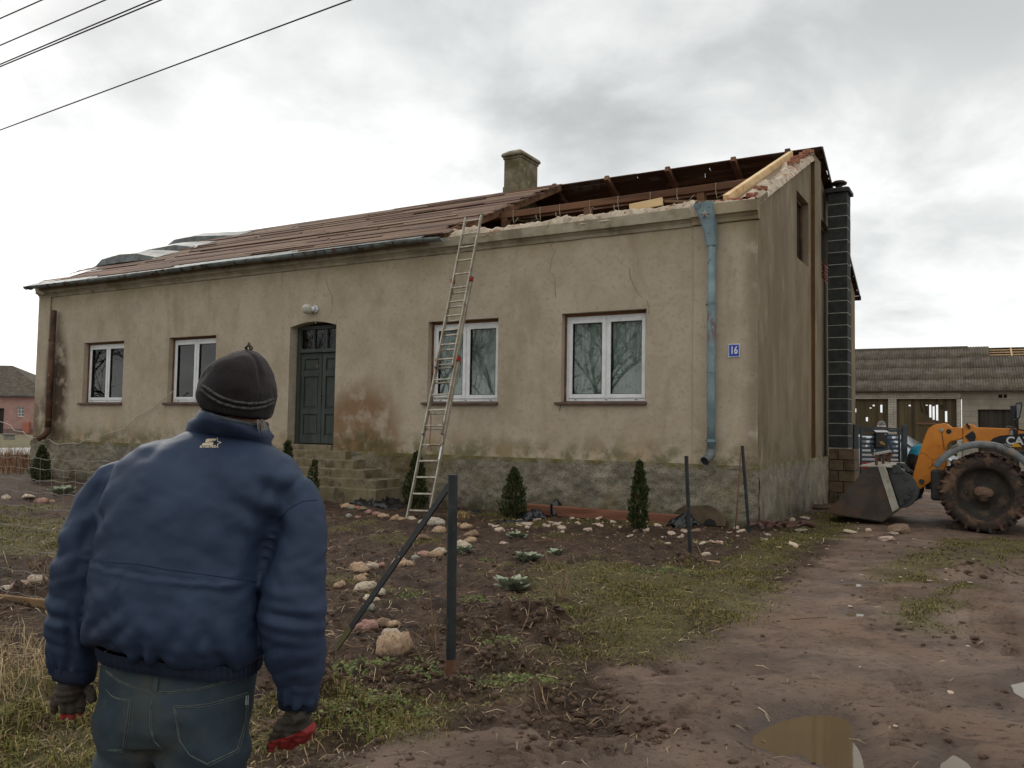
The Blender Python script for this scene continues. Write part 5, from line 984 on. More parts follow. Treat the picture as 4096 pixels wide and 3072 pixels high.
# barn
A_ = CAM + ray(c5(340, 432))*38.0; rB = ray(c5(1486, 425)); B_ = CAM + rB*((A_[2]-CAMH)/rB[2]); bd = (B_-A_); bd[2] = 0; bd /= np.linalg.norm(bd); bn_ = np.array([-bd[1], bd[0], 0]); EZ = A_[2]
barn = empty('barn', (A_[0], A_[1], 0), math.atan2(bd[1], bd[0])); tag(barn, 'long brick and block barn with a corrugated roof behind the gate', 'barn')
def bl_(p, off=0.0): q = onplane(p, A_+bn_*off, bn_) - np.array([A_[0], A_[1], 0]); return (float(np.dot(q, bd)), float(np.dot(q, bn_)), float(q[2]))
BX0, BX1, BD = -9.0, 22.0, 8.4
RZ2 = bl_(c5(900, 165), BD/2)[2]
d1a, d1b, d2a, d2b = -2.6, bl_(c5(585, 500))[0], bl_(c5(640, 500))[0], bl_(c5(1038, 500))[0]; dt = bl_(c5(800, 490))[2]; brk = bl_(c5(1074, 500))[0]; sda, sdb, sdt = bl_(c5(1180, 560))[0], bl_(c5(1450, 560))[0], bl_(c5(1300, 560))[2]
m = MB(); wall_front(m, BX0, brk, dt+.02, EZ, 0, .3, []); m.box(BX0, d1a, 0, .3, 0, dt+.02); m.build('block_wall', 'grey_block', barn, fix=False)
m = MB(); wall_front(m, brk, BX1, 0, EZ, 0, .3, [(sda, sdb, 0.0, sdt), (bl_(c5(1316, 470))[0], bl_(c5(1343, 470))[0], bl_(c5(1316, 484))[2], bl_(c5(1316, 460))[2]), (bl_(c5(1351, 470))[0], bl_(c5(1373, 470))[0], bl_(c5(1316, 484))[2], bl_(c5(1316, 460))[2])]); m.build('block_wall', 'grey_block', barn, fix=False)
for a, b, z0, z1 in ((d1b, d2a, 0, dt), (d2b, brk-.03, 0, EZ-.35), (d1a, brk-.03, dt, dt+.24)): m = MB(); m.box(a, b, -.03, .28, z0, z1); m.build('brick_facing', 'white_brick', barn)
def planks(a, b, z1, mt, slots=(), pw=.155, y=.12):
    x = a-.03; b += .03; flip = False
    while x < b-.04:
        w = min(pw*random.uniform(.8, 1.15), b-x); g = -.012; px = x+w; flip = not flip; s_ = [q for q in slots if x <= q[0] < px]
        poly = [(x+g, .06), (px-g, .06)]
        for q in s_: poly += [(px-g, q[1]), (px-.045-q[3], q[1]+.02), (px-.045-q[3], q[2]), (px-g, q[2]+.01)]
        poly += [(px-g, z1+.03), (x+g, z1+.03)]; m = MB(); m.prism(poly, .024, o=(0, y+(.026 if flip else 0), 0)); m.build('plank', mt, barn); x = px
sl = []
for xx, y0, y1 in ((795, 530, 580), (812, 530, 585), (830, 535, 595), (850, 530, 600), (870, 530, 615), (888, 540, 630), (902, 530, 635), (920, 530, 645), (938, 560, 648), (962, 572, 645), (718, 530, 540)):
    q0, q1 = bl_(c5(xx, y1), .12), bl_(c5(xx, y0), .12); sl.append((q0[0], q0[2], q1[2], .05))
planks(d2a, d2b, dt, 'barn_plank', sl)
sl = []
for xx, y0, y1 in ((370, 555, 580), (450, 612, 640), (483, 530, 540), (533, 530, 582), (470, 548, 555)):
    q0, q1 = bl_(c5(xx, y1), .12), bl_(c5(xx, y0), .12); sl.append((q0[0], q0[2], q1[2], .05))
planks(d1a, d1b, dt, 'barn_plank', sl); planks(sda, sdb, sdt, 'dark_plank')
m = MB(); q = bl_(c5(845, 654), .1); m.box(q[0]-.45, q[0]+.45, .08, .118, q[2]-.04, q[2]+.04); m.build('door_bar', 'roof_board', barn)
m = MB(); m.box(BX0, BX1, BD-.3, BD, 0, 1.1); m.box(BX0, BX0+.3, .3, BD-.31, 0, EZ); m.box(BX1-.3, BX1, .3, BD-.31, 0, EZ); m.build('rear_wall', 'grey_block', barn)
for x in np.arange(BX0+2, BX1, 4): m = MB(); m.box(x-.1, x+.1, BD-.25, BD-.05, 1.1, EZ); m.build('post', 'old_timber', barn)
SB = (RZ2-EZ)/(BD/2); sang = math.atan(SB); SW, SHt, ROWS = 1.062, (BD/2+.25)/math.cos(sang)/4, 4
sh = MB(); nW = 60
for r in (0, 1):
    for i in range(nW+1): u = i/nW*1.10; sh.v.append((u, r*(SHt+.12), .019*math.sin(u/.11*2*math.pi)))
for i in range(nW): sh.f.append((i, i+1, nW+2+i, nW+1+i))
so = sh.build('roof_sheet', 'fibre_cement', barn, smooth=True); so.modifiers.new('s', 'SOLIDIFY').thickness = .008; first = True
hx0, hx1 = bl_(c5(1312, 190), BD/2-.8)[0], 15.0
nc = int((BX1-BX0+.6)/SW)
for r in range(ROWS):
    for k in range(nc):
        x = BX0-.3+k*SW
        if r == 3 and hx0 < x+.5 < hx1: continue
        o = so if first else so.copy()
        if not first: COL.objects.link(o)
        first = False; s0 = r*SHt-.06; o.location = (x, -.25+s0*math.cos(sang), EZ+.06-.25*SB+s0*math.sin(sang)+.018*(1 if r % 2 else 1)+random.uniform(-.004, .004)); o.rotation_euler = (sang-.004, random.uniform(-.003, .003), random.uniform(-.004, .004))
m = MB(); yb = lambda s_: (-.25+s_*math.cos(sang), EZ-.02-.25*SB+s_*math.sin(sang))
m.hexa([(BX0-.3, BD/2, RZ2), (BX1+.3, BD/2, RZ2), (BX1+.3, BD+.25, EZ-.1), (BX0-.3, BD+.25, EZ-.1), (BX0-.3, BD/2, RZ2+.03), (BX1+.3, BD/2, RZ2+.03), (BX1+.3, BD+.25, EZ-.07), (BX0-.3, BD+.25, EZ-.07)]); m.build('rear_roof', 'fibre_cement', barn)
for s_ in (3*SHt+.15, 3*SHt+.45, 3*SHt+.75, 3*SHt+1.05): y, z = yb(s_); m = MB(); m.box(hx0-.6, hx1+1, y-.03, y+.03, z-.02, z+.04); m.build('batten', 'straw_wood', barn)
for x in np.arange(hx0-.4, hx1+1, .95): m = MB(); m.beam((x, *yb(2.6*SHt)), (x, *yb(4*SHt)), .06, .12); m.build('rafter', 'straw_wood', barn)
m = MB(); m.tube([(BX0-.3, BD/2, RZ2+.06), (hx0-1.2, BD/2, RZ2+.06)], .09, 8); m.build('ridge_cap', 'fibre_cement', barn)
# gate ------------------------------------------------------------------
GD = 20.0; gl_, gr_ = CAM+ray(c5(368, 662))*GD, CAM+ray(c5(690, 665))*GD; gz_ = (gl_[2]+gr_[2])/2; gw = gr_[0]-gl_[0]
gate = empty('garden_gate', (gl_[0], gl_[1], 0)); tag(gate, 'dark grey slatted metal gate between two posts beyond the bucket', 'gate')
for x in (0, gw): m = MB(); m.box(x-.055, x+.055, -.055, .055, -.05, gz_+.01); m.build('post', 'gate_paint', gate, bevel=.006)
fx0, fx1 = (245-165)/860*gw*.98+.02, gw-.10; fx0 = .11; zt2, zb2 = gz_-.06, .22
m = MB(); ring(m, fx0, fx1, zb2, zt2, .04, -.02, .02); m.build('frame', 'gate_paint', gate)
ns = 13
for i in range(ns): z = zb2+.07+i*(zt2-zb2-.14)/(ns-1); m = MB(); m.box(fx0+.04, fx1-.04, -.011, .011, z-.03, z+.024); m.build('slat', 'gate_paint', gate, bevel=.003)
lbx = empty('letterbox', (gl_[0], gl_[1], 0)); tag(lbx, 'dark letterbox with a yellow emblem hung on the gate', 'letterbox'); q0, q1 = atdepth(s3(472, 575), gl_[1]), atdepth(s3(664, 330), gl_[1]); x0, x1 = q0[0]-gl_[0], q1[0]-gl_[0]
m = MB(); m.box(x0, x1, -.14, -.025, q0[2], q1[2]); m.build('box', 'letterbox_paint', lbx, bevel=.006); m = MB(); m.hexa([(x0-.01, -.16, q1[2]+.002), (x1+.02, -.16, q1[2]+.002), (x1+.02, -.024, q1[2]+.03), (x0-.01, -.024, q1[2]+.03), (x0-.01, -.16, q1[2]+.012), (x1+.02, -.16, q1[2]+.012), (x1+.02, -.024, q1[2]+.05), (x0-.01, -.024, q1[2]+.05)]); m.build('lid', 'enamel_white', lbx)
m = MB(); cxm, czm = (x0+x1)/2, q0[2]+(q1[2]-q0[2])*.30; m.tube([(cxm+.035*math.cos(t), -.143, czm+.028*math.sin(t)) for t in np.linspace(0, 6.0, 14)], .007, 5); m.tube([(cxm-.06, -.143, czm+.03), (cxm+.05, -.143, czm-.03)], .008, 5); m.tube([(cxm+.02, -.143, czm-.03), (cxm+.065, -.143, czm-.035)], [.006, .016], 6); m.build('emblem', 'emblem_yellow', lbx)
m = MB(); m.box(x1-.075, x1-.03, -.1425, -.1395, q1[2]-.05, q1[2]-.04); m.build('name_slot', 'enamel_white', lbx)
# parked car behind the gate ---------------------------------------------
def car(loc, rz, lab):
    o = empty('parked_car', loc, rz); tag(o, lab, 'car')
    st = [(-2.05, .45, .80, .80, .62), (-1.95, .30, .92, .92, .78), (-1.45, .22, .98, .98, .84), (-1.2, .22, 1.0, 1.36, .62), (-.6, .20, 1.0, 1.46, .64), (.3, .20, .98, 1.44, .64), (.95, .20, .95, 1.02, .78), (1.6, .22, .86, .86, .80), (2.0, .30, .74, .74, .72), (2.1, .42, .62, .62, .6)]
    m = MB()
    for x, zb_, zs, zt_, w in st:
        ws = .84 if -1.9 < x < 1.7 else w
        for sgn in (-1, 1): pass
        r = [(-ws*.93, zb_), (-ws, (zb_+zs)/2), (-ws*.97, zs), (-w*.98 if zt_ > zs else -w, zt_-.05 if zt_ > zs else zs+.005), (-w*.6, zt_+.01), (w*.6, zt_+.01), (w*.98 if zt_ > zs else w, zt_-.05 if zt_ > zs else zs+.005), (ws*.97, zs), (ws, (zb_+zs)/2), (ws*.93, zb_)]
        m.v += [(x, a, b) for a, b in r]
    k = 10
    for i in range(len(st)-1):
        for j in range(k): m.f.append((i*k+j, i*k+(j+1) % k, (i+1)*k+(j+1) % k, (i+1)*k+j))
    m.f += [tuple(range(k)), tuple(range((len(st)-1)*k, len(st)*k))]; m.build('body', 'car_silver', o, smooth=True, bevel=0)
    for sgn in (-1, 1):
        for xa, xb in ((-1.12, -.45), (-.38, .28)): m = MB(); y = sgn*.80; m.add([(xa, y*1.02, 1.03), (xb+(.42 if xb > 0 else 0), y*1.02, 1.02), (xb, sgn*.685, 1.36), (xa+.08, sgn*.685, 1.36)], [(0, 1, 2, 3)]); w_ = m.build('side_window', 'car_glass', o); w_.modifiers.new('s', 'SOLIDIFY').thickness = .02
        for x in (-1.3, 1.32):
            m = MB(); m.lathe([(.0, -.1), (.20, -.1), (.31, -.09), (.325, 0), (.31, .09), (.2, .1), (0, .1)], 20, (x, sgn*.76, .325), (0, 1, 0)); w_ = m.build('wheel', 'tyre_black', o, smooth=True); m = MB(); m.lathe([(0, .0), (.19, .0), (.2, .015), (0, .025)], 16, (x, sgn*(.855), .325), (0, sgn, 0)); m.build('rim', 'sheet_metal', w_)
        m = MB(); m.box(1.93, 2.06, sgn*.42-.16, sgn*.42+.16, .58, .70); m.build('headlight', 'enamel_white', o, bevel=.02); m = MB(); m.box(-2.06, -1.96, sgn*.62-.1, sgn*.62+.1, .72, .9); m.build('tail_light', 'red_lamp', o, bevel=.02)
        m = MB(); m.box(.55, .68, sgn*.86-.06, sgn*.86+.06, 1.0, 1.12); m.build('mirror', 'car_silver', o, bevel=.02)
    m = MB(); m.add([(.37, -.60, 1.41), (.37, .60, 1.41), (.92, .70, 1.06), (.92, -.70, 1.06)], [(0, 1, 2, 3)]); w_ = m.build('windscreen', 'car_glass', o); w_.location.x = .03; w_.location.z = .03; w_.modifiers.new('s', 'SOLIDIFY').thickness = .02
    m = MB(); m.add([(-1.44, -.70, 1.04), (-1.44, .70, 1.04), (-1.22, .58, 1.33), (-1.22, -.58, 1.33)], [(0, 1, 2, 3)]); w_ = m.build('rear_window', 'car_glass', o); w_.location.x = -.04; w_.modifiers.new('s', 'SOLIDIFY').thickness = .02
    m = MB(); m.box(2.02, 2.13, -.62, .62, .34, .54); m.build('bumper', 'car_silver', o, bevel=.03); m = MB(); m.box(-2.1, -1.98, -.66, .66, .36, .6); m.build('bumper', 'car_silver', o, bevel=.03)
cq = atdepth(s3(640, 500), 27.5); car((cq[0]+.15, 27.5, 0), -.75, 'silver car parked behind the slatted gate')
# workers behind the gate (small in view)
def figure(name, loc, rz, edges, pts, rads, bands, lab):
    me = bpy.data.meshes.new(name); me.from_pydata([tuple(p) for p in pts], edges, []); o = bpy.data.objects.new(name, me); COL.objects.link(o)
    s_ = o.modifiers.new('sk', 'SKIN'); s_.use_smooth_shade = True; o.modifiers.new('ss', 'SUBSURF').levels = 2
    for i, r in enumerate(rads): me.skin_vertices[0].data[i].radius = (r, r)
    me.skin_vertices[0].data[0].use_root = True
    me2 = eval_mesh(o, name); mats = []
    for fn, mt in bands:
        me2.materials.append(MATS[mt])
    for p in me2.polygons:
        for i, (fn, mt) in enumerate(bands):
            if fn(p.center): p.material_index = i; break
    o = link(name, me2); o.location = loc; o.rotation_euler.z = rz; tag(o, lab, 'person'); return o
P1 = [(0, 0, .95), (0, 0, 1.2), (0, 0, 1.42), (0, -.01, 1.54), (0, -.03, 1.66), (.09, 0, .9), (.1, .02, .5), (.1, 0, .07), (.11, -.14, .04), (-.09, 0, .9), (-.1, .02, .5), (-.1, 0, .07), (-.11, -.14, .04), (.19, 0, 1.40), (.26, .02, 1.14), (.25, -.12, .92), (.24, -.17, .84), (-.19, 0, 1.40), (-.26, .02, 1.14), (-.25, -.12, .92), (-.24, -.17, .84)]
E1 = [(0, 1), (1, 2), (2, 3), (3, 4), (0, 5), (5, 6), (6, 7), (7, 8), (0, 9), (9, 10), (10, 11), (11, 12), (2, 13), (13, 14), (14, 15), (15, 16), (2, 17), (17, 18), (18, 19), (19, 20)]
R1 = [.15, .16, .16, .065, .10, .10, .075, .055, .045, .10, .075, .055, .045, .085, .065, .05, .045, .085, .065, .05, .045]
q = atdepth(s3(605, 180), 24.0)
wk = figure('person', (q[0], 24.0, 0), 2.6, E1, P1, R1, [(lambda c: c.z > 1.50 or (c.z < .93 and abs(c.x) > .2), 'skin'), (lambda c: c.z > .88, 'blue_cloth'), (lambda c: True, 'dark_cloth')], 'worker in a grey striped beanie standing behind the gate')
m = MB(); m.lathe([(.112, 1.66), (.118, 1.70), (.113, 1.76), (.085, 1.82), (.04, 1.85), (0, 1.855)], 16, (0, -.03, 0)); m.build('beanie', 'grey_knit', wk, smooth=True); m = MB(); m.lathe([(.118, 1.685), (.121, 1.69), (.120, 1.705), (.117, 1.71)], 16, (0, -.03, 0)); m.build('beanie_stripe', 'enamel_white', wk, smooth=True)
P2 = [(0, 0, .92), (.08, 0, 1.10), (.30, .0, 1.24), (.43, 0, 1.22), (.54, 0, 1.18), (0, .10, .82), (.03, .11, .46), (0, .11, .06), (.13, .11, .04), (0, -.10, .82), (.03, -.11, .46), (0, -.11, .06), (.13, -.11, .04), (.32, .19, 1.19), (.36, .22, .92), (.44, .18, .68), (.47, .17, .59), (.32, -.19, 1.19), (.36, -.22, .92), (.44, -.18, .68), (.47, -.17, .59)]
q = atdepth(s3(1135, 600), 19.5)
figure('person', (q[0], 19.5, 0), .25, E1, P2, R1, [(lambda c: c.x > .47 and c.z > .9, 'grey_knit'), (lambda c: c.z < .62 and c.x > .38, 'skin'), (lambda c: c.z > 1.02 or (c.x > .24 and c.z > .6), 'teal_cloth'), (lambda c: True, 'dark_cloth')], 'worker in a turquoise top bending over beyond the gate')
a = atdepth(s3(1050, 840), 22.5); m = MB()
for k in range(3):
    m = MB(); m.box(-1.6, 1.1, -.05+k*.13, .06+k*.13, 0.06, .10); o = m.build('plank', 'new_timber', None); o.location = (a[0]-.1, 22.6, .03+k*.012); o.rotation_euler.z = -.3; tag(o, ['front pale plank lying beyond the gate', 'middle pale plank lying beyond the gate', 'rear pale plank lying beyond the gate'][k], 'plank', 'pale planks beyond the gate')
q = atdepth(s3(375, 710), 22.0); m = MB(); m.lathe([(.0, 0), (.13, 0), (.15, .05), (.17, .25), (.155, .27), (.15, .24)], 16); o = m.build('red_bucket', 'red_bin', None, smooth=True); o.location = (q[0], 22, .50); 
tag(o, 'red bucket standing on a crate behind the gate', 'bucket'); m = MB()
for k in range(5): m.box(-.3, .3, -.2, -.18, k*.1, k*.1+.08); m.box(-.3, .3, .18, .2, k*.1, k*.1+.08); m.box(-.3, -.28, -.18, .18, k*.1, k*.1+.08); m.box(.28, .3, -.18, .18, k*.1, k*.1+.08)
m.box(-.28, .28, -.18, .18, .0, .02); m.box(-.29, .29, -.19, .19, .482, .498); o = m.build('crate', 'roof_board', None); o.location = (q[0]+.05, 22, .0); tag(o, 'wooden slatted crate under the red bucket behind the gate', 'crate')
# far pink house on the left ------------------------------------------------
PD = 88.0
def fp_(x, y, d=PD): return atdepth(s1(x, y), d)
e0 = fp_(352, 432); rl, rr2 = fp_(-60, 140, PD+4.5), fp_(118, 148, PD+4.5); ez = e0[2]; rz_ = rr2[2]; x1 = e0[0]+1.6; x0 = x1-22
ph = empty('pink_house', (0, PD, 0)); tag(ph, 'distant pink rendered farm building with a grey roof', 'building')
wa, wb, wz0, wz1 = fp_(163, 600)[0], fp_(226, 600)[0], fp_(163, 630)[2], fp_(163, 536)[2]; da, db, dz1 = fp_(-70, 600)[0], fp_(38, 600)[0], fp_(0, 552)[2]
m = MB(); wall_front(m, x0, x1-.3, .0, ez, 0, .5, [(wa, wb, wz0, wz1), (da, db, 0, dz1)]); m.box(x0, x1-.3, 8.5, 9, 0, ez); m.box(x1-.8, x1-.3, .5, 8.5, 0, ez); m.build('wall', 'pink_wall', ph, fix=False)
m = MB(); m.box(db+.05, x1-.28, -.06, 0, 0, fp_(0, 745)[2]); m.build('plinth', 'pink_plinth', ph)
m = MB(); ov = .4; rx = rr2[0]
m.add([(x0-ov, -ov, ez), (x1, -ov, ez), (rx, 4.5, rz_), (x0-ov, 4.5, rz_), (x1, 9+ov, ez), (x0-ov, 9+ov, ez)], [(0, 1, 2, 3), (1, 4, 2), (4, 5, 3, 2)]); r_ = m.build('roof', 'fibre_cement', ph); r_.modifiers.new('s', 'SOLIDIFY').thickness = .12
m = MB(); m.box(x0-ov, x1, -ov-.12, -ov+.02, ez-.12, ez+.02); m.build('gutter', 'sheet_metal', ph)
m = MB(); ring(m, wa, wb, wz0, wz1, .06, .1, .16)
for t in (1/3, 2/3): m.box(wa, wb, .11, .15, wz0+(wz1-wz0)*t-.03, wz0+(wz1-wz0)*t+.03)
m.box((wa+wb)/2-.03, (wa+wb)/2+.03, .11, .15, wz0, wz1); w_ = m.build('window', 'white_frame', ph)
for i in range(2):
    for j in range(3): g = MB(); g.box(wa+(wb-wa)*i/2+.05, wa+(wb-wa)*(i+1)/2-.05, .17, .18, wz0+(wz1-wz0)*j/3+.05, wz0+(wz1-wz0)*(j+1)/3-.05); g.build('pane', 'car_glass', w_)
m = MB(); m.box(da, db, .3, .4, 0, dz1); m.build('barn_door', 'dark_plank', ph)
a, b = fp_(215, 772, PD-.4), fp_(276, 682, PD-.4); m = MB(); m.box(a[0], b[0], -.35, -.01, .05, b[2]-.0); m.box(a[0]+.05, b[0]-.05, -.37, -.351, .15, b[2]-.1); o = m.build('meter_cabinet', 'orange_box', None, bevel=.02); o.location = (0, PD-.1, 0); tag(o, 'orange cabinet against the distant pink building', 'cabinet')
a, b = gnd(s1(30, 848)), gnd(s1(165, 848)); zc = onplane(s1(100, 790), a, (0, 1, 0))[2]; m = MB(); w_ = b[0]-a[0]; m.box(0, w_, 0, w_*.6, 0, zc-.12); m.box(-.08, w_+.08, -.08, w_*.6+.08, zc-.12, zc); o = m.build('well_box', 'grey_concrete', None, bevel=.03); o.location = (a[0], a[1], -.02); tag(o, 'low grey concrete well in front of the pink building', 'well')
a, b, c_, d_ = gnd(s1(-700, 1015)), gnd(s1(420, 1000)), gnd(s1(420, 932)), gnd(s1(-700, 940))
m = MB(); m.add([(a[0], a[1], .04), (b[0], b[1], .04), (c_[0], c_[1], .04), (d_[0], d_[1], .04)], [(0, 1, 2, 3)]); tag(m.build('road', 'pale_road', None), kind='structure')
# overhead wires ------------------------------------------------------------
for k, (a, b, z, lab) in enumerate((((0, 281), (757, 0), 7.2, 'lowest and longest overhead wire crossing the sky at the left'), ((0, 144), (347, 0), 7.5, 'second lowest overhead wire at the upper left, lower of a close pair'), ((0, 139), (328, 0), 7.56, 'overhead wire at the upper left, upper of the close pair'), ((0, 98), (227, 0), 7.9, 'overhead wire second from the top left corner'), ((0, 40), (90, 0), 8.2, 'overhead wire nearest the top left corner'))):
    p, q = gnd(cD(*a), z), gnd(cD(*b), z); d_ = q-p; p2, q2 = p-d_*2.2, q+d_*2.0; n_ = 40
    m = MB(); m.tube([p2+(q2-p2)*t for t in np.linspace(0, 1, n_)], .011, 5); tag(m.build('overhead_wire', 'rubber', None), lab, 'wire', 'overhead wires')
# ------------------------------------------------------------------ telehandler with a bucket
mat('loader_orange', C(196, 118, 30), C(210, 132, 42), 3, rough=.42, bump=.06, bscale=30, coat=.15, layers=[dict(c=C(150, 96, 40), scale=4, lo=.58, hi=.72, amt=.5), dict(c=C(110, 76, 46), scale=9, lo=.66, hi=.72, amt=.7)])
mat('loader_dark', C(50, 53, 52), C(66, 69, 67), 4, rough=.55, bump=.15, layers=[dict(c=C(92, 82, 66), scale=5, lo=.55, hi=.7, amt=.6)])
mat('bucket_steel', C(56, 50, 46), C(74, 66, 58), 3, rough=.6, bump=.3, bscale=24, layers=[dict(c=C(96, 70, 52), scale=2.4, lo=.47, hi=.64, amt=.7), dict(c=C(84, 66, 50), scale=4, lo=.4, hi=.6, z=(.05, .42), amt=.9), dict(c=C(44, 44, 44), scale=2, lo=.5, hi=.6, z=(.5, .7, 0, 1), amt=.8)])
mat('bucket_pale', C(150, 144, 130), C(172, 166, 152), 4, rough=.6, bump=.2, layers=[dict(c=C(112, 98, 80), scale=5, lo=.52, hi=.68, amt=.7)])
mat('loader_black', C(24, 25, 28), C(32, 33, 36), 6, rough=.4); mat('fender_grey', C(100, 106, 108), C(124, 128, 128), 4, rough=.6, bump=.2, layers=[dict(c=C(140, 122, 100), scale=4, lo=.5, hi=.66, amt=.7), dict(c=C(70, 72, 74), scale=6, lo=.56, hi=.68, amt=.6)])
mat('muddy_tyre', C(46, 40, 36), C(66, 57, 50), 4, rough=.92, bump=.7, bscale=14, bdist=.03, layers=[dict(c=C(116, 90, 72), scale=3.2, lo=.46, hi=.62, amt=.9), dict(c=C(88, 68, 54), scale=7, lo=.5, hi=.62, amt=.8)]); mat('muddy_rim', C(44, 40, 36), C(60, 54, 48), 5, rough=.8, bump=.4, layers=[dict(c=C(92, 76, 62), scale=4, lo=.52, hi=.66, amt=.8)]); mat('mud_cake', C(110, 86, 70), C(136, 108, 90), 5, rough=.95, bump=.8, bscale=14, bdist=.03)
mat('letter_white', C(206, 206, 204), C(218, 218, 216), 4, rough=.5, bump=0); mat('letter_yellow', C(216, 160, 40), C(224, 170, 50), 4, rough=.5, bump=0)
TV = 1.721; T0 = np.array([2.975, TV, 0]); tele = empty('telehandler', fromloc(T0), -TH); tag(tele, 'orange telehandler with a muddy front wheel and lowered bucket', 'loader')
def T(p, off=0.0): q = fac(p, TV+off)-T0; return (float(q[0]), float(q[2]))
def plate(name, pxs, cf, off, th, mt, bevel=.006, parent=tele):
    poly = [T(cf(*q), off) for q in pxs]; m = MB(); m.prism(poly, th, o=(0, off, 0)); return m.build(name, mt, parent, bevel=bevel)
def wheel(x, y, sgn):                              # sgn -1: outer face towards -y
    w = empty('wheel', (x, y, .60), 0, tele); R, W = .60, .42
    prof = [(.40, -W/2+.02), (.43, -W/2), (.52, -W/2-.005), (.565, -W/2+.03), (.575, -W/4), (.58, 0), (.575, W/4), (.565, W/2-.03), (.52, W/2+.005), (.43, W/2), (.40, W/2-.02)]
    m = MB(); m.lathe(prof, 64, (0, 0, 0), (0, 1, 0)); V = np.array(m.v); nn = fbm(V[:, 0]*6, V[:, 1]*6, V[:, 2]*6, 3, 5)*.012; rr_ = np.hypot(V[:, 0], V[:, 2]); V[:, 0] *= 1+nn/rr_; V[:, 2] *= 1+nn/rr_; m.v = [tuple(q) for q in V]
    ty = m.build('tyre', 'muddy_tyre', w, smooth=True)
    for i in range(22):
        for s_ in (-1, 1):
            a0 = 2*math.pi*(i+(.5 if s_ > 0 else 0))/22; j = random.uniform(.85, 1.1); m = MB(); vs = []
            for yy, da, r0, r1 in ((s_*(W/2+.012), 0, .50, .603), (s_*W*.30, .03, .56, .615), (s_*.01, .10, .565, .612)):
                for wd in (-.042, .042): vs += [(r0*math.cos(a0+da+wd), yy, r0*math.sin(a0+da+wd)), (r1*math.cos(a0+da+wd*.75), yy, r1*math.sin(a0+da+wd*.75)*1.0)]
            for k in range(2):
                b = k*4; m.f += [(b, b+1, b+5, b+4), (b+2, b+6, b+7, b+3), (b+1, b+3, b+7, b+5), (b, b+4, b+6, b+2)]
            m.f += [(0, 2, 3, 1), (8, 9, 11, 10)]; m.v = [(v[0]*1, v[1], v[2]) for v in vs]; m.build('lug', 'muddy_tyre', w, bevel=.012)
    m = MB(); m.lathe([(.405, -.2), (.40, -.185), (.375, -.17), (.36, -.10), (.34, -.06), (.20, -.05), (.17, -.09), (.135, -.10), (.13, -.17), (.10, -.19), (0, -.195)] if sgn < 0 else [(.405, .2), (.37, .17), (.34, .06), (.17, .09), (.13, .17), (0, .19)], 40, (0, 0, 0), (0, 1, 0)); m.build('rim', 'muddy_rim', w, smooth=True)
    if sgn < 0:
        me = rock_mesh(31, 3, .25, .6).copy(); o = link('hub_mud', me, 'mud_cake', w); o.location = (0, -.185, .02); o.scale = (.13, .05, .16)
        for i in range(10): m = MB(); a = i*.628; m.lathe([(0, -.02), (.016, -.02), (.016, 0)], 6, (.23*math.cos(a), -.052, .23*math.sin(a)), (0, 1, 0)); m.build('wheel_nut', 'muddy_rim', w)
        for i in range(16):
            a = random.uniform(.3, 3.4); o = link('mud_lump', RM[i % 8].copy(), 'mud_cake', w); s_ = random.uniform(.03, .07); o.location = (.585*math.cos(a), random.uniform(-.2, .12), .585*math.sin(a)); o.scale = (s_*1.2, s_*1.3, s_)
    return w
wheel(0, .22, -1); wheel(0, 1.78, 1); wheel(2.95, .22, -1); wheel(2.95, 1.78, 1)
# boom head (gooseneck), boom, chassis
plate('boom_head', [(18, 1098), (65, 935), (122, 755), (152, 690), (200, 663), (282, 647), (305, 652), (345, 682), (440, 687), (440, 775), (375, 795), (338, 800), (312, 830), (300, 872), (302, 1000), (284, 1042), (240, 1090), (82, 1200), (60, 1178)], s4, .72, .34, 'loader_orange', .012)
plate('boom', [(440, 665), (470, 652), (528, 660), (552, 682), (820, 692), (1150, 706), (2600, 760), (2600, 1000), (1150, 890), (440, 850)], s4, .70, .40, 'loader_orange', .012)
plate('boom_collar', [(440, 690), (474, 655), (472, 690), (446, 700)], s4, .695, .01, 'loader_orange', 0)
plate('decal_panel', [(648, 832), (664, 800), (690, 774), (750, 752), (860, 742), (1000, 737), (1100, 735), (1100, 858), (800, 850)], s4, .692, .006, 'loader_black', 0)
c_ = T(s4(872, 800), .685); tm = text_mesh('CAT', .20, .002, 0, .006); o = link('lettering', tm, 'letter_white', tele); o.rotation_euler = (math.pi/2, 0, 0); o.location = (c_[0]+.045, .688, c_[1]+.005); o.scale = (.86, .86, 1)
plate('triangle_mark', [(832, 846), (884, 806), (932, 846)], s4, .683, .004, 'letter_yellow', 0)
plate('red_stripe', [(860, 856), (1100, 862), (1100, 872), (860, 866)], s4, .688, .003, 'bucket_steel', 0)
plate('wedge_bracket', [(455, 755), (520, 712), (540, 735), (546, 765), (535, 795), (505, 817), (480, 785)], s4, .675, .025, 'loader_black', .004); plate('hose_clamp', [(460, 655), (478, 648), (504, 685), (484, 698)], s4, .66, .05, 'loader_black', .004)
def disc(name, p, off, r, th, mt): q = T(p, off); m = MB(); m.lathe([(0, 0), (r, 0), (r*.95, th), (0, th)], 18, (q[0], off, q[1]), (0, -1, 0)); return m.build(name, mt, tele)
disc('pin', s4(265, 703), .718, .032, .02, 'bucket_pale'); disc('pin_hole', s4(322, 718), .718, .042, .004, 'loader_black'); disc('pin', s4(97, 1133), .718, .042, .025, 'loader_dark'); disc('bolt', s4(240, 828), .718, .018, .02, 'loader_orange')
for q in ((587, 722), (645, 725), (610, 798), (548, 795)): disc('bolt', s4(*q), .698, .010, .008, 'loader_orange')
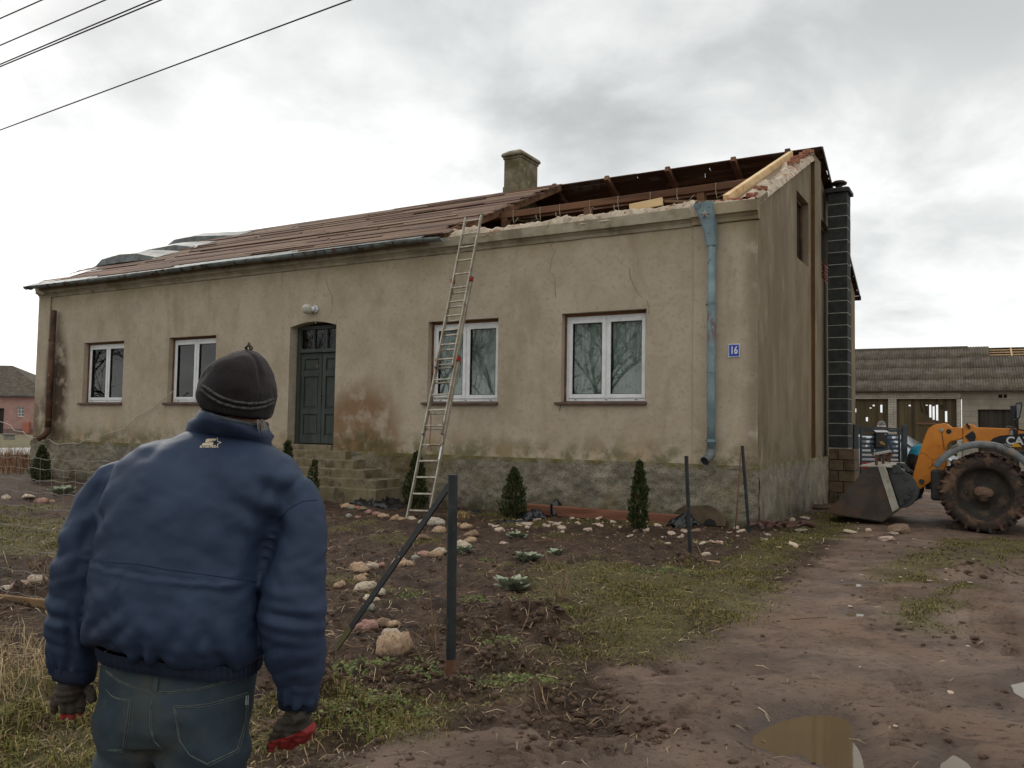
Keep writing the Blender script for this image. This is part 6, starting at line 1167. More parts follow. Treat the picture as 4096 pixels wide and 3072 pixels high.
m = MB(); m.tube([(T(s4(*q), .715)[0], .716, T(s4(*q), .715)[1]) for q in ((82, 897), (115, 889), (140, 900), (160, 930), (185, 946), (210, 944), (235, 930), (258, 930), (270, 938))], .008, 6); m.build('weld_bead', 'loader_orange', tele, smooth=True)
plate('stop_bracket', [(160, 965), (180, 955), (182, 985), (170, 1020), (152, 1015)], s4, .69, .03, 'loader_orange', .004)
m = MB(); m.tube([(T(s4(*q), .71)[0], .712, T(s4(*q), .71)[1]) for q in ((262, 715), (275, 800), (285, 870))], .005, 5); m.build('grease_line', 'loader_dark', tele)
m = MB(); m.box(-.75, 4.0, .48, 1.55, .42, .92); m.build('chassis', 'loader_dark', tele, bevel=.03); m = MB(); m.tube([(0, .45, .60), (0, 1.55, .60)], .13, 12); m.build('axle', 'loader_dark', tele); m = MB(); m.tube([(2.95, .45, .60), (2.95, 1.55, .60)], .13, 12); m.build('axle', 'loader_dark', tele)
q = T(c5(880, 1070), .7); m = MB(); m.tube([(q[0]-.12, .85, q[1]+.02), (q[0]+.5, .85, q[1]+.05)], .085, 12); m.build('lift_cylinder', 'loader_dark', tele, smooth=True)
# fender
m = MB(); n = 30; ang = np.linspace(rad(150), rad(22), n); rf = .79
for a in ang:
    k = 1.0 + .0*a; 
    for r, y in ((rf*.885, -.025), (rf*.985, -.045), (rf+.014, .03), (rf+.014, .46), (rf-.02, .47), (rf*.93, .03), (rf*.885, .01)): m.v.append((r*math.cos(a), y, .60+r*math.sin(a)))
for i in range(n-1):
    for j in range(7): m.f.append((i*7+j, i*7+(j+1) % 7, (i+1)*7+(j+1) % 7, (i+1)*7+j))
m.f += [tuple(range(7)), tuple(range((n-1)*7, n*7))]; fd_ = m.build('fender', 'fender_grey', tele, smooth=True)
for a in (118, 66): m = MB(); c = Vector((math.cos(rad(a)), 0, math.sin(rad(a)))); p0 = Vector((0, .0, .60))+c*(rf+.02); m.beam(p0+Vector((0, -.02, 0)), p0+Vector((0, .44, 0)), .10, .03, up=c); m.build('rib', 'fender_grey', fd_, bevel=.008)
m = MB(); m.box(.75, 2.9, .40, .95, .88, 1.25); m.build('side_tank', 'loader_dark', tele, bevel=.03)
# cab (mostly out of view), mirror and work lamp
cab = empty('cab', (0, 0, 0), 0, tele); y0, y1, x0, x1 = .12, .66, .98, 2.3
for x, y in ((x0, y0), (x0, y1), (x1, y0), (x1, y1)): m = MB(); m.box(x-.04, x+.04, y-.04, y+.04, .9, 2.3); m.build('pillar', 'loader_black', cab, bevel=.01)
m = MB(); m.box(x0-.05, x1+.05, y0-.06, y1+.06, 2.3, 2.40); m.build('roof', 'loader_orange', cab, bevel=.03); m = MB(); m.box(x0+.04, x1-.04, y0-.02, y0, .9, 1.5); m.build('door', 'loader_orange', cab); m = MB(); m.box(x0+.04, x1-.04, y0-.01, y0-.004, 1.5, 2.3); m.build('window', 'car_glass', cab); m = MB(); m.box(x0-.01, x0, y0+.04, y1-.04, 1.0, 2.3); m.build('windscreen', 'car_glass', cab)
plate('mirror', [(878, 482), (930, 471), (934, 500), (913, 606), (890, 622), (868, 612), (860, 598), (866, 545)], s4, .0, .05, 'loader_black', .008); plate('mirror_glass', [(884, 492), (922, 482), (924, 502), (906, 596), (888, 610)], s4, -.004, .005, 'fender_grey', 0)
a, b = T(s4(870, 620), .03), T(s4(895, 700), .03); m = MB(); m.tube([(a[0], .03, a[1]), (b[0], .06, b[1]), (b[0]+.12, .12, b[1]-.02)], .014, 7); m.build('mirror_arm', 'loader_black', tele); a = T(s4(845, 560), .02); m = MB(); m.box(a[0]-.02, a[0]+.06, .0, .04, a[1]-.10, a[1]+.10); m.build('mirror_mount', 'loader_black', tele)
plate('work_lamp', [(822, 700), (850, 692), (895, 702), (902, 735), (870, 752), (826, 758)], s4, .05, .12, 'loader_black', .012); plate('lamp_glass', [(826, 712), (850, 703), (858, 745), (828, 750)], s4, .044, .006, 'fender_grey', 0); plate('rear_guard', [(868, 890), (900, 878), (946, 872), (1000, 900), (1000, 1000), (946, 980), (900, 930)], s4, .02, .4, 'loader_black', .02); plate('lamp_bracket', [(905, 735), (1010, 728), (1010, 745), (905, 750)], s4, .08, .03, 'loader_black', 0)
m = MB(); q = [T(s4(*p), .6) for p in ((798, 690), (800, 680), (815, 676), (850, 680), (858, 692))]; m.tube([(a, .62, b) for a, b in q], .010, 6); m.build('grab_loop', 'sheet_metal', tele)
# bucket
bk = empty('bucket', (0, 0, 0), 0, tele); bk['label'] = 'rust stained dark steel bucket resting just above the ground'; BW = 2.15
side = [(170, 1243), (238, 1178), (360, 1040), (442, 946), (508, 938), (532, 946), (548, 990), (600, 1150), (656, 1216), (610, 1252), (545, 1300), (360, 1272)]
sp_ = [T(c5(*q)) for q in side]
for y in (0, BW-.02): m = MB(); m.prism(sp_, .02, o=(0, y, 0)); m.build('side_plate', 'bucket_steel', bk)
shell = [sp_[i] for i in (0, 11, 10, 9, 8, 7, 6, 5)]; m = MB(); k = len(shell)
for (x, z) in shell: m.v += [(x, .02, z), (x, BW-.02, z)]
m.f = [(2*i, 2*i+2, 2*i+3, 2*i+1) for i in range(k-1)]; o = m.build('shell', 'bucket_steel', bk, fix=False); o.modifiers.new('s', 'SOLIDIFY').thickness = .02
m = MB(); a, b = sp_[3], sp_[5]; m.box(a[0]-.10, b[0]+.17, .0, BW, b[1]+.005, b[1]+.03); m.build('top_deck', 'bucket_pale', bk, bevel=.004)
m = MB(); m.prism([T(s3(*q), -.02) for q in ((548, 908), (655, 886), (692, 960), (895, 1590), (842, 1622), (786, 1652))], .02, o=(0, -.021, 0)); m.build('wear_strip', 'bucket_pale', bk, bevel=.003)
m = MB(); t0 = sp_[0]; m.box(t0[0]-.0, t0[0]+.12, .0, BW, t0[1]-.02, t0[1]+.0); m.build('cutting_edge', 'bucket_steel', bk)
px0 = T(s3(525, 885), .12); 
for k, y in enumerate((.10, 1.0, 1.95)): m = MB(); m.box(px0[0]-.022, px0[0]+.022, y-.022, y+.022, b[1]+.03, b[1]+.21); m.build('guard_post', 'post_rust', bk)
m = MB(); m.beam((px0[0], .0, b[1]+.22), (px0[0], 2.05, b[1]+.23), .06, .03); m.build('guard_rail', 'bucket_pale', bk)
cpl = [(690, 905), (760, 882), (832, 868), (885, 880), (918, 905), (945, 955), (1020, 1005), (1105, 1052), (1150, 1110), (1185, 1180), (1236, 1290), (1225, 1370), (1198, 1430), (1130, 1515), (1040, 1573), (985, 1582), (925, 1580), (885, 1545), (870, 1460), (800, 1250), (745, 1080)]
for y in (.20, 1.2): poly = [T(s3(*q), .12) for q in cpl]; m = MB(); m.prism(poly, .06, o=(0, y-.08, 0)); m.build('coupler_plate', 'loader_dark', bk, bevel=.008)
q0, q1 = T(s3(1000, 1200), .2), T(s3(900, 1000), .2); m = MB(); m.tube([(q0[0], .2, q0[1]), (q0[0], 1.2, q0[1])], .09, 12); m.build('coupler_bar', 'loader_dark', bk); m = MB(); m.tube([(q1[0], .2, q1[1]), (q1[0], 1.2, q1[1])], .06, 12); m.build('coupler_bar', 'loader_dark', bk)
for q, r in (((827, 972), .034), ((908, 972), .036), ((1012, 1090), .030), ((1110, 1268), .038), ((1000, 1462), .034), ((1078, 1362), .03)): disc('bolt', s3(*q), .12, r, .03, 'loader_dark')
m = MB(); m.prism([T(s3(*q), .1) for q in ((888, 1420), (1060, 1335), (1105, 1360), (1090, 1420), (1010, 1500), (930, 1560), (895, 1530))], .03, o=(0, .09, 0)); m.build('lock_plate', 'loader_dark', bk, bevel=.006)
for dy, zz_ in ((0, 0), (.06, .02)): m = MB(); m.tube([(T(s3(*q), .7)[0], .72+dy, T(s3(*q), .7)[1]+zz_) for q in ((850, 880), (900, 868), (950, 890), (1000, 950), (1050, 990), (1110, 1010))], .018, 7); m.build('hose', 'loader_black', bk, smooth=True)
# small dirt heap under the cutting edge
me = rock_mesh(77, 3, .4, .4).copy(); o = link('mud_heap', me, 'ground'); q = gput(c5(150, 1215)); o.location = (q[0], q[1], q[2]+.02); o.scale = (.32, .25, .16); tag(o, 'low mud heap pushed up before the bucket edge', 'mud heap')
# ------------------------------------------------------------------ the man in the blue jacket, seen from behind
mat('jacket_blue', C(41, 54, 75), C(50, 64, 86), 5, rough=.6, bump=.22, bscale=220, bdist=.002, sheen=.0, spec=.25, layers=[dict(c=C(34, 45, 66), scale=3, lo=.5, hi=.72, amt=.6), dict(c=C(58, 67, 80), scale=4, lo=.62, hi=.78, amt=.3)])
mat('rib_navy', C(26, 32, 50), C(36, 42, 60), 9, rough=.9, bump=.2, bscale=120); mat('collar_trim', C(54, 60, 66), C(78, 82, 82), 30, rough=.95, bump=.4, bscale=120)
mat('denim', C(42, 54, 62), C(60, 74, 83), 4, rough=.9, bump=.3, bscale=260, bdist=.002, layers=[dict(c=C(82, 77, 62), scale=2.6, lo=.44, hi=.66, amt=.75), dict(c=C(40, 54, 62), scale=3.4, lo=.52, hi=.7, amt=.7), dict(c=C(104, 98, 82), scale=7, lo=.6, hi=.72, amt=.4)])
mat('stitch', C(74, 82, 80), C(92, 98, 94), 60, rough=.95); mat('hat_knit', C(32, 24, 25), C(42, 31, 32), 14, rough=.95, bump=.5, bscale=160, bdist=.004, sheen=.08, layers=[dict(c=C(28, 25, 27), scale=5, lo=.48, hi=.66, amt=.8)])
mat('hat_rib', C(36, 33, 35), C(46, 42, 44), 14, rough=.95, bump=.5, bscale=160, bdist=.004); mat('hat_stripe', C(70, 68, 67), C(88, 86, 83), 90, rough=.95, bump=.3, lo=.45, hi=.55)
mat('glove_dark', C(48, 43, 38), C(66, 58, 50), 12, rough=.85, bump=.4, bscale=120); mat('glove_red', C(128, 40, 38), C(152, 54, 48), 12, rough=.7, bump=.3, bscale=120); mat('hair_grey', C(120, 112, 104), C(146, 138, 130), 40, rough=.8); mat('boot', C(40, 34, 30), C(56, 48, 42), 8, rough=.8); mat('logo_cream', C(206, 190, 160), C(216, 202, 174), 12, rough=.8, bump=.1); mat('logo_navy', C(28, 34, 56), C(34, 40, 62), 12, rough=.8); mat('tag_white', C(160, 166, 166), C(176, 180, 178), 20, rough=.8)
MD = 2.05; KM = 1.0682/4*MD/F
def M(p, dy=0.0): return Vector(atdepth(m2(*p), MD+dy))
def loft(mb, rings, n=40, caps=True, e=2.6):          # rings: (centre, half-vector across, half-vector through)
    for c, a, b in rings:
        for k in range(n):
            t = 2*math.pi*k/n; ct, st_ = math.cos(t), math.sin(t); mb.v.append(tuple(c + a*(math.copysign(abs(ct)**(2/e), ct)) + b*(math.copysign(abs(st_)**(2/e), st_))))
    b0 = len(mb.v)-len(rings)*n
    for i in range(len(rings)-1):
        for k in range(n): mb.f.append((b0+i*n+k, b0+i*n+(k+1) % n, b0+(i+1)*n+(k+1) % n, b0+(i+1)*n+k))
    if caps: mb.f.append(tuple(b0+k for k in range(n))); mb.f.append(tuple(b0+(len(rings)-1)*n+k for k in range(n-1, -1, -1)))
def ay(y, th_): return 363+(y-363)*(MD-max(0, th_-.02))/MD if y > 363 else y
def rg(l, r, thick, dy=0.0): a, b = M((l[0], ay(l[1], thick)), dy), M((r[0], ay(r[1], thick)), dy); return ((a+b)/2, (b-a)/2, Vector((0, thick, 0)))
def remesh(mb, voxel, it=4, name='m'):
    o = mb.build(name, None, None); bpy.context.view_layer.update(); r = o.modifiers.new('r', 'REMESH'); r.mode = 'VOXEL'; r.voxel_size = voxel; s_ = o.modifiers.new('s', 'SMOOTH'); s_.factor = .5; s_.iterations = it
    return eval_mesh(o, name)
def meshV(me): V = np.empty(len(me.vertices)*3, np.float32); me.vertices.foreach_get('co', V); return V.reshape(-1, 3).astype(float)
def meshN(me): V = np.empty(len(me.vertices)*3, np.float32); me.vertices.foreach_get('normal', V); return V.reshape(-1, 3).astype(float)
def setV(me, V): me.vertices.foreach_set('co', np.asarray(V, np.float32).ravel()); me.update()
# body (one continuous skinned figure under the clothes)
zc = M((590, 600)); hd = M((792, 245), .02); nk = M((785, 400), .03); pel = M((560, 1430), .02)
shl, shr = M((400, 570), .03), M((960, 620), .03); ell, wrl = M((190, 960), .01), M((190, 1300), .05); elr, wrr = M((1010, 960), .0), M((1010, 1430), .02)
ch = M((640, 700), .03); hl, hr = pel + Vector((-.09, 0, -.05)), pel + Vector((.10, 0, -.05)); kl, kr = Vector((hl.x-.01, hl.y-.01, .47)), Vector((hr.x+.01, hr.y+.02, .47)); al, ar = Vector((hl.x-.02, hl.y+.03, .09)), Vector((hr.x+.03, hr.y-.02, .09))
pts = [pel, ch, nk, hd + Vector((0, .01, -.05)), hd + Vector((0, .015, .02)), shl, ell, wrl, shr, elr, wrr, hl, kl, al, al+Vector((-.02, .15, -.04)), hr, kr, ar, ar+Vector((.03, .15, -.04))]
edg = [(0, 1), (1, 2), (2, 3), (3, 4), (1, 5), (5, 6), (6, 7), (1, 8), (8, 9), (9, 10), (0, 11), (11, 12), (12, 13), (13, 14), (0, 15), (15, 16), (16, 17), (17, 18)]
rds = [.085, .10, .05, .068, .07, .035, .03, .025, .035, .03, .025, .055, .05, .04, .035, .055, .05, .04, .035]
me = bpy.data.meshes.new('b'); me.from_pydata([tuple(p) for p in pts], edg, []); o = bpy.data.objects.new('b', me); COL.objects.link(o); o.modifiers.new('sk', 'SKIN').use_smooth_shade = True; o.modifiers.new('ss', 'SUBSURF').levels = 2
for i, r in enumerate(rds): me.skin_vertices[0].data[i].radius = (r, r)
me.skin_vertices[0].data[0].use_root = True; me = eval_mesh(o, 'person')
# face, looking towards the house
V = meshV(me); hc = np.array(hd) + np.array([0, .012, -.025]); d = V-hc; mh = np.exp(-((d/np.array([.10, .13, .13]))**2).sum(1)*1.2)
nose = np.exp(-(((V-(hc+np.array([.03, .085, -.03])))/.022)**2).sum(1)); chin = np.exp(-(((V-(hc+np.array([.02, .06, -.095])))/.035)**2).sum(1)); V[:, 1] += nose*.03+chin*.02; V[:, 2] -= chin*.012; setV(me, V)
man = link('person', me, 'skin', None, True); tag(man, 'man in a blue jacket and dark beanie looking up at the roof', 'person')
def child(name, mb, mt, smooth=True, **k): return mb.build(name, mt, man, smooth=smooth, **k)
for s_ in (-1, 1):                                   # ears, eyes
    m = MB(); c = Vector(hc)+Vector((s_*.07, .0, -.02)); m.lathe([(0, -.012), (.02, -.01), (.028, 0), (.02, .01), (0, .012)], 12, c, (s_, -.4, 0)); child('ear', m, 'skin'); m = MB(); m.lathe([(0, -.012), (.012, 0), (0, .012)], 10, Vector(hc)+Vector((.03+s_*.03, .078, .0)), (0, 1, 0)); child('eye', m, 'enamel_white')
m = MB(); m.beam(Vector(hc)+Vector((.0, .092, -.066)), Vector(hc)+Vector((.05, .09, -.066)), .008, .008); child('mouth', m, 'stone_pink')
# jacket: torso and sleeves grown into one surface
m = MB()
R_ = [((640, 396), (905, 440), .085, .03), ((560, 420), (945, 468), .10, .025), ((450, 455), (1000, 508), .118, .02), ((365, 520), (1040, 572), .135, .012), ((312, 620), (1005, 672), .150, .005), ((300, 740), (950, 790), .160, 0), ((298, 860), (908, 920), .165, -.005), ((285, 980), (882, 1050), .170, -.01), ((265, 1090), (880, 1160), .172, -.01), ((250, 1160), (893, 1238), .168, -.005), ((262, 1200), (902, 1280), .155, 0), ((296, 1222), (876, 1303), .138, .005)]
loft(m, [rg(*q) for q in R_], 48)
def limb(rows, sq=1.0): m.tube([M((x, ay(y, .05)), dy) for x, y, r, dy in rows], [r*KM for x, y, r, dy in rows], 24, sq=1.0)
limb([(420, 540, 60, .015), (345, 585, 84, .01), (285, 680, 92, 0), (236, 800, 92, -.01), (202, 930, 94, -.02), (184, 1060, 94, -.015), (180, 1170, 90, .0), (180, 1250, 86, .02), (182, 1305, 74, .03)])
limb([(930, 590, 66, .015), (1000, 640, 88, .01), (1030, 740, 98, 0), (1030, 840, 104, -.015), (1012, 950, 116, -.03), (1004, 1070, 120, -.04), (1006, 1180, 114, -.035), (1018, 1280, 102, -.02), (1030, 1360, 84, -.005), (1030, 1425, 66, .0)])
me = remesh(m, .006, 5, 'jacket'); V = meshV(me); Nn = meshN(me); x, y, z = V.T
wr = .006*fbm(x*7+z*5, y*6, z*8, 3, 81) + .0025*fbm(x*22, y*20, z*30, 2, 85)
lz = M((300, ay(1215, .138))).z; lean = (x-M((300, 0)).x)*(-.18); hz = z-(lz+lean); tors = ((x > M((250, 0)).x) & (x < M((890, 0)).x))
wr += np.where(tors, .010*np.sin(x*85+3*np.sin(x*31))*np.exp(-(hz/.045)**2), 0)
el1 = np.exp(-((z-M((0, 1020)).z)/.10)**2); arm = (x < M((255, 0)).x) | (x > M((905, 0)).x); wr += np.where(arm, .002*np.sin(z*105+x*40+2*np.sin(z*37))*el1, 0)
cu = np.exp(-((z-np.where(x < zc.x, M((0, 1290)).z, M((0, 1400)).z))/.035)**2); wr += np.where(arm, .006*np.sin(np.arctan2(y-MD, x-np.where(x < zc.x, M((182, 0)).x, M((1030, 0)).x))*11)*cu, 0)
ap = lambda px: np.exp(-(((x-M(px).x)/.035)**2+((z-M(px).z)/.13)**2)); wr -= .006*ap((312, 720)) + .006*ap((925, 800))
wr += .007*np.sin((x*60+z*75))*np.exp(-(((x-M((950, 0)).x)/.07)**2+((z-M((0, 640)).z)/.08)**2)) + .006*np.sin((x*-70+z*70))*np.exp(-(((x-M((340, 0)).x)/.07)**2+((z-M((0, 680)).z)/.09)**2))
K0 = M((0, 0)); K1 = M((1000, 1000)); PXx = (x-K0.x)/(K1.x-K0.x)*1000; PXy = (z-K0.z)/(K1.z-K0.z)*1000; bk_ = sstep(-Nn[:, 1], -.25, .35)
FOLDS = [([(958, 540), (935, 640), (918, 770)], 16, .010), ([(930, 770), (905, 860), (880, 1000)], 20, .012), ([(985, 610), (950, 700), (925, 800)], 14, .007), ([(1040, 620), (985, 700), (940, 790)], 13, .006), ([(395, 480), (325, 580), (302, 720)], 16, .008), ([(300, 700), (296, 830), (275, 1000)], 20, .012), ([(330, 620), (345, 700), (400, 770)], 16, .005),
         ([(905, 915), (1000, 955), (1110, 960)], 18, .007), ([(885, 1090), (980, 1060), (1100, 1080)], 18, .008), ([(900, 1235), (1000, 1180), (1120, 1190)], 18, .008), ([(935, 1310), (1040, 1260), (1120, 1270)], 15, .006), ([(930, 860), (1010, 880), (1090, 850)], 14, .005), ([(905, 1010), (1000, 1010), (1060, 1030)], 14, .005), ([(950, 1370), (1040, 1340), (1110, 1350)], 12, .005),
         ([(120, 905), (200, 880), (285, 840)], 16, .006), ([(105, 1010), (190, 1030), (272, 1035)], 16, .007), ([(95, 1130), (180, 1100), (268, 1110)], 16, .007), ([(98, 1220), (180, 1200), (268, 1230)], 14, .006), ([(170, 800), (230, 770), (290, 760)], 14, .005), ([(110, 960), (190, 960), (280, 930)], 12, .004),
         ([(330, 1190), (400, 1120), (500, 1060)], 22, .007), ([(440, 1210), (500, 1140), (560, 1085)], 18, .006), ([(640, 1255), (670, 1190), (700, 1110)], 20, .007), ([(830, 1280), (805, 1210), (780, 1120)], 20, .008), ([(878, 1010), (800, 985), (690, 970)], 16, .004), ([(560, 1230), (580, 1170), (570, 1120)], 15, .005), ([(740, 1270), (745, 1210), (760, 1150)], 15, .006), ([(300, 1150), (350, 1090), (380, 1030)], 18, .006), ([(285, 1010), (380, 1000), (470, 960)], 18, .004),
         ([(560, 430), (520, 500), (430, 560)], 22, .004), ([(880, 480), (860, 560), (880, 640)], 22, .004), ([(640, 520), (600, 640), (520, 740)], 34, .005), ([(760, 540), (780, 680), (740, 820)], 34, .005), ([(306, 889), (500, 914), (868, 962)], 7, .004), ([(508, 925), (495, 1010), (488, 1180)], 7, .003)]
for pl, w_, am in FOLDS:
    pl = [(a_, ay(b_, .13 if 300 < a_ < 900 else .06)) for a_, b_ in pl]; am *= (.8 if 300 < pl[0][0] < 900 else .5)
    d_, S_, sd_ = dist_line(PXx, PXy, pl); L_ = sum(math.dist(a, b) for a, b in zip(pl[:-1], pl[1:])); en = np.sin(np.pi*np.clip(S_/L_*.94+.03, 0, 1))**.5 if w_ > 10 else 1.0; q_ = np.sign(sd_)*d_ + 5*vnoise(S_*.03, S_*0+w_, 0, 7)
    wr += bk_*en*am*(-np.exp(-(q_/w_)**2) + .75*np.exp(-((q_-1.9*w_)/(1.3*w_))**2))
V += Nn*wr[:, None]; setV(me, V); jacket = link('jacket', me, 'jacket_blue', man, True)
dg_tri = [tuple(p.vertices) for p in me.polygons]; BV = BVHTree.FromPolygons([Vector(v) for v in V], dg_tri)
def proj(bv, p, out=.0015):
    d_ = Vector(ray(p)).normalized(); h = bv.ray_cast(Vector(CAM), d_); return (h[0] - d_*out) if h[0] else None
def seam(bv, cf, pl, r, name, mt, parent, nsub=8, out=.0005):
    P = []
    for a, b in zip(pl[:-1], pl[1:]):
        for t in np.linspace(0, 1, nsub, endpoint=False): P.append(cf(a[0]+(b[0]-a[0])*t, a[1]+(b[1]-a[1])*t))
    P.append(cf(*pl[-1])); Q = [proj(bv, p, out) for p in P]; Q = [q for q in Q if q is not None]
    if len(Q) > 2: mm = MB(); mm.tube(Q, r, 5); return mm.build(name, mt, parent, smooth=True)
mat('seam_blue', C(28, 39, 60), C(34, 46, 68), 9, rough=.85, bump=0)
for pl in ([(305, 888), (420, 895), (520, 914), (680, 935), (868, 962)], [(1095, 655), (1040, 660), (985, 690), (945, 740)]): seam(BV, m2, pl, .0009, 'seam', 'seam_blue', jacket)
# waistband, collar, cuffs
m = MB(); n = 120; rr2_ = [((296, 1212), (876, 1293), .140), ((300, 1228), (872, 1308), .138), ((302, 1250), (872, 1332), .134), ((306, 1268), (868, 1348), .128)]
for l, r, th_ in rr2_:
    c, a, b = rg(l, r, th_, .005)
    for k in range(n):
        t = 2*math.pi*k/n; f_ = 1+(.022 if k % 2 else 0); ct, st_ = math.cos(t), math.sin(t); m.v.append(tuple(c+(a*math.copysign(abs(ct)**.77, ct)+b*math.copysign(abs(st_)**.77, st_))*f_))
for i in range(3):
    for k in range(n): m.f.append((i*n+k, i*n+(k+1) % n, (i+1)*n+(k+1) % n, (i+1)*n+k))
m.build('waistband', 'rib_navy', jacket, smooth=False)
m = MB(); cr_ = [((600, 436), (924, 482), .070, .03), ((612, 392), (918, 440), .086, .028), ((628, 364), (918, 422), .104, .021), ((652, 344), (910, 404), .120, .016), ((678, 324), (898, 380), .122, .015), ((690, 322), (888, 376), .116, .015), ((692, 340), (884, 394), .110, .015)]
loft(m, [rg(*q) for q in cr_], 48, caps=False, e=2.2); me = m.build('t', None).data; bpy.data.objects.remove(bpy.data.objects['t']); V = meshV(me); Nn = meshN(me); V += Nn*(.004*np.sin(V[:, 2]*170+V[:, 0]*25) + .004*fbm(V[:, 0]*14, V[:, 1]*14, V[:, 2]*30, 2, 91))[:, None]; setV(me, V); me.name = 'collar'
col_ = link('collar', me, 'jacket_blue', jacket, True); m = MB(); c, a, b = rg((683, 321), (894, 377), .119, .015); m.tube([c+a*math.cos(t)+b*math.sin(t) for t in np.linspace(0, 2*math.pi, 40)], .0055, 8); m.build('collar_trim', 'collar_trim', col_, smooth=True)
# logo printed between the shoulders: S with a star and a line of lettering
def decal(cf, polys, name, mt, out):
    m = MB()
    for poly in polys:
        c0 = np.mean(poly, 0); k = len(poly); Q = []
        for rr_ in (1.0, .66, .33):
            for p in poly: Q.append(proj(BV, cf(*(c0+(np.array(p)-c0)*rr_)), out))
        Q.append(proj(BV, cf(*c0), out))
        if any(q is None for q in Q): continue
        fs = [(i, (i+1) % k, k+(i+1) % k, k+i) for i in range(k)] + [(k+i, k+(i+1) % k, 2*k+(i+1) % k, 2*k+i) for i in range(k)] + [(2*k+i, 2*k+(i+1) % k, 3*k) for i in range(k)]
        m.add(Q, fs)
    return m.build(name, mt, jacket, fix=True)
c3q = lambda x, y: s5(x, y+48)
bar = [[(378, 1178), (400, 1172), (510, 1172), (516, 1184), (506, 1204), (418, 1206)], [(378, 1178), (418, 1206), (392, 1214), (386, 1222), (362, 1216)], [(386, 1222), (400, 1216), (448, 1216), (462, 1228), (452, 1240), (420, 1232)], [(462, 1228), (456, 1252), (436, 1258), (420, 1246), (440, 1240)], [(332, 1232), (345, 1224), (384, 1226), (440, 1240), (420, 1250), (322, 1252)]]
decal(c3q, bar, 'logo_letter', 'logo_cream', .0016)
def star(cx, cy, R, r, rot): return [(cx+(R if i % 2 == 0 else r)*math.cos(rot+i*math.pi/5), cy+(R if i % 2 == 0 else r)*math.sin(rot+i*math.pi/5)) for i in range(10)]
decal(c3q, [star(494, 1222, 70, 32, -.05)], 'logo_star_edge', 'logo_cream', .0022); decal(c3q, [star(490, 1222, 54, 23, -.05)], 'logo_star', 'logo_navy', .0030)
bx = []
for i, ch_ in enumerate('STARTER'):
    x0 = 304+i*29; g = lambda u, v: (x0+u*24-v*6, 1256+v*26)
    R4 = lambda u0, v0, u1, v1: [g(u0, v0), g(u1, v0), g(u1, v1), g(u0, v1)]
    G = {'S': [(0, 0, 1, .25), (0, .25, .35, .5), (0, .4, 1, .6), (.65, .5, 1, .8), (0, .75, 1, 1)], 'T': [(0, 0, 1, .28), (.34, .28, .66, 1)], 'A': [(0, .1, .28, 1), (.72, .1, 1, 1), (.1, 0, .9, .22), (.28, .5, .72, .7)], 'R': [(0, 0, .3, 1), (.3, 0, 1, .22), (.7, .22, 1, .5), (.3, .45, .9, .62), (.6, .6, .95, 1)], 'E': [(0, 0, .3, 1), (.3, 0, 1, .22), (.3, .4, .85, .6), (.3, .78, 1, 1)]}[ch_]
    bx += [R4(*q) for q in G]
decal(c3q, bx, 'logo_lettering', 'logo_cream', .0018)
# beanie
m = MB(); HR = [((690, 322), (896, 358), .100, .01), ((668, 308), (912, 345), .108, .01), ((657, 275), (930, 305), .115, .008), ((658, 248), (936, 270), .117, .006), ((666, 222), (938, 240), .116, .005), ((682, 190), (930, 205), .110, .004), ((690, 158), (924, 172), .103, .002), ((724, 130), (906, 139), .086, 0), ((768, 108), (884, 114), .058, 0), ((812, 97), (860, 99), .026, 0)]
loft(m, [rg(*q) for q in HR], 56, caps=True, e=2.15); o = m.build('t2', None); o.modifiers.new('s', 'SUBSURF').levels = 2; me = eval_mesh(o, 'beanie'); V = meshV(me); Nn = meshN(me); hcx = M((797, 0)).x
angv = np.arctan2(V[:, 1]-MD, V[:, 0]-hcx); up_ = (V[:, 2]-M((0, 330)).z)/(M((0, 97)).z-M((0, 330)).z)
V += Nn*(.004*fbm(V[:, 0]*18, V[:, 1]*18, V[:, 2]*18, 3, 71) + .0016*np.sin(angv*95)*(up_ < .38) - .006*np.exp(-((np.sin((angv-.9)*2))/.16)**2)*sstep(up_, .35, .9))[:, None]; setV(me, V); hat = link('beanie', me, 'hat_knit', man, True)
BH = BVHTree.FromPolygons([Vector(v) for v in V], [tuple(p.vertices) for p in me.polygons])
def hatband(pts_, r, nm, mt):
    for i in range(60):
        t = i/59*(len(pts_)-1); j = min(int(t), len(pts_)-2); f = t-j; p = (pts_[j][0]*(1-f)+pts_[j+1][0]*f, pts_[j][1]*(1-f)+pts_[j+1][1]*f); yield p
stitch_px = []
for arc in ([(345, 585), (400, 620), (460, 668), (560, 722), (720, 775), (900, 798), (1060, 788), (1180, 745)], [(330, 640), (390, 690), (450, 735), (560, 795), (720, 840), (900, 858), (1060, 840), (1180, 790)]):
    mm = MB()
    for i in range(46):
        t = i/45*(len(arc)-1); j = min(int(t), len(arc)-2); f = t-j; p = (arc[j][0]*(1-f)+arc[j+1][0]*f, arc[j][1]*(1-f)+arc[j+1][1]*f); a = proj(BH, s5(p[0], p[1]-13), .001); b = proj(BH, s5(p[0]+2, p[1]+13), .001)
        if a is not None and b is not None: mm.tube([a, b], .0042, 5)
    tag(mm.build('knit_stripe', 'hat_stripe', hat, smooth=True), kind='stuff')
tp = M((838, 98)); m = MB()
for i in range(5): m.tube([tp+Vector((0, 0, -.006)), tp+Vector((random.uniform(-.012, .012), 0, .008)), tp+Vector((random.uniform(-.006, .012), random.uniform(-.004, .004), random.uniform(.012, .026)))], [.003, .0022, .001], 5)
m.build('thread_tuft', 'hat_rib', hat, smooth=True)
m = MB()                                             # a few grey hairs at the nape
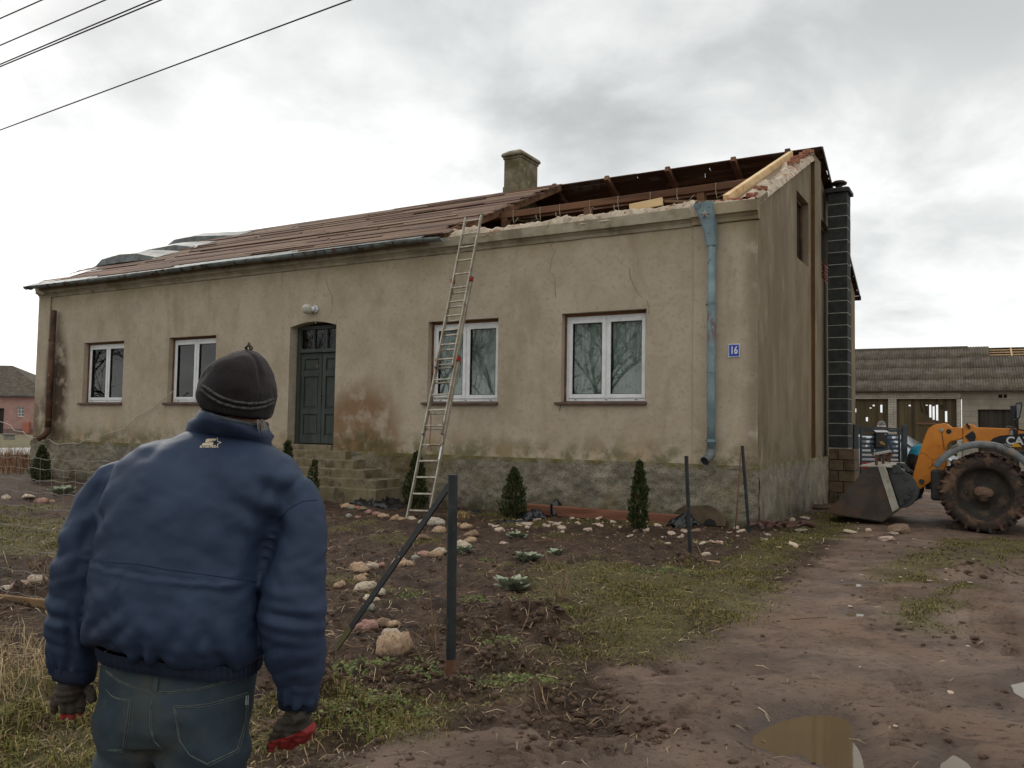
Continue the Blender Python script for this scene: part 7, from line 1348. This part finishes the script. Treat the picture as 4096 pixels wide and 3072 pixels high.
for i in range(60):
    p = (random.uniform(868, 902), random.uniform(352, 372)); a = M(p, random.uniform(-.06, .0)); m.tube([a, a+Vector((random.uniform(-.004, .008), random.uniform(-.004, .004), -random.uniform(.012, .022)))], [.0012, .0005], 3)
tag(m.build('hair', 'hair_grey', man), kind='stuff')
# jeans
m = MB(); loft(m, [rg((310, 1250), (866, 1325), .116, .012), rg((302, 1330), (858, 1392), .122, .012), rg((294, 1430), (850, 1468), .126, .01), rg((288, 1520), (842, 1545), .122, .01), rg((300, 1580), (826, 1600), .110, .012)], 48)
def leg(c0, w0, kn, an):
    m.tube([c0+Vector((0, 0, .08)), c0, (c0+kn)/2, kn, (kn+an)/2, an], [w0*.98, w0, w0*.82, .082, .076, .078], 24)
cl0 = M((392, 1560), 0); cr0 = M((672, 1580), 0); leg(cl0, .083, Vector((cl0.x+.0, MD+.02, .47)), Vector((cl0.x-.01, MD+.03, .09))); leg(cr0, .106, Vector((cr0.x+.02, MD+.0, .47)), Vector((cr0.x+.03, MD-.02, .09)))
me = remesh(m, .0085, 6, 'jeans'); V = meshV(me); Nn = meshN(me); x, y, z = V.T
V += Nn*(.005*fbm(x*8, y*8, z*14, 3, 95) + .006*np.sin(z*55+x*30)*np.exp(-((z-M((0, 1600)).z)/.06)**2) - .007*np.exp(-(((x-M((495, 0)).x)/.014)**2))*sstep(z, M((0, 1440)).z, M((0, 1560)).z)*(y < MD))[:, None]; setV(me, V); jeans = link('jeans', me, 'denim', man, True)
BJ = BVHTree.FromPolygons([Vector(v) for v in V], [tuple(p.vertices) for p in me.polygons])
for k, pl in enumerate(([(552, 225), (640, 292), (760, 345), (868, 372), (1000, 368), (1200, 343), (1400, 288), (1588, 228)], [(905, 240), (880, 370), (852, 480), (848, 600), (872, 700), (915, 742)], [(1010, 466), (1120, 468), (1260, 450), (1420, 405), (1515, 375), (1500, 560), (1442, 765), (1240, 862), (1120, 800), (1048, 700), (1030, 580), (1010, 466)], [(548, 352), (590, 398), (640, 418), (712, 424), (690, 600), (662, 768), (560, 765)])):
    for d_ in (0, 12): seam(BJ, s6, [(p[0]+(d_ if k else 0), p[1]+d_) for p in pl], .0011 if d_ else .0017, 'stitching', 'stitch', jeans, 10, .0006)
m = MB(); q = [proj(BJ, s6(*p), .002) for p in ((1502, 395), (1524, 395), (1520, 460), (1498, 460))]
if all(v is not None for v in q): m.add(q, [(0, 1, 2, 3)]); m.build('brand_tag', 'tag_white', jeans)
m = MB(); a, b = proj(BJ, s6(900, 238), .004), proj(BJ, s6(882, 368), .004); m.beam(a, b, .011, .004, up=(0, -1, 0)); m.build('belt_loop', 'denim', jeans)
for an in (Vector((cl0.x-.01, MD+.03, 0)), Vector((cr0.x+.03, MD-.02, 0))):
    m = MB(); loft(m, [(an+Vector((0, .06, .0)), Vector((.05, 0, 0)), Vector((0, .15, 0))), (an+Vector((0, .06, .045)), Vector((.052, 0, 0)), Vector((0, .15, 0))), (an+Vector((0, .03, .09)), Vector((.048, 0, 0)), Vector((0, .10, 0))), (an+Vector((0, 0, .16)), Vector((.05, 0, 0)), Vector((0, .055, 0)))], 24); m.build('boot', 'boot', man, smooth=True)
# gloves: separate fingers grown from the palm
def W6(p, dy=0.0): return Vector(atdepth(s6(*p), MD+dy))
K6 = .5877/4*MD/F
def glove(name, palm, fingers, lab=None):
    m = MB(); 
    for rows in palm: m.tube([W6((a, b), dy) for a, b, r, dy in rows], [r*K6 for a, b, r, dy in rows], 18, sq=.62)
    for rows in fingers: m.tube([W6((a, b), dy) for a, b, r, dy in rows], [r*K6*(.9 if i == len(rows)-1 else 1) for i, (a, b, r, dy) in enumerate(rows)], 12)
    me = remesh(m, .0028, 2, name); V = meshV(me); Nn = meshN(me); V += Nn*(.0016*fbm(V[:, 0]*40, V[:, 1]*40, V[:, 2]*40, 3, 99)+.0012*np.sin(V[:, 2]*380))[:, None]; setV(me, V); me.materials.append(MATS['glove_dark']); me.materials.append(MATS['glove_red']); return me
me = glove('glove', [[(330, 280, 125, .02), (325, 340, 145, .02), (305, 410, 128, .02)]], [[(208, 405, 30, .02), (198, 465, 27, .01), (202, 515, 23, .02)], [(265, 415, 30, .02), (260, 485, 27, .0), (262, 545, 23, .015)], [(322, 415, 30, .02), (320, 485, 27, .0), (318, 545, 23, .015)], [(382, 405, 30, .02), (384, 470, 27, .005), (380, 525, 23, .015)], [(430, 340, 38, .01), (452, 400, 36, .0), (462, 448, 30, .0)]])
cz = [W6((0, 520)).z, W6((430, 0)).x, W6((225, 0)).x]
for p in me.polygons:
    if p.center.z < cz[0] and cz[2] < p.center.x < cz[1]: p.material_index = 1
gl1 = link('glove', me, None, man, True); gl1['label'] = 'dark work glove with red fingertips on the hanging left hand'
me = glove('glove', [[(1860, 480, 125, .0), (1858, 540, 135, .0), (1850, 610, 118, .0)]], [[(1790, 560, 44, -.03), (1735, 610, 42, -.035), (1700, 690, 36, -.02), (1665, 760, 30, .0)], [(1850, 600, 46, -.035), (1800, 650, 42, -.035), (1765, 700, 36, -.01), (1745, 735, 32, .02)], [(1905, 610, 46, -.03), (1865, 670, 42, -.02), (1825, 715, 36, .01), (1795, 740, 32, .03)], [(1945, 600, 42, -.015), (1915, 660, 40, .0), (1880, 700, 34, .025)], [(1890, 540, 44, -.045), (1835, 560, 38, -.06), (1845, 590, 34, -.065)]])
r0, r1 = W6((1720, 660)), W6((1980, 560))
for p in me.polygons:
    c = p.center; f = (c.x-r0.x)/(r1.x-r0.x); zl = r0.z+(r1.z-r0.z)*f
    if c.z < zl-.002 and c.x > W6((1690, 0)).x or (c.z < W6((0, 735)).z): p.material_index = 1
gl2 = link('glove', me, None, man, True); gl2['label'] = 'dark work glove with a red palm on the half closed right hand'
for l, r, th_ in (((105, 1300), (262, 1330), .045), ((945, 1412), (1102, 1432), .045)):
    m = MB(); c, a, b = rg(l, r, th_, .015); loft(m, [(c+Vector((0, 0, .018)), a*.98, b), (c, a*.93, b*.95), (c+Vector((0, 0, -.014)), a*.88, b*.92)], 32, caps=False); q = m.build('cuff', 'rib_navy', jacket, smooth=True); q.modifiers.new('s', 'SOLIDIFY').thickness = .004
# ------------------------------------------------------------------ ground cover and vegetation
def blades(name, X, Y, Hh, Wd, tone, lean=.5, parent=None, curl=.5, z0=None, seed=5):
    rng = np.random.default_rng(seed); n = len(X); Z = ground_z(X, Y) if z0 is None else z0
    a = rng.random(n)*6.283; dx, dy = np.cos(a), np.sin(a); ln = lean*rng.random(n); wx, wy = -dy, dx
    b = np.stack([X, Y, Z-.004], -1); w = np.stack([wx, wy, np.zeros(n)], -1)*Wd[:, None]*.5
    mid = b + np.stack([dx*ln*Hh*.35, dy*ln*Hh*.35, Hh*.6], -1); tip = b + np.stack([dx*ln*Hh*(1+curl), dy*ln*Hh*(1+curl), Hh*(1-ln*.45)], -1)
    V = np.stack([b-w, b+w, mid+w*.75, mid-w*.75, tip], 1).reshape(-1, 3); k = np.arange(n)*5
    Fc = np.concatenate([np.stack([k, k+1, k+2], -1), np.stack([k, k+2, k+3], -1), np.stack([k+3, k+2, k+4], -1)])
    return fastmesh(name, V, Fc, 'foliage_v', parent, col={'tone': np.repeat(tone, 5, 0)})
def tones(rng, n, pal, wts):
    idx = rng.choice(len(pal), n, p=np.array(wts)/sum(wts)); c = np.array([C(*q)[:3] for q in pal])[idx]; return c*(.75+.5*rng.random((n, 1)))
def sample(rng, n, r0, r1, a0=-.63, a1=.63): r = np.exp(rng.uniform(math.log(r0), math.log(r1), n)); t = rng.uniform(a0, a1, n); return r*np.sin(t), r*np.cos(t), r
rng = np.random.default_rng(11)
X, Y, R = sample(rng, 720000, 2.4, 17); g, dv, n1, n2, lx, ly = zones(X, Y); patch = sstep(fbm(X*2.4, Y*2.4, 0, 3, 57), -.45, .5)
clear = np.ones_like(X)
for P in PUDDLES: clear *= (sdf_poly(X, Y, P) < -.08)
for pts, w in TRACKS: clear *= (dist_line(X, Y, pts)[0] > w*.9)
inhouse = (lx < .06) & (lx > -19.3) & (ly > -.12) & (ly < 10.1)
nearL = sstep(sdf_poly(X, Y, Z_GRASS[0]), -.4, .2)
keep = (rng.random(len(X)) < np.clip(g*1.1, 0, 1)*(.30+.70*patch)*clear*.80) & ~inhouse; X, Y, R, nearL, patch = (q[keep] for q in (X, Y, R, nearL, patch))
print('grass', len(X)); n = len(X); Hh = (.010+.020*rng.random(n))*(1-nearL) + nearL*(.015+.045*rng.random(n)**1.5); Hh *= (.7+.6*patch); Wd = .0028+.0009*R
pal = [(106, 100, 54), (122, 112, 62), (88, 90, 46), (138, 120, 80), (98, 80, 56)]; tn = tones(rng, n, pal, (3, 2.5, 3, 1.6, 1.6)); t2 = tones(rng, n, [(116, 108, 58), (142, 126, 84), (96, 100, 48), (112, 92, 60)], (3, 2.4, 2.6, 1.6)); tn = np.where(nearL[:, None] > .5, t2, tn)
tag(blades('grass', X, Y, Hh, Wd, tn, .9), kind='stuff')
# long dry stalks at the lower left and strewn straw in the bed
def poly_pts(rng, poly, n):
    P = np.array(poly); lo, hi = P.min(0), P.max(0); out = np.zeros((0, 2))
    while len(out) < n: q = lo+(hi-lo)*rng.random((n*3, 2)); q = q[sdf_poly(q[:, 0], q[:, 1], poly) > 0]; out = np.vstack([out, q])
    return out[:n]
q = poly_pts(rng, [tuple(gnd(s2(*p))[:2]) for p in ((-120, 820), (310, 900), (330, 1180), (150, 1260), (-120, 1230))], 300); n = len(q)
tag(blades('dry_stalks', q[:, 0], q[:, 1], .08+.16*rng.random(n), np.full(n, .004), tones(rng, n, [(156, 134, 98), (134, 110, 78), (174, 154, 118)], (3, 2, 2)), 1.6, curl=1.0), kind='stuff')
def strew(name, X, Y, L, W, tone, seed):
    r_ = np.random.default_rng(seed); n = len(X); a = r_.random(n)*6.283; b = a+r_.normal(0, .5, n); Z0 = ground_z(X, Y)
    x1, y1 = X+np.cos(a)*L*.5, Y+np.sin(a)*L*.5; x2, y2 = x1+np.cos(b)*L*.5, y1+np.sin(b)*L*.5; z1, z2 = ground_z(x1, y1), ground_z(x2, y2); up = .006+.014*r_.random(n)
    w = np.stack([-np.sin(a), np.cos(a), np.full(n, .3)], -1)*W[:, None]*.5; A = np.stack([X, Y, Z0+.004], -1); B = np.stack([x1, y1, np.maximum(z1, (Z0+z2)/2)+up], -1); Cc = np.stack([x2, y2, z2+.004], -1)
    V = np.stack([A-w, A+w, B+w, B-w, Cc], 1).reshape(-1, 3); k = np.arange(n)*5; Fc = np.concatenate([np.stack([k, k+1, k+2], -1), np.stack([k, k+2, k+3], -1), np.stack([k+3, k+2, k+4], -1)])
    tag(fastmesh(name, V, Fc, 'foliage_v', None, col={'tone': np.repeat(tone, 5, 0)}), kind='stuff')
X, Y, R = sample(rng, 17000, 3.0, 15); g, dv, n1, n2, lx, ly = zones(X, Y); k = (rng.random(len(X)) < (1-dv)*.55+.03) & (ly < -.25); X, Y, R = X[k], Y[k], R[k]; n = len(X)
strew('straw_litter', X, Y, (.04+.10*rng.random(n)), .002+.0005*R, tones(rng, n, [(150, 128, 98), (118, 96, 72), (176, 156, 124), (84, 66, 50)], (3, 3, 1.5, 2)), 3)
# mud clods: broken soil in the bed, crumbs on the drive
ico = bmesh.new(); bmesh.ops.create_icosphere(ico, subdivisions=1, radius=1); IV = np.array([v.co for v in ico.verts]); IF = np.array([[v.index for v in f.verts] for f in ico.faces]); ico.free()
X, Y, R = sample(rng, 48000, 2.6, 14); g, dv, n1, n2, lx, ly = zones(X, Y); hp = np.zeros_like(X)
for (a, b), r, h in HEAPS: hp = np.maximum(hp, sstep(np.hypot(X-a, Y-b), r*1.4, r*.3))
band = sstep(fbm(X*1.3+3, Y*1.3, 0, 3, 15), -.1, .5)
pr = (1-dv)*(1-g*.85)*(.20+.35*band)+hp*.8+dv*.05*(.3+1.6*band); k = (rng.random(len(X)) < pr) & (ly < -.2)
for P in PUDDLES: k &= sdf_poly(X, Y, P) < -.03
X, Y, R, dv, hp = X[k], Y[k], R[k], dv[k], hp[k]; n = min(len(X), 15000); X, Y, R, dv, hp = X[:n], Y[:n], R[:n], dv[:n], hp[:n]; print('clods', n)
s_ = (.004+.017*rng.random(n)**2.5)*(1+.5*hp)*(.75+.06*R); jit = 1+.9*(rng.random((n, len(IV)))-.5); sc3 = np.stack([s_*(.8+.7*rng.random(n)), s_*(.8+.7*rng.random(n)), s_*(.5+.4*rng.random(n))], -1)
V = IV[None]*jit[..., None]*sc3[:, None]; V[..., 0] += X[:, None]; V[..., 1] += Y[:, None]; V[..., 2] += (ground_z(X, Y)-s_*.05)[:, None]
Fc = (IF[None]+(np.arange(n)*len(IV))[:, None, None]).reshape(-1, 3); mat('clod', C(66, 51, 40), C(92, 73, 58), 30, rough=.95, bump=.5, bscale=90, coord='World'); tag(fastmesh('mud_clods', V.reshape(-1, 3), Fc, 'clod'), kind='stuff')
# bright little weeds
def weeds(p, r, n, lab, seed):
    rg_ = np.random.default_rng(seed); c = gput(p); a = rg_.random(n)*6.283; d_ = r*np.sqrt(rg_.random(n))*(.8+.2*np.sin(a*3+seed)); X, Y = c[0]+d_*np.cos(a)*1.5, c[1]+d_*np.sin(a); Z = ground_z(X, Y)+.008+.045*rg_.random(n)*(1-d_/r*.6)
    nrm = np.stack([rg_.normal(0, .5, n), rg_.normal(0, .5, n)-.3, np.ones(n)], -1); nrm /= np.linalg.norm(nrm, axis=1, keepdims=True); u = np.cross(nrm, rg_.normal(0, 1, (n, 3))); u /= np.linalg.norm(u, axis=1, keepdims=True); v = np.cross(nrm, u); s_ = (.006+.009*rg_.random(n))[:, None]; P = np.stack([X, Y, Z], -1)
    V = np.stack([P-u*s_, P-u*s_*.2+v*s_*.6, P+u*s_, P-u*s_*.2-v*s_*.6], 1).reshape(-1, 3); k = np.arange(n)*4
    o = fastmesh('weed_patch', V, np.stack([k, k+1, k+2, k+3], -1), 'foliage_v', None, col={'tone': np.repeat(tones(rg_, n, [(90, 100, 54), (108, 116, 68), (76, 84, 46), (118, 108, 68)], (3, 2, 2, 1)), 4, 0)}); tag(o, lab, 'weeds', kind='stuff')
for p, r, n, lab in ((c7(320, 1100), .22, 520, 'green weed patch between the man and the near boulder'), (c7(330, 1190), .16, 300, 'small green weeds just below the larger patch by the man'), (c7(480, 1360), .17, 420, 'low green weed patch before the braced post'), (c7(230, 1440), .22, 380, 'green weeds by the man right hand'), (c7(720, 1195), .16, 320, 'green weeds at the foot of the braced post'), (c7(1240, 1205), .2, 420, 'weed patch at the edge of the muddy hollow'), (c7(2060, 545), .28, 520, 'bright green weed patch near the slim post in the bed'), (c7(1130, 950), .14, 200, 'little weed patch behind the muddy hollow'), (c7(640, 670), .12, 160, 'tiny green weeds inside the border near the brace'), (c7(990, 705), .12, 160, 'tiny green weeds right of the braced post'), (c7(1050, 490), .1, 120, 'tiny green weeds beside the felty plant right of the post'), (c7(1380, 765), .22, 380, 'green weeds below the bare upright stems')): weeds(p, r, n, lab, int(p[0]*7+p[1]))
# reddish dry weeds beyond the fence at the left, straw tuft by the wall
q = poly_pts(rng, [(-24, 27), (-14.2, 22.2), (-13.2, 22.8), (-13.6, 25), (-16.5, 30), (-24, 33)], 5200); n = len(q)
tag(blades('dry_weeds', q[:, 0], q[:, 1], .25+.5*rng.random(n)**1.5, np.full(n, .016), tones(rng, n, [(134, 98, 72), (112, 78, 60), (158, 128, 98), (90, 66, 50)], (3, 3, 1.5, 1.5)), .7), kind='stuff')
c = gput(c6(1380, 1060)); n = 220; a = rng.random(n)*6.28; d_ = .13*np.sqrt(rng.random(n)); o = blades('straw_tuft', c[0]+d_*np.cos(a), c[1]+d_*np.sin(a), .08+.10*rng.random(n), np.full(n, .007), tones(rng, n, [(168, 140, 98), (140, 112, 78), (190, 166, 124)], (3, 2, 1)), 1.3); tag(o, 'dry straw tuft right of the ladder foot', 'straw')
# bare trees standing left of the camera, seen mirrored in the windows
mat('tree_bark', C(78, 70, 60), C(104, 94, 82), 5, rough=.95, bump=.5, bscale=14, stretch=(1, 1, .25))
def bare_tree(x, y, h, seed, lab):
    rd = random.Random(seed); o = empty('bare_tree', (x, y, -.05)); tag(o, lab, 'tree', 'bare trees across the road'); tr, tw = MB(), MB()
    def grow(p, d, L, r, lv, mb):
        n = 4; pts = [p]; q = Vector(p); dd = Vector(d)
        for i in range(n): dd = (dd+Vector((rd.gauss(0, .13), rd.gauss(0, .13), rd.gauss(.03, .06)))).normalized(); q = q+dd*L/n; pts.append(q.copy())
        mb.tube(pts, [r*(1-.13*i) for i in range(n+1)], 7 if lv < 2 else 4 if lv < 4 else 3, caps=False)
        if lv >= 5 or r < .004: return
        for k in range(rd.choice((2, 3, 3) if lv else (4, 5))):
            t = rd.uniform(.45, 1.0); i = min(int(t*n), n-1); b = pts[i].lerp(pts[i+1], t*n-i); ax = Vector((rd.gauss(0, 1), rd.gauss(0, 1), rd.gauss(.25, .5))).normalized(); nd = (dd*.75+ax*.75).normalized(); grow(b, nd, L*rd.uniform(.62, .82), r*.55*rd.uniform(.8, 1.1), lv+1, tw)
        grow(pts[-1], dd, L*.75, r*.50, lv+1, tw)
    grow(Vector((0, 0, 0)), Vector((rd.gauss(0, .05), rd.gauss(0, .05), 1)), h*.34, h*.012, 0, tr); tr.build('trunk', 'tree_bark', o, smooth=True, fix=False); tw.build('crown', 'tree_bark', o, smooth=True, fix=False)
for k, (x, y, h) in enumerate(((-19.0, -.5, 11), (-27, -6, 12), (-26, 5.0, 11), (-36, 10.5, 12), (-44, 17, 12), (-34, -3.0, 13), (-31, 15.2, 11), (-37, 20.5, 11))): bare_tree(x, y, h, 40+k, ['bare tree mirrored in the window next to the downpipe', 'bare tree mirrored behind the ladder window', 'bare tree mirrored in the second window', 'bare tree mirrored in the leftmost window', 'farthest bare tree mirrored at the left windows', 'tall bare tree behind the mirrored ones', 'bare tree with a low crown mirrored beside the door', 'slender bare tree mirrored at the far left window edge'][k])
